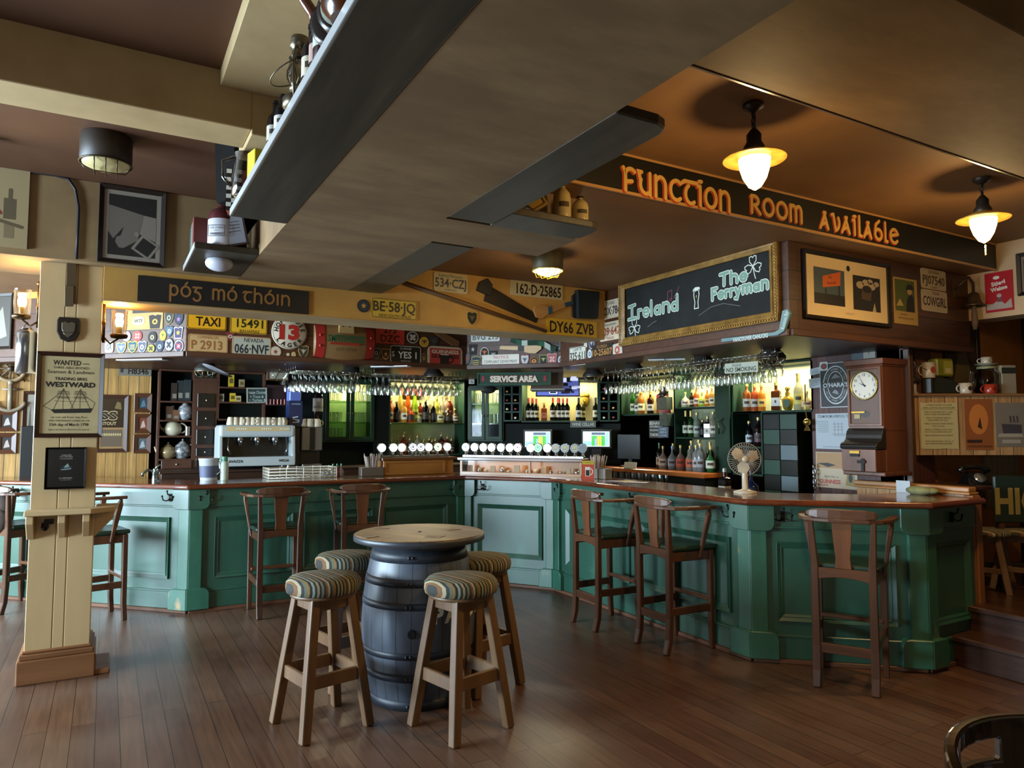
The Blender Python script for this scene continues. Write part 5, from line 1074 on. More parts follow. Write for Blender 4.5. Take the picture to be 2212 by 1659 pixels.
m.prism([(-q, r * 0.42), (q, r * 0.42), (q * 0.92, r * 0.72), (q * 0.92, r * 0.82), (q * 0.6, r * 0.82), (q * 0.6, r * 0.74), (q * 0.25, r * 0.74), (q * 0.25, r * 0.92), (-q * 0.25, r * 0.92), (-q * 0.25, r * 0.74), (-q * 0.6, r * 0.74), (-q * 0.6, r * 0.82), (-q * 0.92, r * 0.82), (-q * 0.92, r * 0.72)], yq * 0.9 - 0.012, yq * 0.6); m.build('crest', M('#b09560', 0.5), t)
m = MB(); m.text('EST. 1710', 0, -r * 0.45, r * 0.15, yq + 0.006 - 0.008, 0, w=w_ * 0.33); m.build('carved_date', M('#4a3420', 0.6), t)
t_ = plate('red beer tray with white doubled lettering and a black tankard', W_CL, (923, 749, 998, 793), '#b9a58a', '#c6b8a0', [], None, name='beer_tray', cat='tray', group=None, corner=0.2)
u, z, w_, h = W_CL.rect(923, 749, 998, 793); m = MB(); m.rect(-w_ * 0.44, w_ * 0.44, -h * 0.4, h * 0.4, -0.006, 0); m.text('GUINNESS', 0, h * 0.24, h * 0.17, -0.007, 1, w=w_ * 0.78, bold=0.03); m.text('GUINNESS', 0, h * 0.02, h * 0.17, -0.007, 2, w=w_ * 0.78, bold=0.03)
m.face([(-w_ * 0.14, -h * 0.34), (w_ * 0.1, -h * 0.34), (w_ * 0.12, h * 0.08), (-w_ * 0.16, h * 0.08)], -0.0078, 2); m.face([(-w_ * 0.13, h * 0.08), (w_ * 0.1, h * 0.08), (w_ * 0.1, h * 0.13), (-w_ * 0.13, h * 0.13)], -0.0078, 1); m.stroke([arc(w_ * 0.12, -h * 0.12, w_ * 0.11, h * 0.16, 90, -90, 8)], w_ * 0.035, -0.0078, 2)
m.build('printed_panel', [M('#a8322a', 0.4), M('#c6b8a0', 0.4), M('#1a1414', 0.4)], t_)
# ---------------------------------------------------------------- tools on the yellow beam
def wpoly(W, pts): return [W.on(*p) for p in pts]
def flat_thing(name, label, cat, W, parts, group=None, out=0.004):
    """parts: (part name, material, pixel outline, front depth, back depth)"""
    c = W.on(*parts[0][2][0]); t = on_wall(name, label, cat, W, c, group, out)
    for nm, mt, pts, y0, y1 in parts:
        m = MB(); m.prism([(a - c[0], b - c[1]) for a, b in wpoly(W, pts)], y0, y1); m.build(nm, mt, t, bevel=0.002)
    return t
flat_thing('hand_saw', 'old dark hand saw mounted on the yellow beam', 'saw', W_BEAM, [('blade', M('#241c14', 0.5, 0.3), [(1044, 650), (1052, 614), (1155, 676), (1162, 690), (1158, 698)], -0.003, 0.0), ('handle', M('#1c120c', 0.6), [(1028, 628), (1034, 610), (1052, 602), (1062, 616), (1056, 640), (1042, 634)], -0.02, 0.004)])
ph = wood('pole', '#4a3018', '#5f4022', 'x', 0.4)
a, b = W_BEAM.on(872, 612), W_BEAM.on(1178, 716); m = MB(); m.tube([(0, -0.02, 0), ((b[0] - a[0]) / 2, -0.02, (b[1] - a[1]) / 2), (b[0] - a[0], -0.02, b[1] - a[1])], [0.017, 0.018, 0.014], 10); place(m, 'wooden_pole', ph, W_BEAM, a, 'long brown wooden pole fixed slantwise on the yellow beam', 'pole', out=0.002)
hur = wood('hurley', '#9a6a34', '#b5854a', 'x', 0.45)
flat_thing('hurley_stick', 'wooden hurley stick with blue tape bands on the yellow beam', 'hurley', W_BEAM, [('blade', hur, [(1150, 672), (1153, 662), (1165, 658), (1180, 663), (1200, 660), (1230, 652), (1231, 660), (1200, 672), (1180, 681), (1168, 690), (1156, 686)], -0.02, 0), ('grip_tape', M('#2c4a5a', 0.6), [(1180, 664), (1189, 662), (1191, 677), (1181, 680)], -0.024, 0.001), ('grip_tape', M('#24404c', 0.6), [(1216, 655), (1236, 650), (1236, 659), (1217, 664)], -0.024, 0.001)])
flat_thing('slate_board', 'blue black tapered board hanging at the beam end above the yellow plate', 'board', W_BEAM, [('board', M('#131a1e', 0.5), [(1241, 688), (1240, 628), (1287, 632), (1284, 690)], -0.06, 0.0), ('side_panel', M('#1a1612', 0.6), [(1233, 640), (1240, 634), (1241, 688), (1234, 684)], -0.02, 0.0)])
flat_thing('hurley_stick', 'pale ash hurley with a dark band on the diagonal canopy', 'hurley', W_CD, [('blade', wood('ash', '#a98a60', '#c4a47a', 'x', 0.45), [(1080, 755), (1082, 747), (1120, 748), (1140, 745), (1160, 740), (1170, 745), (1171, 754), (1158, 764), (1142, 763), (1120, 757)], -0.02, 0), ('grip_tape', M('#26262a', 0.6), [(1120, 747.5), (1133, 746.5), (1133, 760), (1120, 757.5)], -0.024, 0.001)])
flat_thing('hurley_stick', 'brown hurley handle reaching down behind the beam edge', 'hurley', W_CL, [('handle', wood('hurl_dark', '#5a3a1e', '#76502c', 'x', 0.5), [(925, 712), (935, 708), (990, 738), (988, 748), (975, 747)], -0.03, 0)])
m = MB(); P = [W_CD.on(*p) for p in [(1105, 735), (1130, 742), (1160, 741), (1176, 744), (1190, 752), (1203, 755)]]; c = P[0]
m.path([(a - c[0], -0.02 - 0.008 * (i % 2), b - c[1]) for i, (a, b) in enumerate(P)], 0.012, 0.055, up=(0, 0, 1)); 
place(m, 'scarf', striped('scarf_green', ['#12301f', '#1c4a30', '#a8b0a4', '#12301f'], 4), W_CD, c, 'green and white scarf draped below the beam on the diagonal canopy', 'scarf', out=0.006)

# ---------------------------------------------------------------- chalkboard
def picture(label, W, rc, fw, fcol, depth, draw, mats, name='picture_frame', cat='picture', group=None, gilt=False, out=0.0, w_=None, h=None, sub='print', bead=None):
    u, z, ww, hh = W.rect(*rc); ww = w_ or ww; hh = h or hh; t = on_wall(name, label, cat, W, (u, z), group, out)
    m = MB(); frame(m, -ww / 2, ww / 2, -hh / 2, hh / 2, fw, 0.0, -depth, 0, lip=-depth * 0.55)
    if gilt: frame(m, -ww / 2 + fw * 0.62, ww / 2 - fw * 0.62, -hh / 2 + fw * 0.62, hh / 2 - fw * 0.62, fw * 0.38, 0.0, -depth * 0.95, 0, lip=-depth * 0.7)
    m.build('frame', fcol, t, bevel=0.003)
    if bead:
        m = MB(); n = int((ww + hh) * 2 / 0.022)
        for sx, L_, fx in ((0, ww, lambda s: (s - ww / 2, -hh / 2 + fw * 0.2)), (1, ww, lambda s: (s - ww / 2, hh / 2 - fw * 0.2)), (2, hh, lambda s: (-ww / 2 + fw * 0.2, s - hh / 2)), (3, hh, lambda s: (ww / 2 - fw * 0.2, s - hh / 2))):
            k = int(L_ / 0.024)
            for i in range(k):
                x, zz = fx((i + 0.5) * L_ / k); m.ball((x, -depth, zz), (0.0095, 0.006, 0.0095), seg=6)
        m.build('beading', bead, t)
    m = MB(); m.box(-ww / 2 + fw * 0.5, ww / 2 - fw * 0.5, -depth * 0.3, 0.0, -hh / 2 + fw * 0.5, hh / 2 - fw * 0.5, 0)
    draw(m, ww - 2 * fw, hh - 2 * fw, -depth * 0.3 - 0.001); m.build(sub, mats, t); return t
def d_chalk(m, w_, h, y):
    X = lambda f: (f - 0.5) * w_
    Z = lambda f: (0.5 - f) * h
    for s, xa, xb, zb, hh in (('1reland', 0.02, 0.42, 0.64, 0.24), ('2he', 0.70, 0.865, 0.385, 0.19), ('3erryman', 0.645, 0.985, 0.60, 0.175)):
        write(m, s, X(xa), X(xb), Z(zb), hh * h * (0.86 if s[0] == '1' else 0.86), 0.034, y, 1); write(m, s, X(xa), X(xb), Z(zb), hh * h * 0.86, 0.022, y - 0.0006, 2)
    def shamrock(cx, cz, s):
        ls = []
        for a in (90, 200, -20):
            ux, uz = math.cos(R(a)), math.sin(R(a)); vx, vz = -uz, ux; P = [(0, 0), (0.5, 0.42), (0.95, 0.42), (1.0, 0.15), (0.85, 0.0), (1.0, -0.15), (0.95, -0.42), (0.5, -0.42), (0, 0)]
            ls.append([(cx + s * (ux * p + vx * q), cz + s * (uz * p + vz * q)) for p, q in P])
        ls.append([(cx, cz), (cx + s * 0.15, cz - s * 0.8), (cx + s * 0.3, cz - s * 1.3)]); m.stroke(ls, 0.007, y, 1)
    shamrock(X(0.90), Z(0.18), 0.075); shamrock(X(0.07), Z(0.82), 0.075)
    gx, gz, s = X(0.545), Z(0.50), h * 0.19
    m.stroke([[(gx - 0.28 * s, gz + s * 0.75), (gx - 0.34 * s, gz + s * 0.3), (gx - 0.2 * s, gz - s * 0.4), (gx - 0.28 * s, gz - s), (gx + 0.24 * s, gz - s), (gx + 0.2 * s, gz - s * 0.4), (gx + 0.36 * s, gz + s * 0.3), (gx + 0.3 * s, gz + s * 0.75)]], 0.008, y, 1)
    m.stroke([[(gx - 0.28 * s, gz + s * 0.75), (gx - 0.1 * s, gz + s * 0.86), (gx + 0.3 * s, gz + s * 0.84)]], 0.03, y, 1); m.face([(gx - 0.06 * s, gz + 0.2 * s), (gx + 0.08 * s, gz + 0.3 * s), (gx, gz - 0.05 * s)], y, 4)
    nx, nz = X(0.34), Z(0.31); m.stroke([[(nx, nz - 0.06), (nx, nz + 0.02), (nx + 0.05, nz + 0.03), (nx + 0.05, nz - 0.05)], arc(nx - 0.012, nz - 0.06, 0.012, 0.01, 0, 360, 8), arc(nx + 0.038, nz - 0.05, 0.012, 0.01, 0, 360, 8), [(nx + 0.1, nz - 0.03), (nx + 0.14, nz + 0.05)], arc(nx + 0.09, nz - 0.035, 0.011, 0.01, 0, 360, 8)], 0.004, y, 3)
    m.stroke([[(X(0.56), Z(0.83)), (X(0.64), Z(0.72)), (X(0.72), Z(0.70)), (X(0.82), Z(0.80))]], 0.006, y, 5); m.stroke([[(X(0.18), Z(0.86)), (X(0.22), Z(0.8)), (X(0.25), Z(0.77))]], 0.007, y, 5)
gilt = mottled('gilt_frame', '#6d5128', '#8f6e38', 14, 0.32, c3='#b08c50', bump=0.2)
picture('large gilt framed chalkboard with Ireland and Ferryman chalk lettering', W_CR, (1344, 587, 1689, 697), 0.075, gilt, 0.05, d_chalk, [mottled('slate', '#121415', '#1b1d1e', 5, 0.7, spec=0.25), M('#c3ccc0', 0.8), M('#6f9080', 0.8), M('#8a4a58', 0.8), M('#a8a058', 0.8), M('#4d5254', 0.8)], name='chalkboard', cat='chalkboard', gilt=True, h=0.60, sub='writing_surface', bead=M('#a8854a', 0.25, 0.6))
# hockey stick on the canopy corner
c = W_CR.on(1566, 737); t = on_wall('hockey_stick', 'pale blue hockey stick with white lettering under the chalkboard', 'hockey stick', W_CR, c, None, 0.03)
m = MB(); P = [W_CR.on(*p) for p in ((1566, 740), (1566, 732), (1681, 718), (1691, 712), (1698, 672), (1710, 668), (1715, 678), (1702, 716), (1688, 725))]; m.prism([(a - c[0], b - c[1]) for a, b in P], -0.012, 0.012); m.build('shaft', M('#5f8084', 0.4), t, bevel=0.003)
a, b = W_CR.on(1592, 735.5), W_CR.on(1668, 724.5); m = MB(); m.text('VANCOUVER CANUCKS', (a[0] + b[0]) / 2 - c[0], (a[1] + b[1]) / 2 - c[1], 0.03, -0.014, 0, w=b[0] - a[0], bold=0.02, rot=math.atan2(b[1] - a[1], b[0] - a[0]))
q = W_CR.on(1704, 692); m.text('Ronnies Bar', q[0] - c[0], q[1] - c[1], 0.03, -0.014, 0, w=0.13, rot=R(72)); m.build('lettering', M('#c8d0cc', 0.5), t)
u, z, w_, h = W_CR.rect(1324, 742, 1345, 770); m = MB(); m.cb(0, 0, 0, w_, 0.005, h, 0); m.disc(0, 0, w_ * 0.25, y=-0.004, m=1); m.disc(0, 0, w_ * 0.12, y=-0.0045, m=0); place(m, 'card', [M('#b8ada0', 0.6), M('#a8402a', 0.6)], W_CR, (u, z), 'white card with a small red emblem by the chalkboard corner', 'card', out=0.004, tilt=R(5))

# ---------------------------------------------------------------- pictures on the orange boards and pale wall
def d_twin(m, w_, h, y):
    a = w_
    m.rect(-a * 0.41, -a * 0.045, -h * 0.30, h * 0.31, y, 1); m.rect(a * 0.06, a * 0.41, -h * 0.32, h * 0.28, y, 2)
    m.rect(-a * 0.41, -a * 0.045, -h * 0.30, -h * 0.12, y - 0.0004, 3); m.face([(-a * 0.31, -h * 0.02), (-a * 0.10, h * 0.05), (-a * 0.09, h * 0.29), (-a * 0.31, h * 0.17)], y - 0.0008, 4)
    m.rect(-a * 0.28, -a * 0.265, -h * 0.14, -h * 0.02, y - 0.0006, 3); m.rect(-a * 0.12, -a * 0.105, -h * 0.14, h * 0.04, y - 0.0006, 3)
    m.text('A2', -a * 0.22, h * 0.17, h * 0.05, y - 0.0012, 2); m.text('Bushmills', -a * 0.2, h * 0.08, h * 0.045, y - 0.0012, 2, wmax=a * 0.18, rot=R(8))
    for x, z, r in ((0.15, 0.12, 0.05), (0.22, 0.17, 0.045), (0.3, 0.12, 0.05), (0.28, 0.2, 0.035), (0.36, 0.17, 0.035)): m.disc(a * x, h * z, a * r, a * r * 0.6, y - 0.0008, 5, 14)
    m.face([(a * 0.16, -h * 0.12), (a * 0.28, -h * 0.14), (a * 0.3, h * 0.06), (a * 0.17, h * 0.06)], y - 0.001, 6); m.disc(a * 0.235, h * 0.06, a * 0.06, a * 0.03, y - 0.0012, 2, 14); m.face([(a * 0.3, -h * 0.32), (a * 0.33, -h * 0.16), (a * 0.35, -h * 0.32)], y - 0.001, 5)
    m.disc(0.005, h * 0.37, a * 0.022, h * 0.05, y - 0.0008, 3, 12); m.stroke([[(-a * 0.05, -h * 0.40), (a * 0.07, -h * 0.40)], [(-a * 0.03, -h * 0.42), (a * 0.05, -h * 0.42)]], 0.003, y - 0.0008, 5, False)
picture('wide black framed print of a road sign photo and a barrel photo', W_CF, (1733, 556, 1918, 697), 0.03, M('#120f0b', 0.35), 0.03, d_twin, [M('#cbb389', 0.6), M('#3a4850', 0.5), M('#1d1713', 0.5), M('#16120e', 0.5), M('#b8541f', 0.5), M('#a09078', 0.5), M('#4a3828', 0.5)], h=0.50)
def d_cards(m, w_, h, y):
    m.rect(-w_ * 0.44, w_ * 0.38, -h * 0.22, h * 0.46, y, 1); m.face([(0, -h * 0.22), (w_ * 0.36, -h * 0.22), (w_ * 0.34, h * 0.1), (w_ * 0.2, h * 0.2), (w_ * 0.05, h * 0.05)], y - 0.0005, 2); m.disc(w_ * 0.17, h * 0.22, w_ * 0.1, h * 0.07, y - 0.001, 3, 14)
    m.face([(w_ * 0.0, h * 0.25), (w_ * 0.36, h * 0.27), (w_ * 0.28, h * 0.38), (w_ * 0.1, h * 0.38)], y - 0.0013, 2); m.face([(-w_ * 0.4, -h * 0.12), (-w_ * 0.1, -h * 0.1), (-w_ * 0.25, h * 0.05)], y - 0.0008, 3)
    m.text('THE PORTER', -w_ * 0.1, -h * 0.29, h * 0.03, y - 0.001, 4, wmax=w_ * 0.5); m.text('IRISH TOURS & GALLERY', 0, -h * 0.37, h * 0.035, y - 0.001, 4, wmax=w_ * 0.8)
u, z, w_, h = W_CF.rect(1929, 602, 1980, 701); m = MB(); m.cb(0, 0, 0, w_, 0.005, h, 0); d_cards(m, w_, h, -0.0032); place(m, 'poster', [M('#a8884e', 0.5), M('#4a5418', 0.5), M('#15130d', 0.5), M('#b09058', 0.5), M('#4a3614', 0.5)], W_CF, (u, z), 'small tan tin poster of a dark figure on green, next to the wide print', 'poster', out=0.004)
def d_stiegl(m, w_, h, y):
    m.text('Stiegl', -w_ * 0.02, h * 0.22, h * 0.1, y, 1, w=w_ * 0.5, bold=0.04, rot=R(8)); m.text('Weisse', 0.0, h * 0.08, h * 0.1, y, 1, w=w_ * 0.6, bold=0.04, rot=R(8)); m.disc(-w_ * 0.08, h * 0.36, w_ * 0.12, h * 0.045, y, 1, 16)
    m.face([(-w_ * 0.46, -h * 0.44), (w_ * 0.45, -h * 0.44), (w_ * 0.42, -h * 0.2), (w_ * 0.2, -h * 0.33), (0, -h * 0.2), (-w_ * 0.25, -h * 0.3), (-w_ * 0.45, -h * 0.26)], y, 2); m.disc(0.0, -h * 0.1, w_ * 0.09, h * 0.05, y - 0.0005, 2, 12); m.face([(-w_ * 0.08, -h * 0.26), (w_ * 0.12, -h * 0.26), (w_ * 0.06, -h * 0.12), (-w_ * 0.04, -h * 0.12)], y - 0.0004, 3)
u, z, w_, h = W_PALE.rect(2129, 587, 2190, 673); m = MB(); m.cb(0, 0, 0, w_, 0.006, h, 0); d_stiegl(m, w_, h, -0.004); place(m, 'beer_sign', [M('#a8121c', 0.3), M('#d8cfc4', 0.5), M('#a89c94', 0.5), M('#6a3a3a', 0.5)], W_PALE, (u, z), 'red enamel beer sign on the pale wall by the pull chain lamp', 'sign', out=0.005, bevel=0.002)
picture('dark edged picture at the pale wall, next to the red beer sign', W_PALE, (2199, 543, 2262, 636), 0.03, M('#15110c', 0.4), 0.03, lambda m, a, b, y: m.rect(-a * 0.4, a * 0.4, -b * 0.4, b * 0.4, y, 1), [M('#6a5a44', 0.6), M('#3a3028', 0.6)])
# brass bell on the orange boards
p = W_CF.pt(W_CF.on(2080, 660)[0], W_CF.on(2080, 660)[1]); t = thing('wall_bell', 'dull metal bell on a curled bracket beside the cowgirl plate', 'bell', (p.x, 3.33 - 0.09, p.z))
bell_m = M('#5a4632', 0.4, 0.6); m = MB(); m.lathe([(0.02, 0.1), (0.04, 0.085), (0.05, 0.03), (0.065, 0.0), (0.095, -0.02), (0.09, -0.022), (0.06, -0.004), (0.0, 0.07)], seg=24); m.build('bell', bell_m, t)
m = MB(); m.tube([(-0.14, 0.075, 0.12), (-0.13, 0.0, 0.19), (-0.06, 0.0, 0.22), (0.0, 0.0, 0.18), (0, 0, 0.1)], 0.011, 8); m.cb(-0.14, 0.083, 0.13, 0.03, 0.012, 0.16); m.build('bracket', bell_m, t)
m = MB(); m.tube([(0, 0, 0.02), (0, 0, -0.06), (0.005, 0, -0.16), (0.0, 0, -0.22)], [0.008, 0.02, 0.026, 0.014], 8); m.build('pull_rope', M('#6a5440', 0.8), t)
# ---------------------------------------------------------------- pictures above the window side
def d_photo(m, w_, h, y):
    m.rect(-w_ * 0.5, w_ * 0.5, -h * 0.5, h * 0.5, y, 1); m.rect(-w_ * 0.42, w_ * 0.42, -h * 0.44, h * 0.44, y - 0.0004, 2)
    m.face([(-w_ * 0.42, h * 0.28), (w_ * 0.2, h * 0.18), (w_ * 0.1, -h * 0.2), (-w_ * 0.2, -h * 0.36), (-w_ * 0.42, -h * 0.1)], y - 0.0008, 3); m.face([(w_ * 0.2, h * 0.18), (w_ * 0.42, h * 0.16), (w_ * 0.42, -h * 0.2), (w_ * 0.12, -h * 0.1)], y - 0.0008, 4)
    m.face([(-w_ * 0.42, -h * 0.3), (-w_ * 0.15, -h * 0.02), (-w_ * 0.2, -h * 0.15), (-w_ * 0.28, -h * 0.18), (-w_ * 0.3, -h * 0.3)], y - 0.001, 2); m.rect(-w_ * 0.42, w_ * 0.0, -h * 0.44, -h * 0.33, y - 0.001, 2)
    m.T = Matrix.Translation((w_ * 0.24, 0, -h * 0.29)) @ Matrix.Rotation(R(33), 4, 'Y'); m.rect(-w_ * 0.19, w_ * 0.19, -h * 0.13, h * 0.13, y - 0.0012, 4); m.rect(-w_ * 0.14, w_ * 0.14, -h * 0.1, h * 0.1, y - 0.0016, 2); m.T = Matrix(); m.disc(w_ * 0.08, -h * 0.11, w_ * 0.045, y=y - 0.0016, m=4)
picture('framed black and white photograph of an open book on the upper bulkhead', W_BULK, (212, 407, 357, 573), 0.03, M('#1d110a', 0.4), 0.03, d_photo, [M('#3a342a', 0.6), M('#8f8578', 0.6), M('#1d1916', 0.6), M('#6f665c', 0.6), M('#857b70', 0.6)])
u, z, w_, h = W_BULK.rect(-75, 345, 63, 532); m = MB(); m.cb(0, 0, 0, w_, 0.02, h, 0)
X = lambda f: (f - 0.5) * w_
m.rect(X(0.60), X(0.80), -h * 0.18, h * 0.06, -0.0106, 1); m.stroke([[(X(0.5), -h * 0.2), (X(0.9), -h * 0.26)], [(X(0.7), h * 0.06), (X(0.7), h * 0.16)]], 0.02, -0.011, 1); m.rect(X(0.62), X(0.78), -h * 0.40, -h * 0.24, -0.0106, 2); m.stroke([[(X(0.3), h * 0.05), (X(0.55), -h * 0.12)]], 0.02, -0.0112, 3)
place(m, 'canvas_print', [M('#a08d68', 0.6), M('#5d5038', 0.7), M('#7d6d4e', 0.7), M('#8a3020', 0.6)], W_BULK, (u, z), 'pale canvas print of an old harbour tower on the upper bulkhead', 'picture', out=0.011)
m = MB(); c = W_BULK.on(0, 352); P = [(0, 352), (60, 372), (120, 380), (148, 388), (163, 410), (170, 450), (168, 500), (165, 560)]
m.tube([(a - c[0], -0.012, b - c[1]) for a, b in [W_BULK.on(*p) for p in P]], 0.009, 8); place(m, 'power_cable', M('#1c1820', 0.5), W_BULK, c, 'dark cable curving down the upper bulkhead to the pillar', 'cable', out=0.0)

# ---------------------------------------------------------------- things on the pillar
def d_wanted(m, w_, h, y):
    m.text('WANTED —', 0, h * 0.42, h * 0.062, y, 1, w=w_ * 0.62, bold=0.02); m.text('THREE ABLE-BODIED', 0, h * 0.355, h * 0.03, y, 1, w=w_ * 0.62); m.text('Seamen & Landmen', 0, h * 0.30, h * 0.045, y, 1, w=w_ * 0.8); m.text('TRADING BRIG', 0, h * 0.21, h * 0.038, y, 1, w=w_ * 0.55, bold=0.02); m.text('WESTWARD', 0, h * 0.135, h * 0.062, y, 1, w=w_ * 0.86, bold=0.04)
    m.face([(-w_ * 0.33, -h * 0.19), (w_ * 0.40, -h * 0.17), (w_ * 0.36, -h * 0.23), (-w_ * 0.26, -h * 0.24)], y, 1); L = []
    for mx in (-0.12, 0.17):
        L.append([(w_ * mx, -h * 0.19), (w_ * mx, h * 0.08)])
        for k, q in enumerate((0.05, 0.01, -0.03, -0.08)): L.append([(w_ * (mx - 0.09 - 0.02 * k), h * q), (w_ * (mx + 0.09 + 0.02 * k), h * (q - 0.005))])
        L += [[(w_ * mx, h * 0.08), (w_ * (mx - 0.16), -h * 0.19)], [(w_ * mx, h * 0.08), (w_ * (mx + 0.18), -h * 0.18)]]
    L += [[(-w_ * 0.33, -h * 0.19), (-w_ * 0.45, -h * 0.15)], [(-w_ * 0.45, -h * 0.15), (-w_ * 0.12, h * 0.06)], [(w_ * 0.4, -h * 0.17), (w_ * 0.43, -h * 0.1), (w_ * 0.17, h * 0.03)]]
    m.stroke(L, 0.0022, y, 1, False)
    for k, q in enumerate((0.03, -0.03)):
        for mx in (-0.12, 0.17): m.face([(w_ * (mx - 0.09), h * (q + 0.02)), (w_ * (mx + 0.09), h * (q + 0.018)), (w_ * (mx + 0.11), h * (q - 0.025)), (w_ * (mx - 0.11), h * (q - 0.022))], y + 0.0003, 2)
    m.text('to not sail from this Port', 0, -h * 0.29, h * 0.026, y, 1, w=w_ * 0.62); m.text('AND FERDINANDS CANDS AS THE', 0, -h * 0.335, h * 0.022, y, 1, w=w_ * 0.7); m.text('15th day of March 1798', 0, -h * 0.385, h * 0.036, y, 1, w=w_ * 0.66, bold=0.01); m.text('Apply at the Harbour Office before the rising tide', 0, -h * 0.45, h * 0.02, y, 1, w=w_ * 0.7)
picture('framed cream Wanted poster of the trading brig Westward on the pillar', W_PIL, (77, 762, 224, 945), 0.027, M('#2a140c', 0.35), 0.03, d_wanted, [mottled('parchment', '#a8976e', '#b9a87e', 5, 0.6), M('#1d1812', 0.6), M('#8a7a58', 0.6)], name='wanted_poster', cat='poster')
def d_rugby(m, w_, h, y):
    m.rect(-w_ * 0.46, w_ * 0.46, -h * 0.46, h * 0.46, y + 0.0004, 1)
    m.text('WHERE RUGBY', 0, h * 0.34, h * 0.03, y, 2, w=w_ * 0.3, bold=0.02); m.text('MEETS THE WORLD', 0, h * 0.295, h * 0.03, y, 2, w=w_ * 0.36, bold=0.02); m.stroke([[(-w_ * 0.18, h * 0.24), (w_ * 0.18, h * 0.24)]], 0.003, y, 2, False)
    m.disc(0, 0, w_ * 0.16, h * 0.07, y, 3, 20); m.face([(-w_ * 0.06, 0), (w_ * 0.1, h * 0.02), (w_ * 0.05, h * 0.12), (-w_ * 0.02, h * 0.06)], y - 0.0004, 4); m.stroke([[(-w_ * 0.14, -h * 0.05), (w_ * 0.15, -h * 0.02)]], 0.006, y - 0.0006, 4, False)
    m.text('BIG FERRYMAN', 0, -h * 0.27, h * 0.032, y, 2, w=w_ * 0.36, bold=0.02); m.text('WAITS FOR NO MAN', 0, -h * 0.32, h * 0.02, y, 2, w=w_ * 0.3)
picture('black framed rugby notice with small white print on the pillar', W_PIL, (98, 966, 186, 1055), 0.012, M('#0c0b0b', 0.3), 0.055, d_rugby, [M('#0e0e0f', 0.25), M('#121315', 0.2), M('#a5a5a0', 0.5), M('#22383c', 0.5), M('#8fa0a0', 0.5)], cat='notice', name='notice_frame')
c = W_PIL.on(148, 713); t = on_wall('wall_plaque', 'small dark wooden shield plaque with a silver crest on the pillar', 'plaque', W_PIL, c)
q = 0.105; m = MB(); m.prism([(a * q * 2 * 0.62, b * q * 2 * 0.78) for a, b in [(-0.5, 0.36), (-0.42, 0.5), (0.42, 0.5), (0.5, 0.36), (0.5, -0.1), (0.34, -0.38), (0, -0.5), (-0.34, -0.38), (-0.5, -0.1)]], -0.022, 0); m.build('shield', M('#1c110b', 0.35), t, bevel=0.006, seg=2)
m = MB(); m.prism([(a * 0.075, b * 0.105) for a, b in SH['shield']], -0.028, -0.022); m.face([(-0.02, -0.01), (0.02, -0.01), (0.024, 0.03), (0.0, 0.022), (-0.024, 0.03)], -0.0285, 0); m.stroke([[(-0.03, -0.02), (0.03, -0.02)]], 0.008, -0.0288, 1, False); m.build('crest', [M('#6f6759', 0.35, 0.7), M('#3a342c', 0.5)], t, bevel=0.001)
flat_thing('cribbed_board', 'narrow dull metal and wood strip hung high on the pillar', 'strip', W_PIL, [('strip', M('#5a4a36', 0.35, 0.4), [(143, 658), (145, 532), (166, 530), (165, 658)], -0.03, 0), ('plate', M('#6a5a44', 0.3, 0.5), [(140, 664), (141, 618), (160, 620), (159, 664)], -0.036, -0.03)])
t = thing('drinks_ledge', 'pale wooden drinks ledge on brackets fixed round the pillar', 'ledge', (-0.23, 5.5, 1.06), 0)
m = MB(); m.slab([(-0.20, -0.14), (0.16, -0.15), (0.30, -0.06), (0.32, 0.2), (0.19, 0.2), (0.185, -0.003), (-0.195, -0.003), (-0.20, -0.003)], 0.0, 0.032); m.build('shelf_board', cream_w, t, bevel=0.005)
m = MB()
for x in (-0.17, 0.0, 0.135):
    m = MB(); m.T = Matrix.Translation((x, 0, 0)); m.add([(-0.02, 0, 0), (-0.02, -0.12, 0), (-0.02, -0.12, -0.05), (-0.02, 0, -0.16), (0.02, 0, 0), (0.02, -0.12, 0), (0.02, -0.12, -0.05), (0.02, 0, -0.16)], [(0, 1, 2, 3), (7, 6, 5, 4), (0, 4, 5, 1), (1, 5, 6, 2), (2, 6, 7, 3), (3, 7, 4, 0)]); m.build('bracket', cream_w, t, bevel=0.003)
m = MB(); m.add([(0.18, 0.02, 0), (0.30, 0.02, 0), (0.29, 0.02, -0.05), (0.18, 0.02, -0.17), (0.18, 0.06, 0), (0.30, 0.06, 0), (0.29, 0.06, -0.05), (0.18, 0.06, -0.17)], [(0, 1, 2, 3), (7, 6, 5, 4), (0, 4, 5, 1), (1, 5, 6, 2), (2, 6, 7, 3), (3, 7, 4, 0)]); m.build('bracket', cream_w, t, bevel=0.003)
m = MB(); m.cb(0, -0.02, 0, 0.05, 0.04, 0.03); m.lathe([(0.018, 0), (0.022, -0.03), (0.012, -0.05)], c=(-0.02, -0.03, -0.005), seg=10); place(m, 'coat_hook', dk_iron, W_PIL, W_PIL.on(106, 1126), 'black metal hook under the pillar ledge', 'hook')
t = thing('steel_canister', 'shiny steel canister hanging on the ship wheel side of the pillar', 'canister', (-0.475, 5.63, 1.97)); m = MB(); m.lathe([(0.05, 0), (0.06, 0.01), (0.06, 0.26), (0.055, 0.28), (0.02, 0.3)], seg=24); m.build('body', M('#8a8a8c', 0.15, 0.9), t)
m = MB(); m.tube([(0.03, 0, 0.29), (0.0, 0, 0.34), (-0.03, 0, 0.29)], 0.004, 6); m.build('handle', M('#8a8a8c', 0.2, 0.9), t)
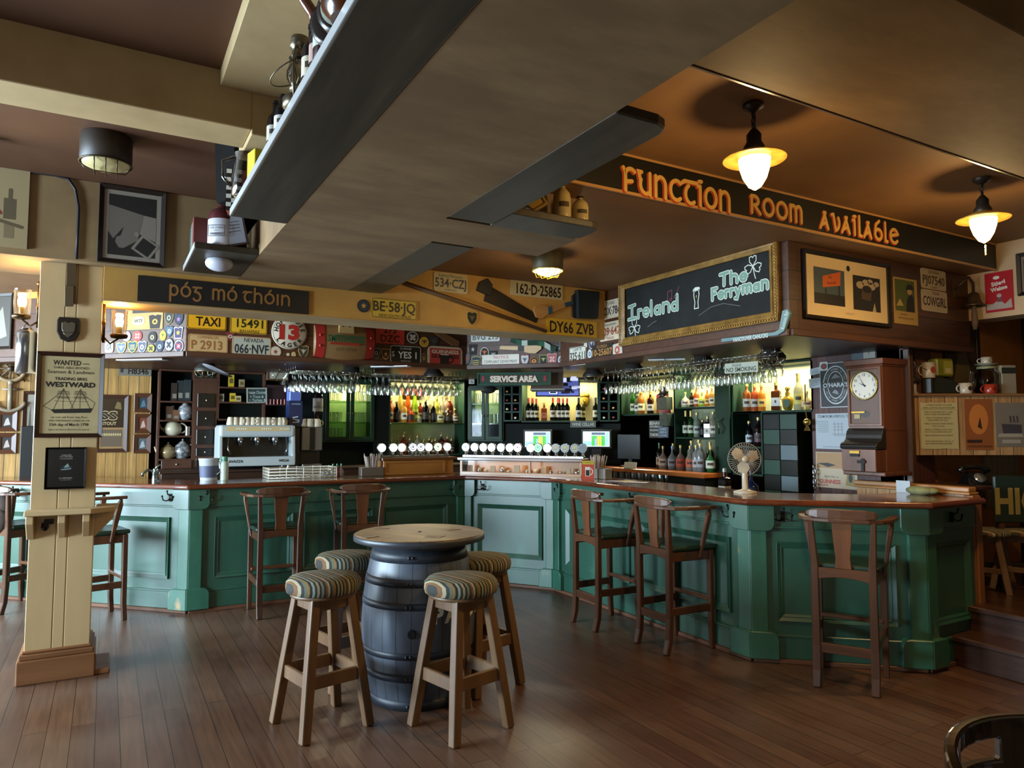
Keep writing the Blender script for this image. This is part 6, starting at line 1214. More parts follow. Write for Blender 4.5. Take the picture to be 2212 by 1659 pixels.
# ---------------------------------------------------------------- things on the pine boards behind the bar end
def d_stout(m, w_, h, y):
    m.rect(-w_ * 0.5, w_ * 0.5, -h * 0.08, h * 0.5, y, 1); m.text('SS', -w_ * 0.12, h * 0.16, h * 0.17, y - 0.001, 2, w=w_ * 0.75, bold=0.05); m.text('SS', -w_ * 0.12, h * 0.16, h * 0.15, y - 0.0015, 3, w=w_ * 0.68, bold=0.02); m.text('STOUT', -w_ * 0.1, h * 0.0, h * 0.06, y - 0.001, 2, w=w_ * 0.6, bold=0.03); m.rect(-w_ * 0.42, w_ * 0.45, -h * 0.46, -h * 0.12, y, 4)
    for k in range(9): m.disc((-0.35 + 0.09 * k) * w_, -h * 0.22, w_ * 0.04, h * 0.03, y - 0.0006, 2, 8)
    m.face([(w_ * 0.1, h * 0.3), (w_ * 0.4, h * 0.28), (w_ * 0.35, h * 0.42), (w_ * 0.2, h * 0.44)], y - 0.0008, 5)
picture('dark framed stout mirror with big double S letters on the pine wall', W_PINE, (205, 853, 276, 977), 0.04, M('#3a2014', 0.4), 0.03, d_stout, [M('#8a6a40', 0.5), M('#2a2016', 0.3), M('#a8946a', 0.5), M('#1a140e', 0.5), M('#5a4a38', 0.6), M('#6a5a34', 0.5)], name='pub_mirror', cat='mirror')
def d_small(c1, c2):
    def f(m, w_, h, y): m.rect(-w_ * 0.5, w_ * 0.5, -h * 0.5, h * 0.5, y, 1); m.face([(-w_ * 0.3, -h * 0.4), (w_ * 0.35, -h * 0.3), (w_ * 0.1, h * 0.3), (-w_ * 0.1, h * 0.15)], y - 0.0006, 2)
    return f
SM = [((290, 850, 328, 891), '#26343c', '#4a6a78', 'topmost of three little framed prints on the pine wall, a blue sea picture'), ((290, 894, 327, 936), '#6d3420', '#b0988a', 'middle one of three little framed prints on the pine wall, a red picture'), ((288, 938, 326, 979), '#4a5456', '#9aa0a0', 'lowest of three little framed prints on the pine wall, a grey picture'), ((-8, 887, 38, 932), '#2a2622', '#b0a49c', 'framed portrait on the pine wall right under the ship anchor'), ((-8, 935, 36, 980), '#2c2826', '#b09a90', 'framed portrait on the pine wall lowest under the ship anchor')]
for rc, c1, c2, lb in SM: picture(lb, W_PINE, rc, 0.045, M('#4a2a18', 0.35), 0.03, d_small(c1, c2), [M('#3a2416', 0.5), M(c1, 0.5), M(c2, 0.5)], cat='picture')
picture('tall dark narrow frame on the pine wall next to the pillar', W_PINE, (48, 845, 80, 977), 0.035, M('#3a2014', 0.4), 0.03, d_small('#8a8478', '#4a463e'), [M('#2a1a12', 0.5), M('#8a8478', 0.4), M('#4a463e', 0.5)], cat='picture')
c = W_PINE.on(24, 797); t = on_wall('ship_helm', 'small wooden ship wheel hung on the pine wall', 'ship wheel', W_PINE, c, None, 0.02); r = 0.125; whl = M('#8a7454', 0.5)
m = MB(); m.tube([(r * math.cos(R(k)), -0.01, r * math.sin(R(k))) for k in range(0, 360, 15)], 0.02, 8, closed=True); m.build('rim', whl, t)
for k in range(0, 180, 45):
    m = MB(); a = R(k); m.tube([(-r * 1.45 * math.cos(a), -0.01, -r * 1.45 * math.sin(a)), (r * 1.45 * math.cos(a), -0.01, r * 1.45 * math.sin(a))], 0.009, 8); m.build('spoke', M('#4a3420', 0.5), t)
m = MB(); m.lathe([(0.03, 0.01), (0.03, -0.03), (0.001, -0.035)], ax='y', seg=14); m.build('hub', M('#3a2818', 0.5), t)
c = W_PINE.on(23, 860); t = on_wall('ship_anchor', 'little grey wooden anchor ornament on the pine wall below the ship wheel', 'anchor', W_PINE, c, None, 0.02); am = M('#7a6c58', 0.5)
m = MB(); m.tube([(0, -0.01, 0.15), (0, -0.01, -0.12)], 0.022, 8); m.ball((0, -0.01, 0.16), 0.03, seg=10); m.build('shank', am, t)
m = MB(); m.tube([(x, -0.01, z) for x, z in arc(0, -0.02, 0.13, 0.11, 190, 350, 10)], 0.02, 8); m.build('fluke_arc', am, t)
m = MB(); m.tube([(-0.07, -0.01, 0.09), (0.07, -0.01, 0.09)], 0.012, 8); m.build('stock', am, t)
m = MB(); m.box(-0.07, 0.07, -0.12, 0.0, -0.02, 0.52); place(m, 'speaker_cabinet', M('#0f0e0d', 0.5), W_PINE, (W_PINE.on(60, 1050)[0], 1.12), 'black upright cabinet by the pine wall, just behind the pillar', 'cabinet', out=0.0, bevel=0.006)
u, z, w_, h = W_CLD.rect(60, 600, 95, 700)
m = MB(); p = at_y(10, 700, 7.4)
# wall hangings at the canopy end beyond the pillar
W_END = Wall(0.6, 7.0, math.atan2(-2.2, 2.2))
def end_pic(rc, bg, fg, lb, nm='framed_print'):
    picture(lb, W_END, rc, 0.03, M('#1c120c', 0.4), 0.03, d_small(bg, fg), [M('#2a2018', 0.5), M(bg, 0.5), M(fg, 0.5)], cat='picture')
end_pic((-20, 592, 33, 625), '#191510', '#2c2620', 'dark horizontal picture high at the canopy end beyond the pillar')
end_pic((-25, 635, 30, 755), '#3a342c', '#7a7468', 'big dark picture at the canopy end beyond the pillar, behind the sconce')
m = MB(); u, z, w_, h = W_END.rect(44, 590, 89, 645); m.cb(0, 0, 0, w_, 0.006, h, 0); place(m, 'poster', mottled('poster_orange', '#b06a1c', '#c88a30', 4, 0.6), W_END, (u, z), 'plain orange poster beside the ship wheel side sconce', 'poster', out=0.004)

# ---------------------------------------------------------------- wall clock, posters at the steps end
wc = wood('clock', '#4d2a1a', '#6a3d26', 'z', 0.35, 9, coat=0.3)
ck = thing('time_clock', 'tall old wooden time recorder clock with a white dial', 'clock', (5.55, 3.62, 1.23), R(-90))
m = MB(); m.box(-0.155, 0.155, -0.15, 0.148, 0.36, 0.90); m.box(-0.155, 0.155, -0.13, 0.148, 0.03, 0.36); m.build('case', wc, ck, bevel=0.005)
m = MB(); m.box(-0.175, 0.175, -0.17, 0.148, 0.90, 0.95); m.box(-0.165, 0.165, -0.16, 0.148, 0.885, 0.90); m.build('cornice', wc, ck, bevel=0.006, seg=2)
m = MB(); m.box(-0.185, 0.185, -0.20, 0.148, 0.0, 0.035); m.build('base_board', wc, ck, bevel=0.008, seg=2)
m = MB(); frame(m, -0.15, 0.15, 0.40, 0.885, 0.022, -0.148, -0.165, 0); m.build('door_frame', wc, ck, bevel=0.003)
m = MB(); m.rect(-0.128, 0.128, 0.422, 0.863, -0.1515); m.build('door_back', M('#5d463a', 0.5), ck)
m = MB(); m.disc(0, 0.735, 0.112, y=-0.154, seg=36); m.build('dial', M('#c6c2b6', 0.4), ck)
m = MB(); m.lathe([(0.110, -0.152), (0.112, -0.168), (0.122, -0.166), (0.122, -0.15)], c=(0, 0, 0.735), ax='y', seg=36, cap=False); m.build('bezel', M('#a5935a', 0.25, 0.9), ck)
m = MB()
for k in range(1, 13): a = R(90 - 30 * k); m.text(str(k), 0.088 * math.cos(a), 0.735 + 0.088 * math.sin(a), 0.02, -0.1555, 0, bold=0.01)
m.build('numerals', M('#2a2622', 0.5), ck)
for nm, a, L_, w0 in (('hour_hand', 90 - 295, 0.055, 0.013), ('minute_hand', 90 + 31, 0.088, 0.008)):
    m = MB(); x, z = math.cos(R(a)), math.sin(R(a)); m.face([(-z * w0 / 2 - x * 0.015, 0.735 + x * w0 / 2 - z * 0.015), (z * w0 / 2 - x * 0.015, 0.735 - x * w0 / 2 - z * 0.015), (x * L_, 0.735 + z * L_)], -0.157); m.build(nm, M('#1a1816', 0.4), ck)
m = MB(); m.disc(0, 0.50, 0.04, 0.03, -0.153, 0); m.cb(-0.06, -0.158, 0.515, 0.12, 0.008, 0.012, 1); m.cb(-0.07, -0.156, 0.48, 0.05, 0.006, 0.035, 2); m.build('pendulum_bob', [M('#2a2420', 0.4), M('#b08a3a', 0.3, 0.7), M('#a09468', 0.5)], ck)
hood = M('#2a2624', 0.4, 0.3); hp = [(-0.15, 0.385), (-0.175, 0.36), (-0.185, 0.33), (-0.19, 0.30), (-0.215, 0.275), (-0.255, 0.262), (-0.27, 0.24), (-0.262, 0.215), (-0.13, 0.215), (-0.13, 0.385)]
m = MB(); n = len(hp); m.add([(-0.16, y, z) for y, z in hp] + [(0.16, y, z) for y, z in hp], [tuple(range(n)), tuple(range(2 * n - 1, n - 1, -1))] + [(i, (i + 1) % n, (i + 1) % n + n, i + n) for i in range(n)]); m.build('metal_hood', hood, ck, bevel=0.003)
m = MB(); m.box(-0.15, 0.15, -0.26, -0.12, 0.035, 0.215); m.build('recorder_box', wc, ck, bevel=0.004)
m = MB(); m.cb(-0.03, -0.264, 0.19, 0.085, 0.01, 0.02); m.build('maker_plate', M('#a8862e', 0.3, 0.6), ck)
m = MB(); m.cb(-0.03, -0.264, 0.165, 0.08, 0.012, 0.022, 0); m.cb(0.04, -0.264, 0.09, 0.025, 0.012, 0.10, 0); m.cb(0.03, -0.268, 0.115, 0.07, 0.012, 0.025, 0); m.build('card_slot', M('#1a1818', 0.4, 0.6), ck)
def d_ohara(m, w_, h, y):
    m.disc(w_ * 0.02, 0, w_ * 0.42, h * 0.43, y, 1, 32); m.disc(w_ * 0.02, 0, w_ * 0.39, h * 0.405, y - 0.0004, 0, 32); m.disc(w_ * 0.02, 0, w_ * 0.27, h * 0.31, y - 0.0008, 1, 32); m.disc(w_ * 0.02, 0, w_ * 0.25, h * 0.29, y - 0.0012, 0, 32)
    for s, k0 in (('TRULY BREWED IN THE', 1), ('IRISH STOUT IRELAND', -1)):
        for i, ch in enumerate(s):
            if ch == ' ': continue
            a = (158 - i * 7.6) if k0 > 0 else (202 + i * 7.6); m.text(ch, w_ * 0.02 + w_ * 0.33 * math.cos(R(a)), h * 0.355 * math.sin(R(a)), h * 0.035, y - 0.0016, 1, rot=R(a - 90) if k0 > 0 else R(a + 90))
    m.face([(-w_ * 0.12, h * 0.14), (w_ * 0.2, h * 0.16), (w_ * 0.12, h * 0.2), (w_ * 0.02, h * 0.25), (-w_ * 0.06, h * 0.19)], y - 0.0016, 2); m.face([(-w_ * 0.1, -h * 0.17), (w_ * 0.12, -h * 0.22), (w_ * 0.08, -h * 0.14), (w_ * 0.0, -h * 0.1)], y - 0.0016, 2)
    m.rect(-w_ * 0.42, w_ * 0.46, -h * 0.05, h * 0.06, y - 0.0017, 0); m.text("O'HARA'S", w_ * 0.02, 0, h * 0.09, y - 0.0022, 1, w=w_ * 0.84, bold=0.03)
u, z, w_, h = W_CLK.rect(1773, 783, 1838, 880); m = MB(); m.cb(0, 0, 0, w_, 0.006, h, 0); frame(m, -w_ / 2, w_ / 2, -h / 2, h / 2, 0.006, -0.003, -0.006, 1); d_ohara(m, w_, h, -0.0045); place(m, 'beer_sign', [M('#161618', 0.35), M('#b0b4b8', 0.35, 0.3), M('#7a7c80', 0.4)], W_CLK, (u, z), 'black tin stout sign with a silver oval behind the wooden clock', 'sign', out=0.004)
u, z, w_, h = W_CLK.rect(1773, 782, 1790, 801); m = MB(); m.cb(0, 0, 0, w_, 0.003, h, 0); m.disc(0, 0, w_ * 0.38, h * 0.33, -0.002, 1); m.disc(0, 0, w_ * 0.27, h * 0.24, -0.0025, 2); place(m, 'sticker', [M('#b8b4ac', 0.5), M('#1c1a18', 0.5), M('#8a2a20', 0.5)], W_CLK, (u, z), 'white sticker with red dot on the corner of the black stout sign', 'sticker', out=0.011)
u, z, w_, h = W_CLK.rect(1763, 893, 1838, 970); m = MB(); m.cb(0, 0, 0, w_, 0.003, h, 0); m.text('STEAM FROM LIVERPOOL TO', w_ * 0.02, h * 0.42, h * 0.08, -0.002, 1, w=w_ * 0.9, bold=0.01)
for k in range(7): m.stroke([[(-w_ * 0.44, h * (0.28 - 0.05 * k)), (-w_ * 0.12, h * (0.28 - 0.05 * k))]], 0.004, -0.002, 2, False)
m.stroke([[(-w_ * 0.02, -h * 0.08), (w_ * 0.4, -h * 0.08)], [(w_ * 0.02, -h * 0.12), (w_ * 0.36, -h * 0.12)]] + [[(w_ * x, -h * 0.1), (w_ * x, h * 0.26)] for x in (0.06, 0.16, 0.26)] + [[(w_ * (x - 0.05), h * q), (w_ * (x + 0.05), h * q)] for x in (0.06, 0.16, 0.26) for q in (0.2, 0.12, 0.04)], 0.004, -0.002, 2, False); m.stroke([[(-w_ * 0.3, -h * 0.44), (w_ * 0.3, -h * 0.44)]], 0.005, -0.002, 2, False)
place(m, 'poster', [M('#a5aeb6', 0.6), M('#3a4248', 0.6), M('#6d767c', 0.6)], W_CLK, (u, z), 'pale paper steamship poster below the black stout sign', 'poster', out=0.003)
u, z, w_, h = W_CLK.rect(1764, 977, 1853, 1055); m = MB(); m.cb(0, 0, 0, w_, 0.005, h, 0); m.rect(-w_ * 0.48, w_ * 0.48, h * 0.05, h * 0.48, -0.003, 1); m.text('dart for a', -w_ * 0.12, -h * 0.18, h * 0.07, -0.0035, 2, w=w_ * 0.34); m.text('GUINNESS', -w_ * 0.16, -h * 0.32, h * 0.11, -0.0035, 3, w=w_ * 0.52, bold=0.03); m.face([(-w_ * 0.46, h * 0.18), (-w_ * 0.2, h * 0.08), (0, h * 0.14), (-w_ * 0.2, h * 0.2)], -0.0036, 2); m.face([(w_ * 0.22, -h * 0.4), (w_ * 0.46, -h * 0.42), (w_ * 0.4, h * 0.0), (w_ * 0.26, -h * 0.04)], -0.0036, 4); m.disc(w_ * 0.34, -h * 0.2, w_ * 0.05, h * 0.12, -0.004, 2, 12); m.stroke([[(-w_ * 0.47, -h * 0.44), (-w_ * 0.2, -h * 0.42)]], 0.006, -0.0036, 3, False)
place(m, 'poster', [M('#b0a088', 0.5), M('#a07c54', 0.5), M('#2c2c2e', 0.5), M('#a02a22', 0.5), M('#8a7a48', 0.5)], W_CLK, (u, z), 'cream and orange dart poster with red lettering under the wooden clock', 'poster', out=0.004)
for rc, lb, tl in (((1750, 795, 1772, 809), 'tilted little white note pinned above the other beside the stout sign', 8), ((1748, 817, 1773, 838), 'white note pinned beside the lower edge of the stout sign', 3)):
    u, z, w_, h = W_CLK.rect(*rc); m = MB(); m.cb(0, 0, 0, w_, 0.002, h); m.stroke([[(-w_ * 0.3, h * q), (w_ * 0.3, h * q)] for q in (0.2, 0, -0.2)], 0.004, -0.0015, 1, False); place(m, 'note', [M('#a8b0b8', 0.6), M('#6a7078', 0.6)], W_CLK, (u, z), lb, 'note', out=0.002, tilt=R(tl))
u, z, w_, h = W_CLK.rect(1840, 746, 1892, 776); m = MB(); m.cb(0, 0, 0, w_, 0.004, h, 0); m.rect(0, w_ * 0.48, -h * 0.46, h * 0.46, -0.0025, 1); m.stroke([[(w_ * 0.15, h * 0.2), (w_ * 0.3, h * 0.1), (w_ * 0.2, -h * 0.2)]], 0.006, -0.003, 0); place(m, 'postcard', [M('#4a5660', 0.5), M('#a09a90', 0.5)], W_CLK, (u, z), 'small blue and white picture card above the wooden clock', 'card', out=0.003)
for k, (px, py) in enumerate(((1748, 912), )):
    p = at_x(px, py, 5.66); m = MB(); m.ball((0, 0, 0), 0.035, seg=14); m.tube([(0, 0, 0.02), (-0.02, 0, 0.12), (-0.015, 0, 0.35)], 0.006, 6); m.lathe([(0.01, -0.03), (0.03, -0.08)], seg=12); tag(m.build('brass_horn', M('#a8904a', 0.25, 0.9), None, (5.63, p.y, p.z)), 'brass bulb horn hanging at the edge of the checkered cabinet', 'horn')
p = at_x(1755, 1035, 5.62); m = MB()
for i in range(5): m.T = Matrix.Translation((0, 0, 0.11 - 0.045 * i)) @ Matrix.Rotation(R(90 * (i % 2)), 4, 'Z'); m.tube([(0.014 * math.cos(R(k)), 0, 0.027 * math.sin(R(k))) for k in range(0, 360, 30)], 0.007, 6, closed=True)
tag(m.build('steel_chain', M('#8f8f90', 0.25, 0.9), None, (5.65, p.y, p.z)), 'short heavy steel chain hanging by the steps end wall', 'chain')
# ---------------------------------------------------------------- back bar
W_BL = Wall(0, 8.6, 0); W_BD = Wall(4.16, 8.6, math.atan2(-1.55, 1.54)); W_BR = Wall(5.7, 0, R(-90))
bgreen = mottled('backbar_green', '#11281b', '#173322', 4, 0.5, spec=0.25); bdark = M('#0a0f0c', 0.7, 0, 0, 0.15); paneg = glass('pane_clear', (1, 1, 1), 0.95, 0.05, 0.03); olive = mottled('niche_olive', '#74775a', '#8a8d6c', 3, 0.55); bwood = wood('backbar', '#3a2218', '#4d2f20', 'z', 0.4)
gshelf = glass('shelf_glass', (0.75, 1.0, 0.7), 0.8, 0.1); clearg = glass('clear_glass', (0.97, 1, 0.97), 0.93, 0.05)
GL = (1.0, 0.88, 0.56)
def zpx(W, px, py): return W.on(px, py)[1]
def unit(label, W, rc, depth, shelves, body=bgreen, back=olive, shelf_mat=None, name='back_bar_cabinet', light=0.0, doors=0, floor=None, thick=0.02, z0=None):
    """open shelf unit built into the back bar; shelves = heights"""
    u0, u1 = W.on(rc[0], (rc[1] + rc[3]) / 2)[0], W.on(rc[2], (rc[1] + rc[3]) / 2)[0]; xm = (rc[0] + rc[2]) / 2
    zt = min(2.245, W.on(xm, rc[1])[1]); zb = W.on(xm, rc[3])[1] if z0 is None else z0; c = (u0 + u1) / 2; w_ = u1 - u0; h = zt - zb
    t = thing(name, label, 'shelving', W.pt(c, zb), W.rz)
    m = MB(); m.box(-w_ / 2, w_ / 2, depth, depth + 0.02, 0, h); m.build('back_panel', back, t)
    for s in (-1, 1): m = MB(); m.box(s * w_ / 2 - thick / 2, s * w_ / 2 + thick / 2, 0, depth, 0, h); m.build('side_panel', body, t)
    m = MB(); m.box(-w_ / 2, w_ / 2, 0, depth, h, h + 0.02); m.build('top_panel', body, t)
    m = MB(); m.box(-w_ / 2, w_ / 2, 0, depth, -0.02, 0); m.build('bottom_panel', body, t)
    for z in shelves: m = MB(); m.box(-w_ / 2 + thick / 2, w_ / 2 - thick / 2, 0.0, depth, z - zb - 0.02, z - zb); m.build('shelf_board', shelf_mat or body, t, bevel=0.003)
    if light:
        a = area('shelf_strip_light', W.pt(c, zt - 0.012, -depth * 0.45), (0, 0, W.rz), w_ * 0.85, 0.05, light, GL)
    for k in range(doors):
        a, b = -w_ / 2 + k * w_ / doors, -w_ / 2 + (k + 1) * w_ / doors
        m = MB(); frame(m, a + 0.004, b - 0.004, 0.0, h, 0.045, 0.0, -0.022); d = m.build('door', body, t, bevel=0.003)
        m = MB(); m.box(a + 0.045, b - 0.045, -0.012, -0.009, 0.045, h - 0.045); m.build('pane', paneg, d)
        m = MB(); m.ball((b - 0.025 if k == 0 else a + 0.025, -0.03, h * 0.45), 0.012, seg=8); m.build('knob', M('#6a5a3a', 0.3, 0.8), d)
    return t
def on_shelf(W, px, py, z, d): u = W.on(px, py)[0]; return W.pt(u, z, -d)
RAT = dict(beer=0.14, wine=0.125, spirit=0.145, square=0.16, squat=0.26, round=0.28, tall=0.14, stone=0.24)
def row(W, zs, shelf_name, items, depth=0.10, ref=None, pour=False):
    n = 0
    for it in items:
        px, top, kind, col, lab, words_ = it[:6]; d = depth + (0.09 if len(it) > 6 and it[6] else 0); p = on_shelf(W, px, top, zs, d)
        dd = Vector((p.x, p.y)).length; zt = at_y(px, top, p.y).z if W.rz != R(-90) else at_x(px, top, p.x).z
        h = max(0.12, min(0.42, zt - zs)); r = max(0.022, min(0.05, RAT[kind] * h))
        if pour: h *= 0.86
        cap = it[7] if len(it) > 7 else '#b59a50'
        bottle(f'{words_} {shelf_name}', kind, p, h, r, col, cap, lab, 'bottles of the back bar', pourer=pour, rz=W.rz * 0.5 - 0.3); n += 1
# cabinets along the shadowed side
z5 = zpx(W_BL, 925, 913); z5b = 1.285
unit('open niche of spirits with a green glass shelf behind the first row of taps', W_BL, (842, 790, 1004, 990), 0.30, [z5], shelf_mat=gshelf, light=26, z0=z5b - 0.002)
row(W_BL, z5, 'on the green glass shelf', [
 (848, 862, 'spirit', '#b06a1c', '#c8c0a8', 'amber bottle with white label at the pine wall end'), (856, 860, 'spirit', '#a8561c', '#b87830', 'orange amber bottle behind the first black one', 1), (863, 868, 'spirit', '#0d0c0a', '#1c1a16', 'stubby black bottle nearest the amber end pair'),
 (877, 845, 'tall', '#cdb85a', '#d8c890', 'tall pale yellow liqueur bottle', 1), (879, 867, 'spirit', '#c9a850', '#e0d8c0', 'short bottle with big white label before the tall yellow one'), (893, 848, 'tall', '#c8641c', '#c87030', 'tall orange liqueur bottle', 1), (894, 876, 'squat', '#a84c14', '#2a1a10', 'low orange bottle with dark label before the tall orange one'),
 (908, 849, 'tall', '#8fae28', '#a0b840', 'tall lime green liqueur bottle', 1), (912, 892, 'squat', '#9a9a80', None, 'low clear jar before the lime green bottle'), (926, 863, 'spirit', '#0f0d0c', '#1a1818', 'black bottle with black label right after the lime one'), (920, 866, 'spirit', '#7a2c14', '#a88a60', 'dark orange bottle peeping behind the black one', 1),
 (938, 853, 'spirit', '#b8b090', '#c8c0a0', 'clear tall bottle between the two black ones', 1), (943, 867, 'wine', '#100e0c', '#1c1a18', 'slim black bottle at the middle of the row'), (956, 857, 'spirit', '#a8a840', '#c0b860', 'yellow green bottle', 1), (957, 876, 'squat', '#b8b070', '#d0c8a0', 'low bottle with cream label before the yellow green one'),
 (967, 854, 'tall', '#b9b49a', '#c8c4b0', 'clear slim bottle past the yellow green one', 1), (975, 882, 'squat', '#3a2a1a', '#2c2620', 'low brown bottle with dark label'), (977, 853, 'spirit', '#b09070', '#d0c8b8', 'straw coloured bottle with white label', 1), (984, 853, 'wine', '#7a2018', '#a84030', 'red bottle with red label', 1), (990, 882, 'squat', '#5a4430', '#c0b098', 'last low bottle with pale label')])
row(W_BL, z5b, 'on the counter right behind the first tap row', [(853, 945, 'spirit', '#a8a890', '#b8b8a8', 'clear pourer bottle nearest the pine wall'), (867, 941, 'spirit', '#9a9a88', None, 'plain clear pourer bottle'), (880, 932, 'spirit', '#a03a28', '#c0b0a0', 'reddish pourer bottle'), (893, 941, 'spirit', '#6a6a5a', '#b0a890', 'grey pourer bottle before a white box'), (910, 934, 'spirit', '#a8a894', None, 'tall clear pourer bottle'), (923, 948, 'spirit', '#8a8a70', '#a8a088', 'short dull pourer bottle'),
 (936, 941, 'spirit', '#5a3a28', '#a89878', 'brown pourer bottle with buff label'), (942, 946, 'spirit', '#7a5a40', '#b8b0a0', 'tan pourer bottle'), (949, 943, 'squat', '#8a5a30', '#b89a70', 'round shouldered pourer bottle with cork'), (962, 931, 'spirit', '#5a2c18', '#a0522c', 'tall brown pourer bottle with rust label'), (975, 937, 'spirit', '#8a2018', '#702018', 'red topped pourer bottle'), (984, 943, 'spirit', '#4a4a40', '#8a8878', 'last grey pourer bottle')], 0.13, pour=True)
m = MB(); m.box(-0.06, 0.06, 0, 0.05, 0, 0.13); tag(m.build('white_box', M('#b8b4a0', 0.5), None, on_shelf(W_BL, 897, 960, z5b, 0.22)), 'plain white box standing behind the pourer bottles', 'box')
def drinking_glass(h, r, seg=10):
    m = MB(); m.lathe([(r * 0.8, 0), (r, h)], seg=seg, cap=False); m.lathe([(0.001, 0.003), (r * 0.8, 0.003)], seg=seg, cap=False); return m
def glasses_on(W, xs, py, z, h, r, lab, grp, rows=2, d0=0.08, name='tumbler'):
    o = None
    for k in range(rows):
        for px in xs:
            p = on_shelf(W, px, py, z, d0 + k * 2.3 * r)
            if o is None: o = tag(drinking_glass(h, r).build(name, clearg, None, p), lab, 'glass', grp)
            else: c = o.copy(); C.objects.link(c); c.location = p
zc1, zc2 = zpx(W_BL, 755, 866), zpx(W_BL, 755, 911); zc0 = zpx(W_BL, 755, 949)
unit('green glazed two door cabinet of stacked glasses, lit from inside', W_BL, (702, 822, 808, 951), 0.28, [zc1, zc2], shelf_mat=gshelf, light=20, doors=2)
gx = [714, 722, 730, 738, 770, 778, 786, 794]
glasses_on(W_BL, gx, 850, zc1, 0.13, 0.03, 'clear tumbler on the top shelf of the lit glazed cabinet', 'glasses in the lit cabinet top', 2)
glasses_on(W_BL, gx, 890, zc2, 0.12, 0.03, 'clear tumbler on the middle shelf of the lit glazed cabinet', 'glasses in the lit cabinet middle', 2)
glasses_on(W_BL, [715, 723, 731, 739], 940, zc0 + 0.0, 0.14, 0.03, 'clear glass on the bottom shelf of the lit glazed cabinet', 'glasses in the lit cabinet bottom', 1)
m = MB(); u0, u1 = W_BL.on(470, 900)[0], W_BL.on(700, 900)[0]; m.box(u0, u1, 8.72, 8.76, 1.0, 2.27); u2, u3 = W_BL.on(808, 900)[0] + 0.01, W_BL.on(842, 900)[0] - 0.01; m.box(u2, u3, 8.6, 8.66, 1.17, 2.27); struct('wall_back_bar', m, bdark)
m = MB(); m.box(0.5, 4.05, 8.12, 8.58, 0, 1.15); m.box(0.48, 4.05, 8.09, 8.58, 1.15, 1.175); tag(m.build('back_counter', [wood('backcounter', '#2a1a12', '#3a2418', 'x', 0.4)], None, bevel=0.004), 'dark low back counter carrying the coffee machine', 'counter')
# tea shelves at the pine wall end
zt1, zt2, zt3, zt4 = [zpx(W_BL, 380, y) for y in (866, 907, 941, 991)]
unit('narrow dark shelf unit of teapots next to the pine wall', W_BL, (343, 792, 418, 1013), 0.24, [zt1, zt2, zt3, zt4], back=bdark, body=bwood, z0=1.18)
m = MB(); m.cb(0, -0.012, 0, 0.30, 0.02, 0.09); m.ball((0, -0.028, 0), 0.012, 1, 8); place(m, 'drawer', [bwood, M('#a89a80', 0.3, 0.8)], W_BL, W_BL.on(381, 1003), 'small wooden drawer box under the teapot shelves', 'drawer', bevel=0.003)
def teapot(label, px, py, z, s, col, deco=None, tall=1.0):
    p = on_shelf(W_BL, px, py, z, 0.10); t = thing('teapot', label, 'teapot', p, R(-10)); cm = M(col, 0.2)
    m = MB(); m.lathe([(0.04 * s, 0), (0.065 * s, 0.02 * s * tall), (0.075 * s, 0.06 * s * tall), (0.06 * s, 0.105 * s * tall), (0.035 * s, 0.12 * s * tall)], seg=20); m.build('body', mottled('glaze_' + deco, col, deco, 30, 0.2) if deco else cm, t)
    m = MB(); m.lathe([(0.036 * s, 0.12 * s * tall), (0.02 * s, 0.135 * s * tall), (0.004 * s, 0.14 * s * tall), (0.01 * s, 0.15 * s * tall), (0.001, 0.16 * s * tall)], seg=16); m.build('lid', cm, t)
    m = MB(); m.tube([(-0.06 * s, 0, 0.04 * s), (-0.1 * s, 0, 0.07 * s * tall), (-0.115 * s, 0, 0.115 * s * tall)], [0.016 * s, 0.011 * s, 0.008 * s], 8); m.build('spout', cm, t)
    m = MB(); m.tube([(x, 0, z_) for x, z_ in arc(0.065 * s, 0.065 * s * tall, 0.045 * s, 0.042 * s * tall, 95, -95, 8)], 0.008 * s, 6); m.build('handle', cm, t)
teapot('tall blue and white coffee pot on the shelf above the white teapot', 402, 890, zt2, 1.1, '#a8a8a8', '#4a5060', 1.25)
teapot('plain cream teapot in the middle of the teapot shelves', 375, 925, zt3, 1.25, '#b0a890')
teapot('round tan teapot on the lowest teapot shelf', 364, 975, zt4, 1.15, '#9a8664', '#7a6848')
teapot('dark patterned teapot on the lowest teapot shelf', 396, 972, zt4, 1.2, '#9a9a98', '#2c3038', 1.15)
p = on_shelf(W_BL, 407, 928, zt3, 0.08); m = MB(); m.lathe([(0.03, 0), (0.032, 0.1)], seg=14); tag(m.build('metal_cup', M('#9a9a96', 0.2, 0.9), None, p), 'shiny metal cup beside the cream teapot', 'cup')
for px, h, c, lb in ((378, 0.2, '#2a2018', 'brown box file on the top tea shelf'), (391, 0.23, '#1c2426', 'tall black folder on the top tea shelf, middle one'), (406, 0.24, '#20282a', 'tall black folder on the top tea shelf, end one'), (368, 0.15, '#4a2f1e', 'wooden box beside the tall coffee pot'), (383, 0.11, '#6a4a30', 'brown jar beside the tall coffee pot')):
    p = on_shelf(W_BL, px, 850, zt1 if h > 0.16 else zt2, 0.1); m = MB(); m.box(-0.035, 0.035, -0.05, 0.05, 0, h); m.box(-0.02, 0.02, -0.051, -0.05, h * 0.15, h * 0.4, 1); tag(m.build('box_file' if h > 0.16 else 'wooden_box', [M(c, 0.5), M('#7a7468', 0.6)], None, p, bevel=0.003), lb, 'box')
t = thing('drawer_tower', 'slim dark tower of small drawers with white knobs', 'drawers', W_BL.pt(W_BL.on(444, 920)[0], 1.18), 0)
m = MB(); m.box(-0.115, 0.115, 0, 0.24, 0, 1.0); m.build('carcass', bwood, t)
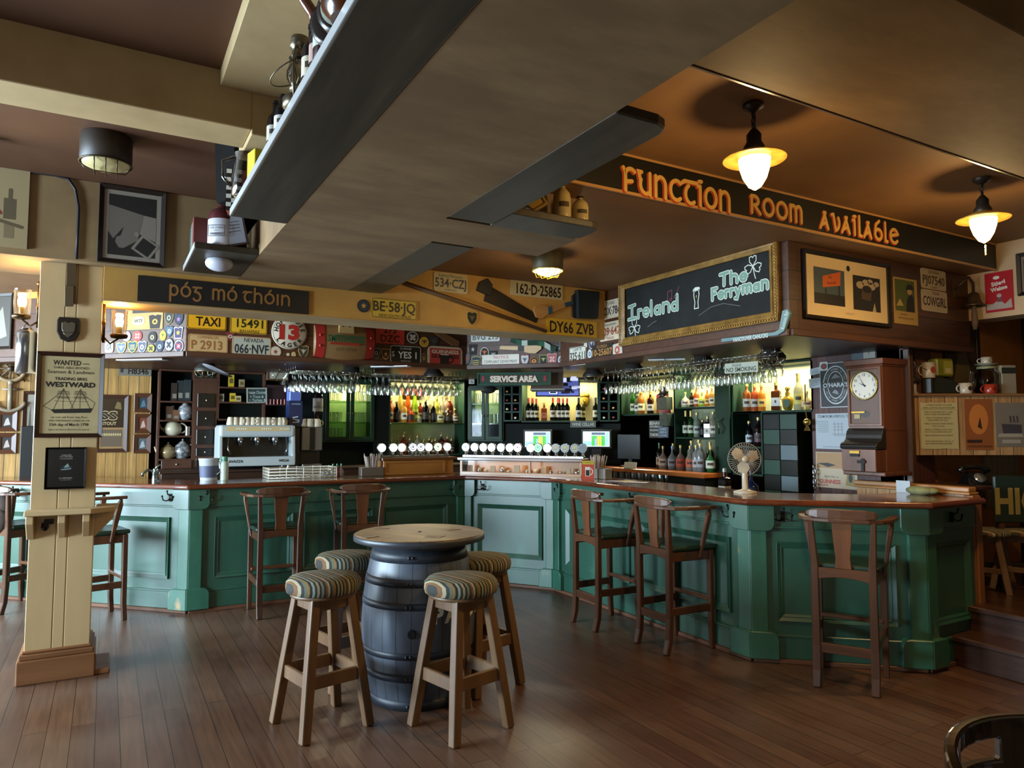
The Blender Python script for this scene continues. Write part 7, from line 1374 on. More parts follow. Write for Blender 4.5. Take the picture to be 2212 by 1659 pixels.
for k, (ya, yb) in enumerate(((850, 880), (888, 920), (928, 960), (968, 985), (990, 1008))):
    z0, z1 = W_BL.on(444, yb)[1] - 1.18, W_BL.on(444, ya)[1] - 1.18; m = MB(); m.box(-0.09, 0.09, -0.012, 0.0, max(0.005, z0), z1); d = m.build('drawer', M('#14110e', 0.3), t, bevel=0.003)
    m = MB(); m.ball((0, -0.02, (z0 + z1) / 2), 0.009, seg=8); m.build('knob', M('#b8b0a0', 0.3), d)
zn = [zpx(W_BL, 515, y) for y in (836, 868, 905)]
unit('dim shelves of tea boxes above the coffee machine', W_BL, (472, 795, 572, 905), 0.14, zn[:2], back=bdark, body=bwood)
for px, k, hh, c, lb in ((500, 0, 0.14, '#b89a20', 'yellow tea box on the upper dim shelf'), (523, 0, 0.09, '#8a7a58', 'tan packet on the upper dim shelf'), (504, 1, 0.1, '#c0a020', 'small yellow tea box on the lower dim shelf'), (516, 1, 0.07, '#a89a70', 'low pale box on the lower dim shelf'), (479, 1, 0.09, '#a8a498', 'little white jar on the lower dim shelf')):
    p = on_shelf(W_BL, px, 850, zn[k], 0.05); m = MB(); m.box(-0.03, 0.03, -0.02, 0.02, 0, hh); m.box(-0.02, 0.02, -0.0205, -0.02, hh * 0.3, hh * 0.7, 1); tag(m.build('tea_box', [M(c, 0.5), M('#5a4a14', 0.6)], None, p, bevel=0.002), lb, 'box')
def board(label, W, rc, bg, fg, rows, fcol=None, name='wall_sign', cat='sign', out=0.01, depth=0.012, group=None, tilt=0):
    u, z, w_, h = W.rect(*rc); m = MB(); m.cb(0, 0, 0, w_, depth, h, 0)
    if fcol: frame(m, -w_ / 2, w_ / 2, -h / 2, h / 2, min(w_, h) * 0.09, -depth / 2, -depth / 2 - 0.008, 2)
    for rw in rows: m.text(rw[0], rw[1] * w_, rw[2] * h, rw[3] * h, -depth / 2 - 0.001, 1, wmax=w_ * 0.9, bold=0.015)
    return place(m, name, [M(bg, 0.5), M(fg, 0.5), M(fcol or bg, 0.4)], W, (u, z), label, cat, group, out=out, tilt=tilt)
board('green sign with white capitals over the dim shelves', W_BL, (497, 785, 572, 803), '#13241b', '#a8a898', [('WE LOVE TO', 0, 0.25, 0.28), ('INTERRUPT HER', 0.05, -0.22, 0.36)], out=0.03)
board('small chalk menu board listing house choices', W_BL, (531, 838, 575, 871), '#2a3836', '#a8b0a8', [('House Choices', 0, 0.2, 0.2), ('> Tuna &', 0, -0.08, 0.16), ('> Turkey &', 0.03, -0.3, 0.16)], '#8a8a7c', out=0.04, tilt=R(2))
board('cream notice board tucked behind the hanging glass jug', W_BL, (576, 788, 622, 822), '#a8a08c', '#8a8270', [], '#5a3a20', out=0.02)
t = thing('spice_rack', 'dark red rack of small jars over the coffee machine', 'rack', W_BL.pt(W_BL.on(595, 870)[0], zpx(W_BL, 595, 876), 0.0)); m = MB(); m.box(-0.12, 0.12, 0.0, 0.08, 0, 0.24); m.build('back_panel', M('#2c1612', 0.5), t)
for k in range(6): m = MB(); m.lathe([(0.014, 0), (0.014, 0.06)], c=(-0.1 + 0.04 * k, -0.03, 0.012), seg=10); m.build('jar', M('#7a2c20', 0.3), t)
m = MB(); m.box(-0.12, 0.12, -0.05, 0.0, 0, 0.012); m.build('shelf_board', M('#3a1a14', 0.5), t)
# coffee machine
p = at_z(553, 1004, 1.19); p = Vector((1.60, 8.28, 1.178))
p0, p1 = at_y(472, 1000, 8.15).x, at_y(636, 1000, 8.15).x; cw = p1 - p0
t = thing('espresso_machine', 'large white and chrome espresso machine with cups on top', 'coffee machine', ((p0 + p1) / 2, 8.3, 1.178))
wh = M('#a8b0b0', 0.3); H0 = at_y(553, 918, 8.15).z - 1.178
m = MB(); m.box(-cw / 2, cw / 2, -0.17, 0.2, H0 * 0.72, H0); m.build('top_housing', wh, t, bevel=0.03, seg=3)
for s in (-1, 1):
    m = MB(); x = s * cw * 0.48; m.add([(x - 0.02, -0.14, H0 * 0.95), (x + 0.02, -0.14, H0 * 0.95), (x + 0.02, -0.19, 0.05), (x - 0.02, -0.19, 0.05), (x - 0.02, 0.2, H0 * 0.95), (x + 0.02, 0.2, H0 * 0.95), (x + 0.02, 0.2, 0.05), (x - 0.02, 0.2, 0.05)], [(0, 1, 2, 3), (7, 6, 5, 4), (0, 4, 5, 1), (1, 5, 6, 2), (2, 6, 7, 3), (3, 7, 4, 0)]); m.build('side_panel', wh, t, bevel=0.01, seg=2)
m = MB(); m.box(-cw / 2, cw / 2, -0.2, 0.2, 0.03, 0.13); m.build('drip_tray', wh, t, bevel=0.01, seg=2)
m = MB(); m.rect(-cw * 0.45, cw * 0.45, 0.13, H0 * 0.72, 0.0); m.build('splash_panel', M('#3a3a38', 0.2, 0.7), t)
m = MB(); m.rect(-cw * 0.42, cw * 0.42, H0 * 0.86, H0 * 0.96, -0.172, 0)
m.build('control_strip', M('#c0a878', 0.35), t)
m = MB()
for g in (-0.28, 0.05, 0.3):
    for k in range(5): m.disc(g * cw + 0.022 * k, H0 * 0.91, 0.008, y=-0.174, m=0, seg=10)
m.build('push_buttons', M('#e0e0d8', 0.3), t)
chm = M('#a0a0a0', 0.15, 0.95)
for x in (-0.22, 0.0, 0.24):
    m = MB(); m.lathe([(0.03, 0), (0.035, -0.03), (0.03, -0.05)], c=(x * cw, -0.08, H0 * 0.72), seg=16); m.tube([(x * cw, -0.1, H0 * 0.72 - 0.04), (x * cw, -0.2, H0 * 0.72 - 0.05)], 0.012, 8); m.lathe([(0.02, -0.05), (0.012, -0.09)], c=(x * cw, -0.08, H0 * 0.72), seg=10); m.build('group_head', chm, t)
m = MB()
for s in (-1, 1): m.tube([(s * cw * 0.38, -0.14, H0 * 0.72), (s * cw * 0.39, -0.18, H0 * 0.45), (s * cw * 0.36, -0.19, 0.16)], 0.006, 8)
m.build('steam_wand', chm, t)
m = MB(); m.text('LAVAZZA', -cw * 0.3, 0.085, 0.026, -0.202, 0, bold=0.03); m.text('WEGA', cw * 0.34, 0.085, 0.026, -0.202, 0, bold=0.03); m.build('lettering', M('#181818', 0.4), t)
m = MB()
for s in (-1, 1):
    for y in (-0.15, 0.15): m.lathe([(0.022, 0), (0.02, 0.03)], c=(s * cw * 0.42, y, 0), seg=10)
m.build('machine_feet', chm, t)
cm_ = M('#c9bda4', 0.35)
cup = None
for i, px in enumerate([497, 508, 521, 533, 545, 556, 567, 578, 590, 603, 610]):
    for k in range(2):
        x = at_y(px, 905, 8.25).x + 0.03 * k
        z = 1.178 + H0
        if cup is None:
            m = MB(); m.lathe([(0.042, 0), (0.044, 0.01), (0.032, 0.075), (0.024, 0.085)], seg=12); m.tube([(x_, 0, z_) for x_, z_ in arc(0.04, 0.04, 0.02, 0.024, 90, -90, 5)], 0.005, 5); cup = tag(m.build('coffee_cup', cm_, None, (x, 8.2, z)), 'upturned cream coffee cup on top of the espresso machine', 'cup', 'cups on the espresso machine')
        else: c = cup.copy(); C.objects.link(c); c.location = (x, 8.2 + 0.1 * k, z); c.rotation_euler.z = i * 1.3
t = thing('coffee_dispenser', 'dark blue upright coffee pod dispenser with white steam emblem', 'dispenser', (at_y(638, 880, 8.3).x, 8.35, 1.178)); zz = at_y(638, 880, 8.2)
zA, zB, zC, zD = [at_y(638, y, 8.28).z - 1.178 for y in (835, 866, 902, 922)]
m = MB(); m.box(-0.065, 0.065, -0.06, 0.1, 0, zD); m.build('stand', M('#131316', 0.3), t, bevel=0.01); m = MB(); m.box(-0.075, 0.075, -0.08, 0.1, zD, zB); m.text('LAVAZZA', 0, zB - 0.035, 0.018, -0.081, 1, wmax=0.1); m.stroke([[(-0.03, zD + 0.05), (0.03, zD + 0.055), (0.035, zD + 0.075), (-0.02, zD + 0.085), (-0.03, zD + 0.105), (0.02, zD + 0.115)]], 0.014, -0.081, 1); m.build('front_panel', [M('#1c2748', 0.35), M('#b8c0c8', 0.5)], t, bevel=0.0)
m = MB(); m.box(-0.07, 0.06, -0.07, 0.1, zB, zA); m.build('top_bin', M('#5d6cae', 0.4), t, bevel=0.008)
t = thing('coffee_grinder', 'silver and black coffee grinder beside the glazed cabinet', 'grinder', (at_y(673, 950, 8.3).x, 8.35, 1.178)); zg = at_y(673, 922, 8.25).z - 1.178
m = MB(); m.box(-0.12, 0.12, -0.08, 0.12, zg * 0.4, zg); m.build('body', M('#8a8c90', 0.25, 0.8), t, bevel=0.01); m = MB(); m.box(-0.03, 0.03, -0.09, -0.08, zg * 0.42, zg * 0.98); m.build('front_strip', M('#141414', 0.3), t); m = MB(); m.box(-0.11, 0.11, 0.0, 0.12, 0, zg * 0.4); m.build('stand', M('#1c1c1c', 0.4), t); m = MB(); m.box(-0.11, 0.11, -0.1, 0.12, 0, 0.03); m.build('base', M('#9a9ca0', 0.3, 0.7), t, bevel=0.004)
for i, px in enumerate((655, 662, 670, 678, 686)): c = cup.copy(); C.objects.link(c); c.location = (at_y(px, 905, 8.3).x, 8.31 + 0.05 * (i % 2), 1.178 + zg); c['label'] = 'upturned cream cup on top of the coffee grinder'; c['group'] = 'cups on the grinder'; c.scale = (1.1,) * 3
# upside-down liqueur optic
p = at_y(701, 880, 8.2); t = thing('optic_bottle', 'upside down dark wine bottle in a dispenser beside the glazed cabinet', 'bottle', (p.x, 8.5, 1.42))
m = MB(); m.lathe([(0.012, 0.14), (0.014, 0.22), (0.055, 0.33), (0.058, 0.58), (0.05, 0.6)], seg=18); m.build('glass', M('#1c0c0a', 0.15), t)
m = MB(); m.lathe([(0.059, 0.40), (0.059, 0.555)], seg=18, cap=False); m.T = Matrix.Rotation(PI, 4, 'Y'); m.text('YDDAP', 0, -0.45, 0.03, -0.061, 1); m.build('paper_label', [M('#b8b0a4', 0.5), M('#1c1a1a', 0.5)], t); m = MB(); m.lathe([(0.016, 0), (0.02, 0.06), (0.014, 0.14)], seg=12); m.cb(0, 0.05, 0.1, 0.03, 0.1, 0.02); m.build('valve', M('#8a8a88', 0.25, 0.8), t)
# ---------------------------------------------------------------- diagonal back bar: wine
za, zb_ = [zpx(W_BD, 1050, y) for y in (871, 914)]
unit('slim glazed cabinet of glasses between the spirits niche and the wine', W_BD, (1012, 836, 1086, 950), 0.26, [za, zb_], shelf_mat=gshelf, light=12, doors=2)
gx = [1022, 1030, 1038, 1057, 1065, 1073]
glasses_on(W_BD, gx, 860, za, 0.14, 0.03, 'clear glass on the top shelf of the slim glazed cabinet', 'glasses in the slim cabinet top', 2); glasses_on(W_BD, gx, 900, zb_, 0.12, 0.03, 'clear glass on the middle shelf of the slim glazed cabinet', 'glasses in the slim cabinet middle', 2); glasses_on(W_BD, gx, 940, zpx(W_BD, 1050, 949), 0.13, 0.028, 'clear glass on the bottom shelf of the slim glazed cabinet', 'glasses in the slim cabinet bottom', 1)
def wine_rack(label, rc, seed):
    u, z, w_, h = W_BD.rect(*rc); t = on_wall('wine_rack', label, 'wine rack', W_BD, (u, z)); m = MB()
    for k in range(3): x = -w_ / 2 + w_ * k / 2; m.box(x - 0.012, x + 0.012, 0, 0.25, -h / 2, h / 2)
    for k in range(5): zz = -h / 2 + h * k / 4; m.box(-w_ / 2, w_ / 2, 0, 0.25, zz - 0.01, zz + 0.01)
    m.build('grid', bgreen, t); m = MB(); m.box(-w_ / 2, w_ / 2, 0.25, 0.26, -h / 2, h / 2); m.build('back_panel', bdark, t)
    for i in range(2):
        for j in range(4):
            if (i * 4 + j + seed) % 7 == 0: continue
            x = -w_ / 4 + i * w_ / 2; zz = -h / 2 + h * (j + 0.32) / 4; q = W_BD.pt(u + x, z + zz, 0.0); col = ['#8a2a26', '#c0b8a8', '#6a2030', '#a87a40'][(i + j + seed) % 4]
            bt_ = thing('wine_bottle', f'lying wine bottle, {ORD[3-j]} row down, {["near", "far"][i]} column, {["slim cabinet", "chalkboard side"][seed]} rack', 'bottle', q, W_BD.rz, 'wine lying in the racks')
            m = MB(); m.lathe([(0.034, 0.23), (0.034, 0.08), (0.014, 0.03), (0.013, -0.03)], ax='y', seg=10); m.build('glass', M('#10140f', 0.15), bt_); m = MB(); m.lathe([(0.0135, -0.01), (0.0145, -0.035), (0.001, -0.036)], ax='y', seg=10); m.build('capsule', M(col, 0.35), bt_)
wine_rack('dark pigeonhole wine rack beside the slim glazed cabinet', (1088, 833, 1123, 909), 0)
wine_rack('dark pigeonhole wine rack at the chalkboard side of the wine shelf', (1295, 826, 1335, 909), 1)
z8 = zpx(W_BD, 1208, 908.5)
unit('wide lit wine niche under the hanging television', W_BD, (1126, 800, 1292, 909), 0.28, [], light=26, back=mottled('niche_tan', '#7d7650', '#8a835a', 3, 0.5))
row(W_BD, z8, 'on the lit wine shelf', [(1138, 860, 'wine', '#0c100c', '#b8a88c', 'first red capped wine', 0, '#a82820'), (1143, 860, 'wine', '#0d0f0c', '#a89a78', 'second red capped wine, set back', 1, '#a02a20'), (1147, 860, 'wine', '#0c100c', '#c0b498', 'third red capped wine', 0, '#b03024'), (1155, 861, 'wine', '#0c100c', '#c8b888', 'fourth red capped wine, last of the first cluster', 0, '#a82820'), (1172, 870, 'square', '#9a5a34', '#a8542c', 'coppery square liqueur bottle with a diamond label', 0, '#b08040'),
 (1191, 859, 'wine', '#0c100c', '#bcb09a', 'first red capped wine of the middle cluster', 0, '#b02c22'), (1199, 859, 'wine', '#0c100c', '#b0a48c', 'set back wine of the middle cluster', 1, '#a03024'), (1205, 860, 'wine', '#0c100c', '#bcb09a', 'third wine of the middle cluster', 0, '#a82a20'), (1213, 860, 'wine', '#0c100c', '#c0b49c', 'fourth wine of the middle cluster', 0, '#b83228'), (1222, 860, 'wine', '#0c100c', '#c4b8a0', 'last red capped wine of the middle cluster', 0, '#a82a20'),
 (1247, 859, 'wine', '#16180c', '#b8b4a8', 'dark capped wine with white ship label', 0, '#1a1a14'), (1254, 862, 'wine', '#3a3410', '#c0b890', 'gold capped wine behind the dark capped one', 1, '#b09a38'), (1284, 859, 'wine', '#10160f', '#b8b090', 'lone wine with pale label next to the chalkboard side rack', 0, '#20242c')], 0.09)
board('grey wine cellar sign under the lit wine shelf', W_BD, (1234, 910, 1288, 923), '#3c3d38', '#a8a898', [('WINE CELLAR', 0, 0, 0.5)], '#6a6a60', out=0.04)
m = MB(); a, b = W_BD.on(1010, 950)[0], W_BD.on(1340, 950)[0]
for (x0, z0, x1, z1) in ((1010, 909, 1340, 1.1),): m.box(a, b, 0.035, 0.06, 1.16, zpx(W_BD, 1200, 911) - 0.025)
o = m.build('wall_back_bar_diagonal', bdark, None, W_BD.pt(0, 0), W_BD.rz); o['kind'] = 'structure'
m = MB(); m.box(a - 0.02, b - 0.35, -0.36, 0.03, 0.0, 1.12); m.box(a - 0.02, b - 0.33, -0.38, 0.03, 1.12, 1.15); tag(m.build('back_counter', [bdark], None, W_BD.pt(0, 0), W_BD.rz), 'dark low back counter carrying the two till screens', 'counter')
def till(label, rc, seed):
    u, z, w_, h = W_BD.rect(*rc); f = 0.94; t = on_wall('till_screen', label, 'till', W_BD, (u, z), 'till screens', 0.16); w_ *= f; h *= f
    m = MB(); m.cb(0, 0.02, 0, w_ + 0.05, 0.03, h + 0.05); m.cb(0, 0.06, -h * 0.9 - 0.0, w_ * 0.4, 0.08, h * 1.0); m.cb(0, 0.0, -h / 2 - 0.2, w_ * 0.7, 0.2, 0.02); m.build('housing', M('#101012', 0.35), t, bevel=0.006)
    m = MB(); m.rect(-w_ / 2, w_ / 2, -h / 2, h / 2, 0.004, 0); m.rect(-w_ * 0.17, w_ * 0.33, -h * 0.45, h * 0.22, 0.003, 1); m.rect(w_ * 0.02, w_ * 0.2, -h * 0.45, h * 0.18, 0.0025, 2); m.rect(-w_ * 0.06, w_ * 0.02, -h * 0.45, h * 0.02, 0.0022, 3); m.rect(w_ * 0.35, w_ * 0.48, -h * 0.45, h * 0.45, 0.003, 3); m.rect(-w_ * 0.48, -w_ * 0.18, -h * 0.45, -h * 0.15, 0.003, 3); m.rect(-w_ * 0.17, w_ * 0.33, h * 0.27, h * 0.44, 0.003, 4)
    m.stroke([[(-w_ * 0.17 + w_ * 0.1 * k, -h * 0.45), (-w_ * 0.17 + w_ * 0.1 * k, h * 0.4)] for k in range(6)] + [[(-w_ * 0.17, -h * 0.45 + h * 0.13 * k), (w_ * 0.33, -h * 0.45 + h * 0.13 * k)] for k in range(6)], 0.004, 0.002, 4, False)
    m.build('display', [EM('#c8e4ee', 1.5), EM('#46c03a', 1.1), EM('#d8d03a', 1.2), EM('#8ab4dc', 1.2), EM('#5a6a7a', 0.7)], t, recalc=False)
till('glowing till screen with a green button grid, nearer the slim cabinet', (1139, 931, 1196, 966), 0); till('glowing till screen with a green button grid under the wine cellar sign', (1262, 931, 1322, 965), 1)
# hanging television and the service area sign
p = at_z(1205, 850, 1.95); W_TV = Wall(4.62, 6.85, R(-30)); u, z, w_, h = W_TV.rect(1160, 818, 1250, 854)
t = on_wall('television', 'flat television showing blue security pictures, hung under the canopy', 'television', W_TV, (u, z)); m = MB(); m.cb(0, 0.02, 0, w_ + 0.03, 0.04, h + 0.03); m.build('housing', M('#0c0c0e', 0.3), t, bevel=0.004)
m = MB(); m.rect(-w_ / 2, w_ / 2, -h / 2, h / 2, -0.0015, 0)
random.seed(3)
for k in range(26): x, zz = random.uniform(-0.46, 0.42) * w_, random.uniform(-0.44, 0.4) * h; m.rect(x, x + w_ * random.uniform(0.06, 0.2), zz, zz + h * random.uniform(0.08, 0.25), -0.002 - 0.0001 * k, 1 + k % 2)
m.stroke([[(0, -h / 2), (0, h / 2)], [(-w_ / 2, 0), (w_ / 2, 0)]], 0.005, -0.0055, 2, False); m.build('display', [EM('#5a66b0', 0.7), EM('#c8d4f4', 1.0), EM('#14182c', 0.3)], t, recalc=False)
m = MB(); m.tube([(0, 0.03, h / 2), (0, 0.03, 2.27 - z)], 0.015, 8); m.build('ceiling_mount', M('#151515', 0.4), t)
W_SA = Wall(3.52, 6.95, R(-35)); u, z, w_, h = W_SA.rect(1031, 805, 1190, 832); t = on_wall('hanging_sign', 'green hanging service area sign with two red arrows', 'sign', W_SA, (u, z))
m = MB(); m.box(-w_ / 2, w_ / 2, 0, 0.06, -h / 2, h / 2); m.build('board', M('#16352a', 0.4), t, bevel=0.003); m = MB(); frame(m, -w_ / 2, w_ / 2, -h / 2, h / 2, 0.014, 0.0, -0.012); m.build('frame', M('#1f4838', 0.35), t)
m = MB(); m.text('SERVICE AREA', 0.0, 0, h * 0.46, -0.004, 0, w=w_ * 0.66, bold=0.10); m.build('lettering_edge', M('#7a3a30', 0.5), t); m = MB(); m.text('SERVICE AREA', 0.0, 0, h * 0.44, -0.006, 0, w=w_ * 0.65, bold=0.05); m.build('lettering', M('#c9c0ac', 0.5), t)
for s in (-1, 1): m = MB(); x = s * w_ * 0.42; q = h * 0.24; m.face([(x - q * 0.4, q), (x + q * 0.4, q), (x + q * 0.4, -q * 0.1), (x + q * 0.75, -q * 0.1), (x, -q), (x - q * 0.75, -q * 0.1), (x - q * 0.4, -q * 0.1)], -0.004); m.build('arrow', M('#8a2430', 0.5), t)
m = MB()
for s in (-1, 1): m.tube([(s * w_ * 0.38, 0.03, h / 2), (s * w_ * 0.38, 0.03, 2.27 - z)], 0.003, 6)
m.build('hanging_wire', M('#6a6a66', 0.3, 0.8), t)
t = thing('ventilation_box', 'dark box with pale underside hung behind the service area sign', 'box', W_SA.pt(W_SA.on(1195, 830)[0], zpx(W_SA, 1195, 841)), W_SA.rz); m = MB(); m.box(-0.25, 0.1, 0.09, 0.5, 0.012, 2.27 - zpx(W_SA, 1195, 841)); m.build('casing', M('#3a2a1c', 0.5), t); m = MB(); m.box(-0.26, 0.11, 0.085, 0.5, 0, 0.012); m.build('underside', M('#8f8f8a', 0.5), t)
p = on_shelf(W_BD, 1256, 850, z8 + 0.20, 0.24); t = thing('gold_mask', 'gold face mask hung on the back of the wine niche', 'mask', p, W_BD.rz); m = MB(); m.ball((0, 0, 0.06), (0.06, 0.03, 0.085), seg=14); m.ball((0, -0.03, 0.05), (0.012, 0.02, 0.025), seg=8); m.build('face', M('#a8862c', 0.3, 0.7), t); m = MB(); m.ball((0, 0, 0.13), (0.07, 0.03, 0.04), seg=12); m.build('headdress', M('#8a6a20', 0.3, 0.7), t)
board('small white card with letter N by the service area sign', W_BD, (1016, 815, 1028, 830), '#a8a8a0', '#2a2a28', [('N', 0.1, -0.2, 0.4)], out=0.06)
p = on_shelf(W_BD, 1057, 842, zpx(W_BD, 1057, 846), -0.04); m = MB(); m.ball((0, 0, 0.02), (0.10, 0.07, 0.05), seg=14); m.cb(0, -0.07, 0.0, 0.14, 0.09, 0.01); tag(m.build('cloth_cap', M('#141820', 0.8), None, p, W_BD.rz), 'dark cloth cap perched over the slim glazed cabinet doors', 'cap')
board('red strip sign behind the tall liqueur bottles', W_BL, (880, 838, 936, 852), '#b0281c', '#c8a898', [], out=-0.26)
# ---------------------------------------------------------------- bright side back bar
z10 = zpx(W_BR, 1398, 893.5); unit('open spirits niche above the grey safe boxes', W_BR, (1341, 780, 1456, 893.5), 0.28, [], light=18)
row(W_BR, z10, 'in the niche above the grey boxes', [(1354, 845, 'wine', '#2c6a1c', '#c0b890', 'green whiskey bottle at the wine rack end', 0, '#2a5a1c'), (1363, 852, 'spirit', '#8a8f70', '#c4c0b0', 'clear bottle with white label beside the green one'), (1371, 845, 'spirit', '#b87a30', '#d8c89a', 'amber bottle with cream label'), (1379, 843, 'spirit', '#c8903a', '#c8a860', 'honey coloured bottle', 1), (1391, 849, 'spirit', '#3a1e14', '#c0bab0', 'dark bottle with white label in the middle'), (1402, 842, 'tall', '#c8a030', '#d8b850', 'tall yellow bottle', 1), (1410, 841, 'wine', '#b86a28', '#c88a40', 'orange amber bottle'), (1418, 848, 'square', '#a85a20', '#a82a1c', 'amber square bottle with red label'), (1428, 846, 'spirit', '#b05058', '#c09a90', 'pink bottle beside the black and red bull head')])
p = on_shelf(W_BR, 1440, 870, z10, -0.04); t = thing('bull_head_ornament', 'black and red horned animal head ornament on top of the upper grey lock box', 'ornament', (p.x, p.y, zpx(W_BR, 1442, 864))); m = MB(); m.ball((0, 0, 0.1), (0.05, 0.06, 0.06), seg=14); m.ball((-0.03, 0.02, 0.05), (0.045, 0.045, 0.035), 0, 12); m.build('head', M('#1a0e0c', 0.4), t); m = MB(); m.ball((-0.05, 0.03, 0.045), (0.03, 0.035, 0.03), seg=10); m.build('mouth', M('#b8322a', 0.4), t)
for s in (-1, 1): m = MB(); m.tube([(0, s * 0.04, 0.14), (0, s * 0.08, 0.18), (-0.01, s * 0.07, 0.22)], [0.014, 0.01, 0.003], 8); m.build('horn', M('#2a2018', 0.4), t)
z11 = [zpx(W_BR, 1500, y) for y in (878.5, 944.5)]; unit('green open shelves of bottles in three tiers', W_BR, (1457, 780, 1546, 1019), 0.26, z11, light=18, z0=1.155)
row(W_BR, z11[0], 'on the top tier of the green shelves', [(1466, 848, 'squat', '#b8b8a0', '#b8a8a0', 'clear squat bottle with pale label'), (1480, 846, 'spirit', '#4a2a20', '#a0988a', 'dark brown bottle'), (1490, 838, 'spirit', '#b8702c', '#c8a898', 'amber bottle with pink label'), (1502, 848, 'squat', '#a8b848', '#a8b060', 'low yellow green bottle'), (1513, 843, 'spirit', '#c88a34', '#d8b060', 'golden bottle'), (1523, 838, 'spirit', '#c8a868', '#c8c0a8', 'straw bottle with white sloping label'), (1537, 840, 'spirit', '#b8b8a8', '#c0bcae', 'clear bottle at the pilaster end')])
row(W_BR, z11[1], 'on the middle tier of the green shelves', [(1467, 888, 'wine', '#14200f', '#a0a894', 'first dark green bottle with pale label'), (1478, 888, 'wine', '#2a4a1c', '#a8b090', 'second brighter green bottle with pale label'), (1491, 892, 'spirit', '#a0a894', '#98a098', 'clear bottle after the two green ones'), (1503, 908, 'spirit', '#0f0f12', '#1c2028', 'low black bottle'), (1514, 900, 'square', '#2a1414', '#c0b8ac', 'dark bottle with big white label'), (1526, 890, 'spirit', '#a8a08c', '#b0a894', 'clear bottle with buff label'), (1538, 886, 'spirit', '#b0a890', '#b8a898', 'pale bottle at the pilaster end')])
unit('green niche with lamp light and an ornate gold bottle, nearest the steps', W_BR, (1582, 770, 1754, 887), 0.28, [], light=26)
z12 = zpx(W_BR, 1668, 886); row(W_BR, z12, 'in the niche nearest the steps', [(1598, 830, 'spirit', '#b06a34', '#b0a89c', 'first orange whiskey with grey label'), (1615, 832, 'spirit', '#b86038', '#a8a098', 'second orange whiskey with grey label'), (1630, 832, 'spirit', '#c88a30', '#c89a48', 'golden whiskey with gold label'), (1661, 827, 'square', '#6a3a1c', '#b8b8b4', 'large square brown whiskey with white slanted label', 0, '#a09048'), (1708, 808, 'wine', '#b8b8a0', '#c0b458', 'tall clear bottle with a white neck'), (1727, 846, 'round', '#c0b488', '#c8a880', 'round clear flask bottle'), (1746, 862, 'spirit', '#6a3020', '#c0bab0', 'small bottle with white label at the wall end')])
p = on_shelf(W_BR, 1687, 880, z12, 0.1); t = thing('gold_trophy_bottle', 'ornate gold trophy shaped bottle with green shield in the niche nearest the steps', 'bottle', p, R(-60)); m = MB(); m.lathe([(0.03, 0), (0.045, 0.02), (0.06, 0.09), (0.05, 0.12), (0.02, 0.14), (0.025, 0.16), (0.012, 0.19)], seg=16); m.ball((0, 0, 0.21), 0.025, seg=12)
for s in (-1, 1): m.tube([(s * 0.05, 0, 0.1), (s * 0.08, 0, 0.12), (s * 0.06, 0, 0.15)], 0.006, 6)
m.build('body', M('#b8953a', 0.25, 0.7), t); m = MB(); m.T = Matrix.Translation((0, -0.058, 0.06)); m.prism([(a * 0.06, b * 0.08) for a, b in SH['shield']], -0.003, 0.003); m.build('shield_label', M('#2c4a30', 0.4), t)
z13 = zpx(W_BR, 1612, 964); unit('small green shelf of whisky under the lit niche', W_BR, (1582, 893, 1646, 1040), 0.24, [z13], back=bdark, z0=1.155)
row(W_BR, z13, 'on the small green shelf', [(1603, 910, 'spirit', '#16181c', '#a8b0b4', 'dark bottle with tall white label'), (1623, 902, 'spirit', '#2a1418', '#5a4048', 'dark purple whisky bottle with gold foot label'), (1640, 928, 'spirit', '#10181c', '#7a8088', 'small blue black bottle')])
# checkered sideboard panel, pilaster, low counter
t = thing('checkered_cabinet', 'tall dark cabinet front of alternating green and grey squares', 'cabinet', W_BR.pt(W_BR.on(1686, 980)[0], 0.0), W_BR.rz); cwid = abs(W_BR.on(1724, 980)[0] - W_BR.on(1650, 980)[0]); m = MB(); m.box(-cwid / 2, cwid / 2, 0, 0.2, 0.0, 1.76); m.build('carcass', bdark, t)
m = MB()
for i in range(2):
    for j in range(7):
        x0 = -cwid / 2 + 0.01 + i * cwid / 2; zz = 0.72 + j * 0.148; c = (i + j) % 2; m.box(x0, x0 + cwid / 2 - 0.012, -0.008, 0, zz, zz + 0.14, [0, 1, 2, 3][(c + (2 if j in (2, 4) else 0)) % 4])
m.build('square_panels', [M('#0c100e', 0.3), M('#1f3d30', 0.35), M('#10140f', 0.3), M('#5a6a70', 0.3)], t)
m = MB(); a, b = W_BR.on(1548, 900)[0], W_BR.on(1580, 900)[0]; m.box(a, b, -0.03, 0.26, 1.15, 2.27); m.tube([((a + b) / 2 + 0.02, -0.05, 1.72), ((a + b) / 2 - 0.02, -0.09, 1.68), ((a + b) / 2 + 0.03, -0.11, 1.62), ((a + b) / 2 + 0.0, -0.08, 1.56)], 0.012, 8); o = m.build('trim_4', bgreen, None, W_BR.pt(0, 0), W_BR.rz, bevel=0.006); o['kind'] = 'structure'
a, b = W_BR.on(1345, 1000)[0], W_BR.on(1572, 1020)[0]; m = MB(); m.box(a, b, -0.33, -0.02, 0, 1.10); tb = m.build('back_counter', [bdark], None, W_BR.pt(0, 0), W_BR.rz); tag(tb, 'back counter with an orange wooden top under the three tier shelves', 'counter')
m = MB(); m.box(a, b + 0.02, -0.37, -0.02, 1.10, 1.152); m.build('wooden_top', wood('counter_orange', '#8a4a1c', '#a8602a', 'x', 0.3, coat=0.4), tb, bevel=0.008)
for s in (0.0, 0.04): m = MB(); q = W_BR.on(1483, 1045)[0]; m.box(q + s, q + s + 0.012, -0.345, -0.33, 0.88, 1.02); m.build('door_handle', M('#6a6a60', 0.3, 0.8), tb)
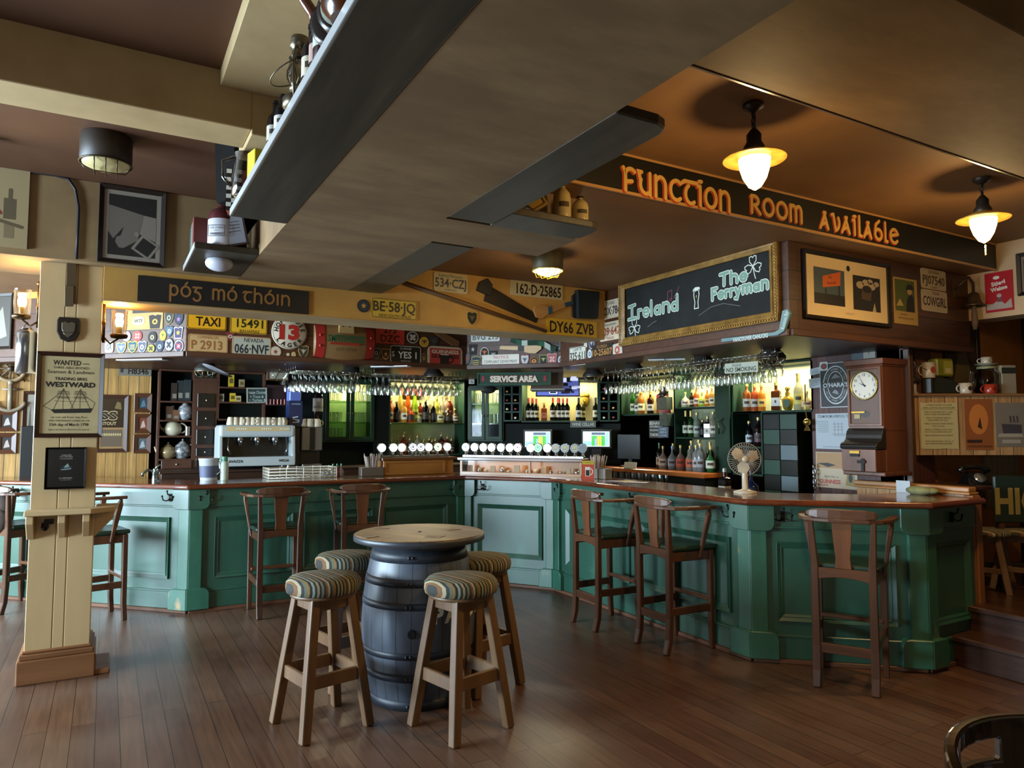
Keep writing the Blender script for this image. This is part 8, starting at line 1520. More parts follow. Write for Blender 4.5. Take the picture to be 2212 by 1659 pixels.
row(W_BR, 1.153, 'on the orange back counter', [(1441, 957, 'wine', '#1a1210', '#a8a49c', 'dark wine with white label, first along', 0, '#2a4a38'), (1449, 964, 'squat', '#b09a8c', '#a89a90', 'squat clear bottle with pink band, first of them'), (1458, 958, 'wine', '#241414', '#6a3a30', 'dark slender bottle', 1), (1469, 964, 'squat', '#98a0a4', '#7a8a98', 'squat bottle with blue cap and tag', 0, '#5a84b0'), (1487, 962, 'squat', '#a88a80', '#a8442c', 'squat bottle with red band'), (1508, 963, 'squat', '#b0a898', '#b0563c', 'squat bottle with orange band'), (1498, 952, 'spirit', '#a0a8a0', '#a8b0a8', 'clear tall bottle behind the squat pair', 1), (1514, 950, 'spirit', '#98a098', '#8a94a0', 'second clear tall bottle behind', 1), (1521, 962, 'spirit', '#b0b4b4', '#a0a4a8', 'silvery clear bottle, front of the cluster'), (1530, 958, 'spirit', '#a8acac', '#90949a', 'grey clear bottle in the cluster'), (1538, 955, 'wine', '#3a1c1c', '#8a7a70', 'dark slim bottle at the cluster end', 1), (1552, 964, 'round', '#3f8a4c', '#b8c8b8', 'bright green gin bottle at the counter end')], -0.12)
for i, (px, py, s, c, lb) in enumerate([(1373, 950, 0.13, '#131517', 'black computer monitor on the back counter below the niche'), ]):
    p = on_shelf(W_BR, px, py, 1.153, -0.1); m = MB(); m.cb(0, 0, 0.24, 0.34, 0.03, 0.30); m.cb(0, 0.03, 0.06, 0.06, 0.03, 0.12); m.cb(0, 0.02, 0.006, 0.2, 0.12, 0.012); tag(m.build('computer_monitor', M(c, 0.3), None, p, R(-75), bevel=0.004), lb, 'monitor')
for rc, lb in (((1432, 858, 1453, 885), 'upper grey metal box with round lock under the bull head'), ((1438, 894, 1455, 921), 'lower grey metal box with round lock beside the behave sign')):
    u, z, w_, h = W_BR.rect(*rc); m = MB(); m.box(-w_ / 2, w_ / 2, -0.1, 0.0, -h / 2, h / 2, 0); m.disc(0, 0, 0.012, y=-0.101, m=1); place(m, 'lock_box', [M('#24302a', 0.4), M('#0c0c0c', 0.4)], W_BR, (u, z), lb, 'box', bevel=0.004)
board('black notice with big white Behave lettering', W_BR, (1410, 908, 1440, 946), '#16181a', '#a8aca8', [('BEHAVE!', 0, 0.34, 0.2), ('WHAT HAPPENS TODAY', 0, 0.14, 0.1), ('WILL BE ON FACEBOOK', 0, -0.06, 0.1), ('TOMORROW', 0, -0.32, 0.16)], out=0.05)
board('blue grey little sign about pints beside the behave notice', W_BR, (1434, 922, 1455, 945), '#3c4a5c', '#90989c', [('A PINT', 0, 0.28, 0.2), ('AND A', 0, 0.0, 0.2), ('ANYWHERE', 0, -0.3, 0.12)], out=0.08)
board('dark board with gold word location above the wine glasses', W_BR, (1420, 795, 1450, 806), '#14120d', '#7a6030', [('Location', 0, 0, 0.6)], out=0.25)
p = at_x(1372, 990, 5.33); m = MB(); m.T = Matrix.Rotation(R(-25), 4, 'X'); m.cb(0, 0, 0.04, 0.15, 0.015, 0.08); tag(m.build('tablet_stand', M('#a8a8a4', 0.4), None, (5.25, p.y, 1.153), R(-60), bevel=0.003), 'small white tablet stand on the orange back counter', 'tablet')
# ---------------------------------------------------------------- hanging glasses
hangg = glass('hanging_glass', (0.97, 1, 0.97), 0.94, 0.12, 0.6)
def stem_glass(h, rb, seg=10):
    m = MB(); m.lathe([(rb * 0.85, 0), (rb, -0.003), (0.006, -0.012), (0.004, -h * 0.25), (0.004, -h * 0.45), (rb * 0.75, -h * 0.58), (rb, -h * 0.75), (rb * 0.82, -h)], seg=seg, cap=False); return m
def rack(label, grp, sites, h, rb, bars):
    m = MB()
    for a, b in bars: m.tube([a, b], 0.006, 6)
    (ax, ay, az), (bx_, by_, bz_) = bars[0]
    for a, b in bars:
        for q in (a, b): m.tube([q, (q[0], q[1], 2.27)], 0.004, 5)
    tag(m.build('glass_rack', M('#7a766a', 0.3, 0.8), None), f'metal rail rack holding {grp}', 'rack')
    o = None
    for x, y in sites:
        if o is None: o = tag(stem_glass(h, rb).build('hanging_glass', hangg, None, (x, y, 2.2)), label, 'glass', grp)
        else: c = o.copy(); C.objects.link(c); c.location = (x, y, 2.2)
def grid_sites(px0, px1, nx, ys, rnd=0.012):
    out = []
    for j, y in enumerate(ys):
        x0, x1 = at_y(px0, 830, ys[0]).x, at_y(px1, 830, ys[0]).x
        for i in range(nx): out.append((x0 + (x1 - x0) * (i + 0.5 * (j % 2)) / nx + random.uniform(-rnd, rnd), y + random.uniform(-rnd, rnd)))
    return out
ys = (7.28, 7.38, 7.48, 7.58, 7.68)
sA = grid_sites(642, 785, 10, ys); rack('clear stemmed glass hanging in the crowded rack before the glazed cabinet', 'glasses hung before the glazed cabinet', sA, 0.20, 0.036, [((sA[0][0] - 0.03, y, 2.197), (sA[9][0] + 0.06, y, 2.197)) for y in ys])
sB = grid_sites(812, 1002, 14, ys); rack('clear stemmed glass hanging in the crowded rack before the spirits niche', 'glasses hung before the spirits niche', sB, 0.21, 0.035, [((sB[0][0] - 0.03, y, 2.197), (sB[13][0] + 0.06, y, 2.197)) for y in ys])
def side_sites(px0, px1, n, xs): 
    y0, y1 = at_x(px0, 830, xs[0]).y, at_x(px1, 830, xs[0]).y; return [(x, y0 + (y1 - y0) * (i + 0.4 * j) / max(1, n - 1) + random.uniform(-0.01, 0.01)) for j, x in enumerate(xs) for i in range(n)]
for px0, px1, n, xs, lb, g, hh, rb in [(1314, 1418, 10, (4.52, 4.66), 'wine glass hanging in the first rack under the chalkboard', 'wine glasses hung first under the chalkboard', 0.23, 0.04), (1444, 1492, 6, (4.52, 4.66), 'wine glass hanging in the middle rack under the chalkboard', 'wine glasses hung middle under the chalkboard', 0.23, 0.04), (1504, 1640, 13, (4.50, 4.64), 'wine glass hanging in the rack by the no smoking notice', 'wine glasses hung by the no smoking notice', 0.22, 0.04)]:
    s = side_sites(px0, px1, n, xs); rack(lb, g, s, hh, rb, [((x, s[0][1] + 0.05, 2.197), (x, s[n - 1][1] - 0.05, 2.197)) for x in xs])
for px, rb, lb in ((1661, 0.062, 'big balloon glass hanging alone beneath the hockey stick'), (1680, 0.045, 'smaller balloon glass hanging alone beneath the hockey stick')):
    p = at_x(px, 800, 4.6); tag(stem_glass(0.2, rb, 16).build('hanging_glass', hangg, None, (4.6, p.y, 2.22)), lb, 'glass')
W_NS = Wall(4.42, 0, R(-90)); plate('pale please no smoking plate hung before the wine glasses', W_NS, (1567, 783, 1639, 805), '#9aa294', '#22261f', [('PLEASE', -0.12, 0.26, 0.26, 0.5), ('NO SMOKING', 0, -0.16, 0.42, 0.9)], None, name='wall_sign', cat='sign', group=None, corner=0.08, tilt=R(-1))
p = at_y(618, 812, 7.25); t = thing('hanging_jug', 'clear glass jug hung tilted at the end of the first glass rack', 'jug', (p.x, 7.3, p.z + 0.06)); m = MB(); m.T = Matrix.Rotation(R(205), 4, 'Y'); m.lathe([(0.04, 0), (0.05, 0.005), (0.055, 0.12), (0.06, 0.14)], seg=16, cap=False); m.build('body', clearg, t); m = MB(); m.T = Matrix.Rotation(R(205), 4, 'Y'); m.tube([(x, 0, z_) for x, z_ in arc(0.05, 0.07, 0.045, 0.05, 90, -90, 8)], 0.007, 6); m.build('handle', clearg, t)
m = MB(); m.tube([(0, 0, 0.05), (0, 0, 2.27 - p.z - 0.06)], 0.003, 5); m.build('hook', M('#7a766a', 0.3, 0.8), t)
p = at_y(470, 800, 7.5); m = MB(); m.T = Matrix.Rotation(R(24), 4, 'Y'); m.lathe([(0.001, 0.03), (0.06, 0.025), (0.15, 0.0), (0.152, -0.004), (0.06, 0.015), (0.001, 0.02)], seg=28); tag(m.build('lamp_shade_dish', M('#77757a', 0.4), None, (p.x, 7.5, p.z)), 'tilted grey dish lampshade under the canopy by the tea shelves', 'lampshade')
# ---------------------------------------------------------------- beer taps and what stands on the bar
up = wood('upstand', '#8a5a26', '#a8702f', 'x', 0.35, 6, coat=0.3)
xa, xb = at_y(828, 1000, 7.17).x, at_y(958, 1000, 7.17).x; t = thing('tap_counter', 'wooden tap counter box on the shadowed side of the bar', 'tap counter', (xa, 7.17, 1.12))
L1 = xb - xa; m = MB(); m.box(0, L1 + 0.12, 0, 0.2, 0, 0.165); m.build('box', up, t, bevel=0.004); m = MB(); m.box(-0.02, L1 + 0.16, -0.02, 0.21, 0.155, 0.185); m.build('ledge', wood('upstand_dk', '#5a3418', '#704220', 'x', 0.3, coat=0.3), t, bevel=0.006)
m = MB(); frame(m, 0.01, L1 + 0.02, 0.01, 0.15, 0.02, 0, -0.01); m.build('moulding', up, t)
tD = thing('display_counter', 'long glazed display counter of trinkets below the main tap row', 'tap counter', (3.36, 7.03, 1.12), math.atan2(5.94 - 7.03, 4.20 - 3.36)); L2 = math.hypot(5.94 - 7.03, 4.20 - 3.36)
m = MB(); m.box(0, L2, 0, 0.2, 0, 0.02); m.box(0, L2, 0.19, 0.2, 0.02, 0.15); m.build('back_and_floor', up, tD); m = MB(); m.box(-0.03, L2 + 0.02, -0.02, 0.21, 0.15, 0.185); m.build('ledge', wood('upstand_dk', '#5a3418', '#704220', 'x', 0.3, coat=0.3), tD, bevel=0.006)
m = MB()
for x in (0, L2 * 0.58, L2 - 0.02): m.box(x, x + 0.025, -0.004, 0.02, 0.02, 0.15)
m.box(0, L2, -0.004, 0.012, 0.0, 0.03); m.build('frame', up, tD, bevel=0.002); m = MB(); m.box(0.0, L2, 0.002, 0.004, 0.03, 0.15); m.build('pane', paneg, tD)
TD = Matrix.Translation(tD.location) @ Matrix.Rotation(tD.rotation_euler.z, 4, 'Z')
area('display_strip_light', TD @ Vector((L2 * 0.4, 0.1, 0.147)), (0, 0, tD.rotation_euler.z), L2 * 0.7, 0.03, 0.9, (1, 0.8, 0.5))
random.seed(11)
for k in range(14):
    q = TD @ Vector((0.07 + k * (L2 - 0.14) / 13, random.uniform(0.06, 0.15), 0.021)); s = random.uniform(0.02, 0.035); m = MB(); kind = k % 3
    if kind == 0: m.box(-s, s, -0.008, 0.008, 0, s * 2.6); nm, nn = 'old postcard', 'postcard'
    elif kind == 1: m.lathe([(s * 0.7, 0), (s, s), (s * 0.5, s * 1.6), (0.001, s * 1.9)], seg=12); nm, nn = 'little silver pot', 'trinket_pot'
    else: m.ball((0, 0, s * 0.7), (s * 1.1, s * 0.7, s * 0.7), seg=10); nm, nn = 'pale sea shell', 'sea_shell'
    tag(m.build(nn, [M('#a89070', 0.6), M('#9a9a94', 0.25, 0.7), M('#b0a08a', 0.5)][kind], None, q, tD.rotation_euler.z), f'{nm} in the display counter, {ORD[k]} trinket from the tap box end', 'trinket', 'trinkets in the display counter')
steel = M('#8d9095', 0.25, 0.9)
m = MB(); m.box(0, L1 + 0.1, 0.06, 0.16, 0.187, 0.205); m.build('drip_rail', steel, t); m = MB(); m.box(0.0, L2, 0.06, 0.16, 0.187, 0.205); m.build('drip_rail', steel, tD)
T1 = Matrix.Translation(t.location)
def tap(label, pos, rz, face, mark, glow):
    tt = thing('beer_tap', label, 'beer tap', pos, rz, 'round badge beer taps')
    m = MB(); m.lathe([(0.022, 0), (0.015, 0.01), (0.012, 0.05)], seg=12); m.tube([(0, 0, 0.03), (0, 0.06, 0.035), (0, 0.09, -0.0)], 0.008, 6); m.build('spout', steel, tt)
    m = MB(); m.T = Matrix.Translation((0, 0, 0.085)); m.lathe([(0.045, 0.015), (0.05, 0.01), (0.05, -0.012), (0.044, -0.015)], ax='y', seg=22); m.build('badge_rim', steel, tt)
    m = MB(); m.disc(0, 0.085, 0.043, y=-0.0155, m=0, seg=22)
    if mark: m.disc(0, 0.085, 0.03, y=-0.016, m=1, seg=18); m.disc(0, 0.085, 0.022, y=-0.0165, m=0, seg=18); m.face([(-0.012, 0.08), (0.012, 0.08), (0.008, 0.1), (-0.008, 0.1)], -0.017, 1)
    m.build('badge', [EM(face, glow) if glow else M(face, 0.3), M(mark or face, 0.4)], tt, recalc=False)
def tap_u(px, T, inv=True):
    d = ray(px, 972); o = T @ Vector((0, 0.1, 0)); u = (T.to_3x3() @ Vector((1, 0, 0))); n = T.to_3x3() @ Vector((0, -1, 0)); k = (o - Vector((0, 0, EYE))).dot(n) / d.dot(n); return (Vector((0, 0, EYE)) + d * k - o).dot(u)
G1 = ['white', 'white', 'white', 'white with blue ring', 'white with blue mark', 'pale green', 'pale green with green rim', 'white']
for i, (px, f, mk, g) in enumerate([(824, '#fffdf0', None, 6), (849, '#fffdf0', None, 6), (867, '#fffdf0', None, 6), (891, '#f4f8ff', '#4a6a9a', 3), (908, '#f4f8ff', '#5a7aa8', 3), (925, '#f0ffd8', None, 5), (945, '#e8ffd0', '#6aa84a', 4), (965, '#fffdf0', None, 6)]):
    tap(f'{G1[i]} lit round tap badge, {ORD[i]} on the shadowed side tap box', T1 @ Vector((tap_u(px, T1), 0.1, 0.205)), 0, f, mk, g)
G2 = ['white blue ringed', 'white', 'white', 'white', 'white', 'white', 'pink ringed', 'white', 'green', 'white', 'black and gold', 'black and gold', 'black and gold', 'plain black']
for i, (px, f, mk, g) in enumerate([(1007, '#e8f0ff', '#6a86a8', 2.5), (1026, '#fffdf0', None, 5), (1045, '#fffdf0', None, 5), (1063, '#fffdf0', None, 5), (1083, '#fffdf0', None, 6), (1102, '#fffdf0', None, 7), (1119, '#fff0f2', '#a84a6a', 2.5), (1147, '#fffdf0', None, 5), (1163, '#8ae09a', '#3aa05a', 1.4), (1183, '#fffdf0', None, 6), (1201, '#141210', '#b89a3a', 0), (1221, '#141210', '#b89a3a', 0), (1242, '#141210', '#b89a3a', 0), (1259, '#101010', None, 0)]):
    tap(f'{G2[i]} round tap badge, {ORD[i]} along the glazed display counter', TD @ Vector((tap_u(px, TD), 0.1, 0.205)), tD.rotation_euler.z, f, mk, g)
def onbar(px, py, z=1.121): return at_z(px, py, z)
t = thing('plastic_bucket', 'white plastic bucket with a blue label on the bar', 'bucket', (0.86, 7.33, 1.121)); m = MB(); m.lathe([(0.075, 0), (0.09, 0.19), (0.095, 0.195), (0.095, 0.21)], seg=24); m.build('body', M('#a8aeb0', 0.45), t); m = MB(); m.lathe([(0.0795, 0.03), (0.087, 0.14)], seg=24, cap=False); m.build('paper_label', M('#4a5068', 0.6), t)
m = MB(); m.tube([(0.09, 0, 0.18), (0.11, -0.06, 0.10), (0.06, -0.1, 0.06)], 0.003, 6); m.build('handle', M('#a8a8a0', 0.4), t)
t = thing('spray_bottle', 'white cleaning bottle with green cap beside the bucket', 'bottle', (0.99, 7.27, 1.121)); m = MB(); m.lathe([(0.036, 0), (0.038, 0.15), (0.028, 0.18)], seg=16); m.build('body', M('#a0aca0', 0.4), t); m = MB(); m.lathe([(0.028, 0.18), (0.03, 0.2), (0.024, 0.225)], seg=14); m.build('cap', M('#3a7a5c', 0.4), t)
t = thing('tap_sink', 'chrome swivel sink tap standing at the pillar end of the bar', 'tap', (0.42, 7.62, 1.121)); m = MB(); m.lathe([(0.03, 0), (0.025, 0.06), (0.03, 0.07), (0.02, 0.11)], seg=16); m.tube([(0, 0, 0.07), (-0.06, -0.02, 0.1), (-0.11, -0.03, 0.07), (-0.11, -0.03, 0.04)], 0.014, 8); m.tube([(0, 0, 0.11), (0.04, 0, 0.15)], 0.01, 8); m.build('body', M('#9ab0b4', 0.12, 0.95), t)
bl, br_ = Vector((1.38, 7.16, 1.121)), Vector((2.04, 7.16, 1.121)); t = thing('wire_basket', 'low white wire dish rack on the bar before the coffee machine', 'basket', bl); Lb = br_.x - bl.x; m = MB()
for z_ in (0.01, 0.04, 0.07, 0.10): m.tube([(0, 0, z_), (Lb, 0, z_), (Lb, 0.3, z_), (0, 0.3, z_)], 0.0045, 5, closed=True)
for x in (0, Lb / 4, Lb / 2, Lb * 0.75, Lb):
    for y in (0, 0.3): m.tube([(x, y, 0.0), (x, y, 0.11)], 0.004, 5)
for y in (0.06, 0.12, 0.18, 0.24):
    for x in (0, Lb): m.tube([(x, y, 0.0), (x, y, 0.11)], 0.003, 5)
for k in range(14): m.tube([(Lb * k / 13, 0, 0.01), (Lb * k / 13, 0.3, 0.01)], 0.0025, 5)
m.build('wires', M('#d8d4c4', 0.4), t)
for px, c, lb in ((719, '#a8a8a0', 'first small green capped squeeze bottle near the straw holder'), (728, '#a8605a', 'second green capped squeeze bottle near the straw holder'), (737, '#a89a98', 'third green capped squeeze bottle near the straw holder'), (699, '#b0b4b8', 'little clear bottle beside the wire dish rack'), (708, '#a8b0b0', 'second little clear bottle beside the wire dish rack')):
    bottle(lb, 'squat', (at_y(px, 1020, 7.28).x, 7.28, 1.121), 0.13 if px > 710 else 0.1, 0.03 if px > 710 else 0.018, c, cap='#3a8a70' if px > 710 else '#9aa0a0', lab=None)
def straws(label, pos, n, rz, box):
    t = thing('straw_holder', label, 'straw holder', pos, rz); m = MB()
    if box: m.box(-0.12, 0.12, -0.05, 0.05, 0, 0.09); m.build('caddy', M('#5a5148', 0.4), t, bevel=0.003)
    else:
        for x in (-0.1, 0.0, 0.1): m.box(x - 0.045, x + 0.045, -0.05, 0.05, 0, 0.1)
        m.build('caddy', M('#8f8a80', 0.25, 0.5), t, bevel=0.003)
    random.seed(n); m = MB()
    for k in range(n): a = random.uniform(-1, 1); b = random.uniform(-1, 1); m.tube([(a * 0.05, b * 0.035, 0.05), (a * 0.085, b * 0.05, 0.22 + random.uniform(-0.02, 0.015))], 0.0045, 5, m=k % 3)
    m.build('straw_bundle', [M('#a8958a', 0.6), M('#a89a8c', 0.6), M('#94847a', 0.6)], t)['kind'] = 'stuff'
straws('brown caddy of paper wrapped straws beside the tap box', (at_y(803, 1020, 7.18).x, 7.2, 1.121), 26, 0, True)
straws('steel caddy of paper wrapped straws and napkins by the beer card', (4.24, 5.72, 1.121), 36, R(-80), False)
t = thing('table_card', 'red and yellow beer tent card with a tankard picture', 'card', (4.08, 5.66, 1.121), R(-42)); m = MB(); m.cb(0, 0, 0.09, 0.115, 0.012, 0.18); m.build('card', M('#a83a24', 0.4), t); m = MB(); m.rect(-0.055, 0.055, 0.145, 0.178, -0.007, 0); m.text('GUINNESS', 0, 0.162, 0.018, -0.0075, 3, wmax=0.1); m.rect(-0.028, 0.02, 0.03, 0.12, -0.007, 1); m.rect(-0.022, 0.014, 0.035, 0.09, -0.0075, 2); m.stroke([arc(0.02, 0.075, 0.025, 0.03, 90, -90, 6)], 0.009, -0.007, 1); m.build('print', [M('#b0a028', 0.4), M('#c0b8a8', 0.4), M('#1c1410', 0.4), M('#5a1c10', 0.5)], t, recalc=False)
for k, (x, y, a, c, lb) in enumerate([(4.16, 5.32, 20, '#77708c', 'lilac paper sheet on the bar past the napkins'), (4.22, 5.24, -15, '#a89468', 'tan paper sheet lying over the lilac one'), (4.20, 5.08, 40, '#9a96a0', 'pale paper sheet furthest along the bright worktop')]):
    m = MB(); m.cb(0, 0, 0.001 + 0.0015 * k, 0.15, 0.21, 0.0012); tag(m.build('paper_sheet', M(c, 0.6), None, (x, y, 1.121), R(a)), lb, 'paper')
gl0 = None
for k in range(18):
    p = Vector((4.98 + 0.08 * (k % 2), 6.55 - 0.11 * (k // 2), 1.0))
    if gl0 is None: gl0 = tag(drinking_glass(0.13, 0.035, 12).build('pint_glass', clearg, None, p), 'clear pint glass in the tray below the orange back counter', 'glass', 'pint glasses below the back counter')
    else: c = gl0.copy(); C.objects.link(c); c.location = p
m = MB(); m.box(4.92, 5.14, 5.55, 6.65, 0.0, 0.998); tag(m.build('glass_washer', M('#1c1f1e', 0.4), None), 'dark under counter unit carrying the pint glasses', 'unit')
# desk fan
p = onbar(1622, 1064); t = thing('desk_fan', 'white round desk fan standing on the bar corner', 'fan', (4.25, 3.86, 1.121), R(-32)); fw = M('#b0a490', 0.35)
zc = 0.255; m = MB(); m.lathe([(0.085, 0), (0.085, 0.012), (0.03, 0.025), (0.022, 0.03), (0.022, 0.15)], seg=24); m.build('base', fw, t); m = MB(); m.lathe([(0.001, 0.09), (0.03, 0.085), (0.034, 0.04), (0.02, 0.03)], c=(0, 0, zc), ax='y', seg=18); m.tube([(0, 0.06, zc), (0, 0.04, 0.14)], 0.016, 8); m.build('motor', fw, t)
for sd in (-1, 1):
    m = MB(); m.tube([(0.125 * math.cos(R(k)), 0, zc + 0.125 * math.sin(R(k))) for k in range(0, 360, 12)], 0.004, 6, closed=True)
    for k in range(0, 360, 9): m.tube([(0.025 * math.cos(R(k)), sd * 0.03, zc + 0.025 * math.sin(R(k))), (0.085 * math.cos(R(k)), sd * 0.026, zc + 0.085 * math.sin(R(k))), (0.124 * math.cos(R(k)), 0, zc + 0.124 * math.sin(R(k)))], 0.0011, 4)
    m.build('cage', M('#a8a094', 0.3), t)
m = MB(); m.lathe([(0.001, -0.036), (0.026, -0.034), (0.026, -0.02)], c=(0, 0, zc), ax='y', seg=18); m.build('hub', fw, t)
for k in (20, 140, 260):
    m = MB(); P = [(0.02, -0.02), (0.06, -0.045), (0.105, -0.03), (0.108, 0.03), (0.06, 0.05), (0.02, 0.02)]; m.T = Matrix.Translation((0, 0, zc)) @ Matrix.Rotation(-R(k), 4, 'Y') @ Matrix.Rotation(R(18), 4, 'X'); m.prism(P, -0.0015, 0.0015); m.build('blade', M('#b8a88c', 0.4), t)
bottle('dark blue gin bottle behind the desk fan', 'squat', (4.72, 4.22, 1.0), 0.26, 0.06, '#1c2c50', cap='#202430', lab='#16203a'); bottle('small dark square bottle behind the desk fan', 'square', (4.62, 4.42, 1.0), 0.27, 0.04, '#1c1a1a', cap='#8a8a8a', lab='#9a988c')
m = MB(); m.box(4.55, 4.85, 4.1, 4.6, 0, 0.998); tag(m.build('bar_fridge', M('#141715', 0.4), None), 'dark under counter fridge behind the desk fan', 'fridge')
m = MB(); m.box(-0.05, 0.05, -0.004, 0.004, 0, 0.09); tag(m.build('note', M('#9aa8b4', 0.5), None, (5.33, 3.28, 1.121), R(-80)), 'pale blue card standing against the partition boards', 'card'); m = MB(); m.ball((0, 0, 0.03), (0.10, 0.06, 0.035), seg=10); m.ball((0.06, 0.02, 0.03), (0.07, 0.05, 0.025), seg=10); tag(m.build('bar_cloth', mottled('cloth_olive', '#5d6040', '#7d8058', 10, 0.9), None, (5.27, 3.12, 1.12), R(-80)), 'crumpled olive cloth on the bar by the partition', 'cloth')
# ---------------------------------------------------------------- alcove behind the partition
ax, ay = Vector((5.80, 3.42, 0)), Vector((6.62, 2.95, 0)); ang = math.atan2(ay.y - ax.y, ay.x - ax.x); W_AL = Wall(ax.x, ax.y, ang); La = (ay - ax).length
zs_, zb2 = zpx(W_AL, 2080, 856), zpx(W_AL, 2080, 983); t = thing('poster_shelf', 'boarded wall shelf carrying jars, its front covered with posters', 'shelf', W_AL.pt(0, 0), ang)
u0, u1 = W_AL.on(1973, 920)[0], La + 0.25; m = MB(); m.box(u0, u1, 0, 0.03, zb2, zs_); m.box(u0, u1, 0.03, 0.22, zb2, zb2 + 0.02); m.build('front_board', planks('alcove_boards', '#a07a50', '#b89062', '#000000', row=0.11, length=3, rot=(R(90), 0, R(90)), r=0.4), t); m = MB(); m.box(u0 - 0.02, u1, -0.03, 0.24, zs_, zs_ + 0.022); m.build('shelf_board', wood('alcove', '#6a4628', '#855c38', 'x', 0.35), t, bevel=0.006)
m = MB()
for k in range(2): m.box(u0 + 0.03, u0 + 0.06, 0.1, 0.14, zb2, zs_)
m.build('bracket', bwood, t); zs_ += 0.022
u, z, w_, h = W_AL.rect(1988, 869, 2069, 970); m = MB(); random.seed(5); ed = []
for k in range(40):
    s = k / 10; q = s % 1; x, zz = [(-0.5 + q, -0.5), (0.5, -0.5 + q), (0.5 - q, 0.5), (-0.5, 0.5 - q)][int(s)]; j = random.uniform(0.97, 1.0); ed.append((x * w_ * j, zz * h * j))
m.prism(ed, -0.004, 0.0, 0); m.text("A MAN'S GUIDE TO LOVE", 0, h * 0.44, h * 0.035, -0.005, 1, wmax=w_ * 0.7); m.text('AND LASTING RELATIONSHIPS', 0, h * 0.38, h * 0.035, -0.005, 1, wmax=w_ * 0.85); m.stroke([[(-w_ * 0.47, h * 0.34), (w_ * 0.47, h * 0.34)]], 0.002, -0.005, 1, False)
for i, (a, b) in enumerate((('FIND A WOMAN WITH A JOB', 'WHO LOVES HOUSEWORK'), ('FIND A WOMAN WHO IS', 'GOODNESS TO YOU'), ('FIND A WOMAN WHO MAKES', 'YOU LAUGH'), ('FIND A WOMAN WHO WILL', 'WAIT ON YOU HAND AND FOOT'), ('FIND A WOMAN WHO IS HONEST', ''), ('MOST IMPORTANT OF ALL IS', 'THAT THESE FIVE WOMEN NEVER MEET'))):
    zz = h * (0.29 - 0.125 * i); m.text(a, -w_ * 0.02, zz, h * 0.032, -0.005, 1, wmax=w_ * 0.75); m.text(b, -w_ * 0.04, zz - h * 0.05, h * 0.032, -0.005, 1, wmax=w_ * 0.72)
place(m, 'tin_poster', [M('#a09468', 0.5), M('#3a3424', 0.5)], W_AL, (u, z), 'ragged cream tin poster of dating advice on the boarded shelf front', 'poster', out=0.003)
for rc, cs, lb in (((2084, 862, 2143, 972), ('#7a4420', '#a8642c', '#2a1810'), 'brown and orange old poster in the middle of the boarded shelf front'), ((2150, 870, 2212, 965), ('#6a6258', '#38343a', '#8f887c'), 'grey ocean liner poster at the far part of the boarded shelf front')):
    u, z, w_, h = W_AL.rect(*rc); m = MB(); m.cb(0, 0, 0, w_, 0.004, h, 0)
    if 'liner' in lb: m.face([(-w_ * 0.25, -h * 0.2), (w_ * 0.4, -h * 0.2), (w_ * 0.4, 0), (-w_ * 0.3, h * 0.02)], -0.003, 1); m.face([(-w_ * 0.45, -h * 0.28), (w_ * 0.45, -h * 0.28), (w_ * 0.4, -h * 0.2), (-w_ * 0.4, -h * 0.2)], -0.003, 2); [m.face([(w_ * (x), h * 0.05), (w_ * (x + 0.06), h * 0.05), (w_ * (x + 0.04), h * 0.2), (w_ * (x - 0.02), h * 0.2)], -0.003, 1) for x in (0.0, 0.12, 0.24)]; m.rect(-w_ * 0.3, w_ * 0.35, -h * 0.42, -h * 0.34, -0.003, 2)
    else: m.disc(0, h * 0.1, w_ * 0.35, h * 0.3, -0.003, 1); m.face([(-w_ * 0.05, -h * 0.05), (w_ * 0.12, -h * 0.1), (w_ * 0.05, h * 0.15)], -0.0035, 2); m.text('A GENUINE BLEND', 0, -h * 0.43, h * 0.04, -0.0035, 2, wmax=w_ * 0.9); m.rect(-w_ * 0.45, w_ * 0.1, -h * 0.36, -h * 0.3, -0.003, 2)
    place(m, 'poster', [M(c, 0.5) for c in cs], W_AL, (u, z), lb, 'poster', out=0.003)
def al(px, d=0.09): u = W_AL.on(px, 840)[0]; return W_AL.pt(u, zs_, -d)
ob = M('#2a2620', 0.4, 0.4); m = MB(); m.lathe([(0.05, 0), (0.05, 0.012), (0.04, 0.016), (0.04, 0.09), (0.0, 0.09)], seg=4, sm=False); q = al(1983); tag(m.build('card_block', M('#8a8478', 0.5), None, q), 'small pale block under the iron lantern', 'block')
lantern('dark iron hurricane lantern at the start of the jar shelf', (q.x, q.y, q.z + 0.09), 0.30, ob, glass('lantern_clear', (0.9, 0.9, 0.85), 0.85), 0.4)
def mug(label, pos, r, h, col, deco, rz=0.0):
    t = thing('mug', label, 'mug', pos, rz); m = MB(); m.lathe([(r * 0.9, 0), (r, 0.01), (r, h), (r * 0.93, h), (r * 0.9, 0.02), (0.001, 0.018)], seg=20); m.build('body', M(col, 0.3), t); m = MB(); m.tube([(x, 0, z_) for x, z_ in arc(r, h / 2, r * 0.6, h * 0.32, 90, -90, 6)], r * 0.12, 6); m.build('handle', M(col, 0.3), t)
    m = MB(); m.T = Matrix.Rotation(-0.35 - rz, 4, 'Z'); m.disc(0, h * 0.5, r * 0.45, h * 0.22, -r * 1.01, 0, 12); m.build('emblem', M(deco, 0.5), t, recalc=False)
q = al(2021); m = MB(); m.box(-0.05, 0.05, -0.04, 0.04, 0, 0.135); tag(m.build('iron_box', M('#161410', 0.4), None, q, 0.2, bevel=0.01), 'dark box carrying the tall white mug', 'box'); mug('tall white mug with red emblem raised on the dark box', (q.x, q.y, q.z + 0.135), 0.052, 0.13, '#a0947e', '#8a3020', 2.6)
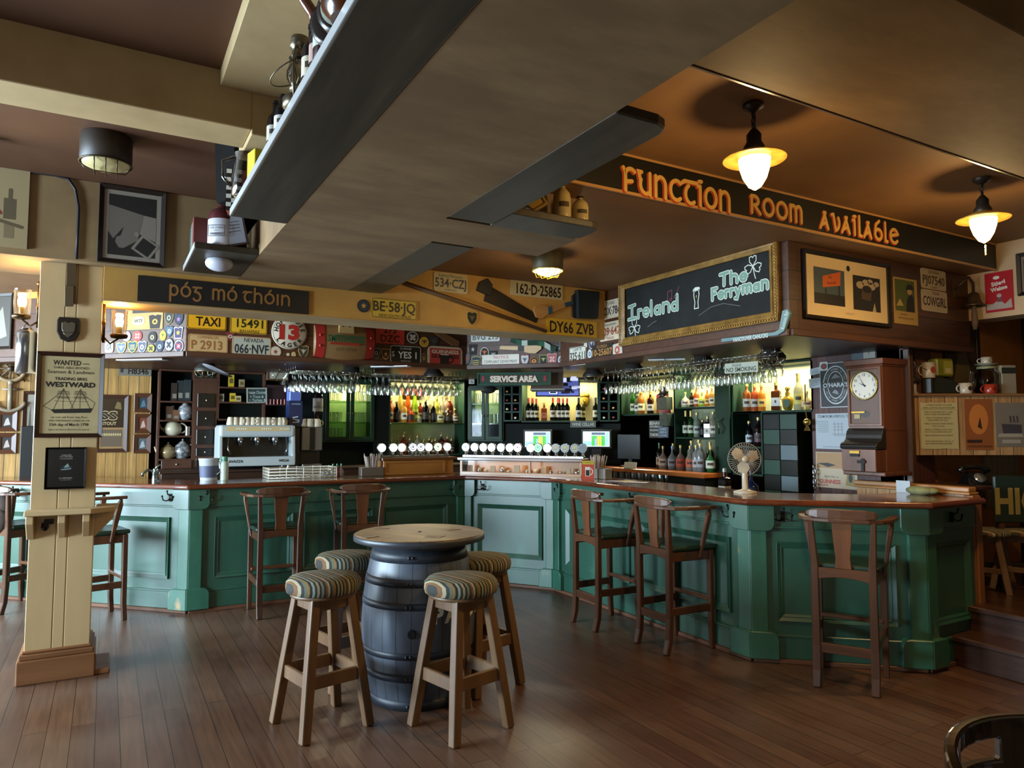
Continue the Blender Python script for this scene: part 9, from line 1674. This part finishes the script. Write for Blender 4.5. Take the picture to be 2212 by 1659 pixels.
q = al(2050, 0.12); m = MB(); m.prism([(-0.14, 0), (0.14, 0), (0.15, 0.05), (0.08, 0.12), (-0.05, 0.15), (-0.14, 0.08)], -0.06, 0.06); tag(m.build('model_train', M('#10140f', 0.4), None, q, ang, bevel=0.01), 'blackish green model vehicle in the middle of the jar shelf', 'model'); m = MB(); m.box(-0.09, 0.09, -0.05, 0.05, 0, 0.15); m.rect(-0.02, 0.08, 0.02, 0.13, -0.0505, 1); m.rect(0.0, 0.06, 0.03, 0.07, -0.051, 2); tag(m.build('tea_tin', [M('#6a6a1c', 0.35), M('#8a8430', 0.4), M('#a89a70', 0.5)], None, (q.x + 0.03, q.y + 0.01, q.z + 0.15), ang + 0.3, bevel=0.012), 'green and yellow tin on top of the dark model', 'tin')
mug('short white mug with dark print on the jar shelf', al(2096, 0.06), 0.05, 0.09, '#a59a88', '#2c2824', 2.7); mug('low red glass mug near the big glass jar', al(2148, 0.05), 0.05, 0.08, '#8a2a18', '#6a1c10', 2.6)
m = MB(); m.lathe([(0.04, 0), (0.012, 0.02), (0.03, 0.07), (0.034, 0.12), (0.015, 0.16), (0.018, 0.19)], seg=16, cap=False); tag(m.build('oil_lamp_glass', clearg, None, al(2117, 0.1)), 'thin clear oil lamp glass behind the short white mug', 'lamp')
t = thing('glass_jar', 'large clear glass jar with a saucer and cup on its lid', 'jar', al(2158, 0.14)); m = MB(); m.lathe([(0.09, 0), (0.1, 0.02), (0.1, 0.17), (0.07, 0.2), (0.07, 0.215)], seg=24); m.build('body', glass('jar_glass', (0.75, 0.68, 0.55), 0.55, 0.12), t); m = MB(); m.lathe([(0.075, 0.215), (0.075, 0.235), (0.001, 0.24)], seg=24); m.build('lid', M('#7a7a5c', 0.4), t)
q = al(2158, 0.14); m = MB(); m.lathe([(0.03, 0.0), (0.085, 0.012), (0.09, 0.016)], seg=24); tag(m.build('saucer', M('#8a8a70', 0.3), None, (q.x, q.y, q.z + 0.241)), 'pale saucer lying on the large glass jar', 'saucer'); mug('small white cup standing on the saucer', (q.x, q.y, q.z + 0.255), 0.042, 0.06, '#a59a88', '#8a8070', 2.2)
m = MB(); m.box(-0.06, 0.06, -0.05, 0.05, 0, 0.24, 0); m.rect(-0.06, 0.06, 0.17, 0.22, -0.0505, 1); tag(m.build('carton', [M('#7c7260', 0.5), M('#1c2018', 0.5)], None, al(2190, 0.1), ang, bevel=0.003), 'tall pale carton with a black band at the jar shelf end', 'carton')
W_AW = Wall(0, 3.5, 0); picture('dark framed old street picture hanging behind the jar shelf', W_AW, (2036, 702, 2112, 860), 0.035, M('#20120a', 0.4), 0.03, d_small('#3a2c18', '#6a5a34'), [M('#2a1c10', 0.5), M('#3d301c', 0.5), M('#6f603c', 0.5)])
m = MB(); u, z, w_, h = W_AW.rect(1960, 640, 1984, 1060); m.box(5.70, 5.76, 3.42, 3.5, 0.37, 2.27); struct('trim_5', m, wood('post', '#3a2214', '#52321e', 'z', 0.4), bevel=0.008)
m = MB(); a = W_AW.on(2118, 985); b = W_AW.on(2195, 1060); m.box(a[0], b[0], 3.47, 3.5, 0.9, a[1]); struct('trim_6', m, planks('alcove_white', '#8f8068', '#a0917a', '#000000', row=0.1, length=3, rot=(R(90), 0, R(90)), r=0.4))
q = at_y(2085, 1045, 3.2); t = thing('side_table', 'dark wooden side table on the raised floor holding the telephone', 'table', (6.05, 3.2, 0.37)); m = MB(); m.box(-0.3, 0.55, -0.2, 0.22, q.z - 0.37 - 0.03, q.z - 0.37); m.build('tabletop', bwood, t, bevel=0.005)
for x in (-0.27, 0.52):
    for y in (-0.17, 0.19): m = MB(); m.cb(x, y, (q.z - 0.40) / 2, 0.045, 0.045, q.z - 0.40); m.build('leg', bwood, t)
t = thing('telephone', 'old black dial telephone with a chrome dial', 'telephone', (q.x, 3.12, q.z), R(-30)); bk = M('#0c0c0c', 0.2)
m = MB(); m.add([(-0.1, -0.09, 0), (0.1, -0.09, 0), (0.1, 0.09, 0), (-0.1, 0.09, 0), (-0.05, -0.01, 0.1), (0.05, -0.01, 0.1), (0.05, 0.06, 0.1), (-0.05, 0.06, 0.1)], [(0, 3, 2, 1), (4, 5, 6, 7), (0, 1, 5, 4), (1, 2, 6, 5), (2, 3, 7, 6), (3, 0, 4, 7)]); m.build('body', bk, t, bevel=0.015, seg=2); m = MB(); m.tube([(-0.11, 0.02, 0.1), (-0.09, 0.02, 0.13), (0, 0.02, 0.14), (0.09, 0.02, 0.13), (0.11, 0.02, 0.1)], [0.03, 0.02, 0.016, 0.02, 0.03], 10); m.build('handset', bk, t)
m = MB(); m.T = Matrix.Translation((0, -0.055, 0.055)) @ Matrix.Rotation(R(-38), 4, 'X'); m.lathe([(0.045, 0.0), (0.045, -0.008), (0.03, -0.012), (0.001, -0.012)], ax='y', seg=20); m.build('dial', M('#a8a8a8', 0.2, 0.9), t)
W_HG = Wall(6.3, 2.78, ang); u, z, w_, h = W_HG.rect(2150, 1028, 2290, 1130); t = on_wall('lettered_board', 'dark green board with big cream capital letters on the raised floor', 'sign', W_HG, (u, z)); m = MB(); m.cb(0, 0.02, 0, w_, 0.03, h); m.build('board', M('#14241e', 0.45), t, bevel=0.01)
u1 = W_HG.on(2152, 1085)[0] - u; m = MB(); m.text('HIGH', u1 + 0.245, z * 0 - h * 0.03, h * 0.52, 0.003, 0, w=0.5, bold=0.04); m.build('lettering', M('#8a7a48', 0.5), t); 
for s in (-0.4, 0.4): m = MB(); m.box(s * w_ - 0.02, s * w_ + 0.02, 0.01, 0.05, -z + 0.37, -h / 2); m.build('support_post', bwood, t)
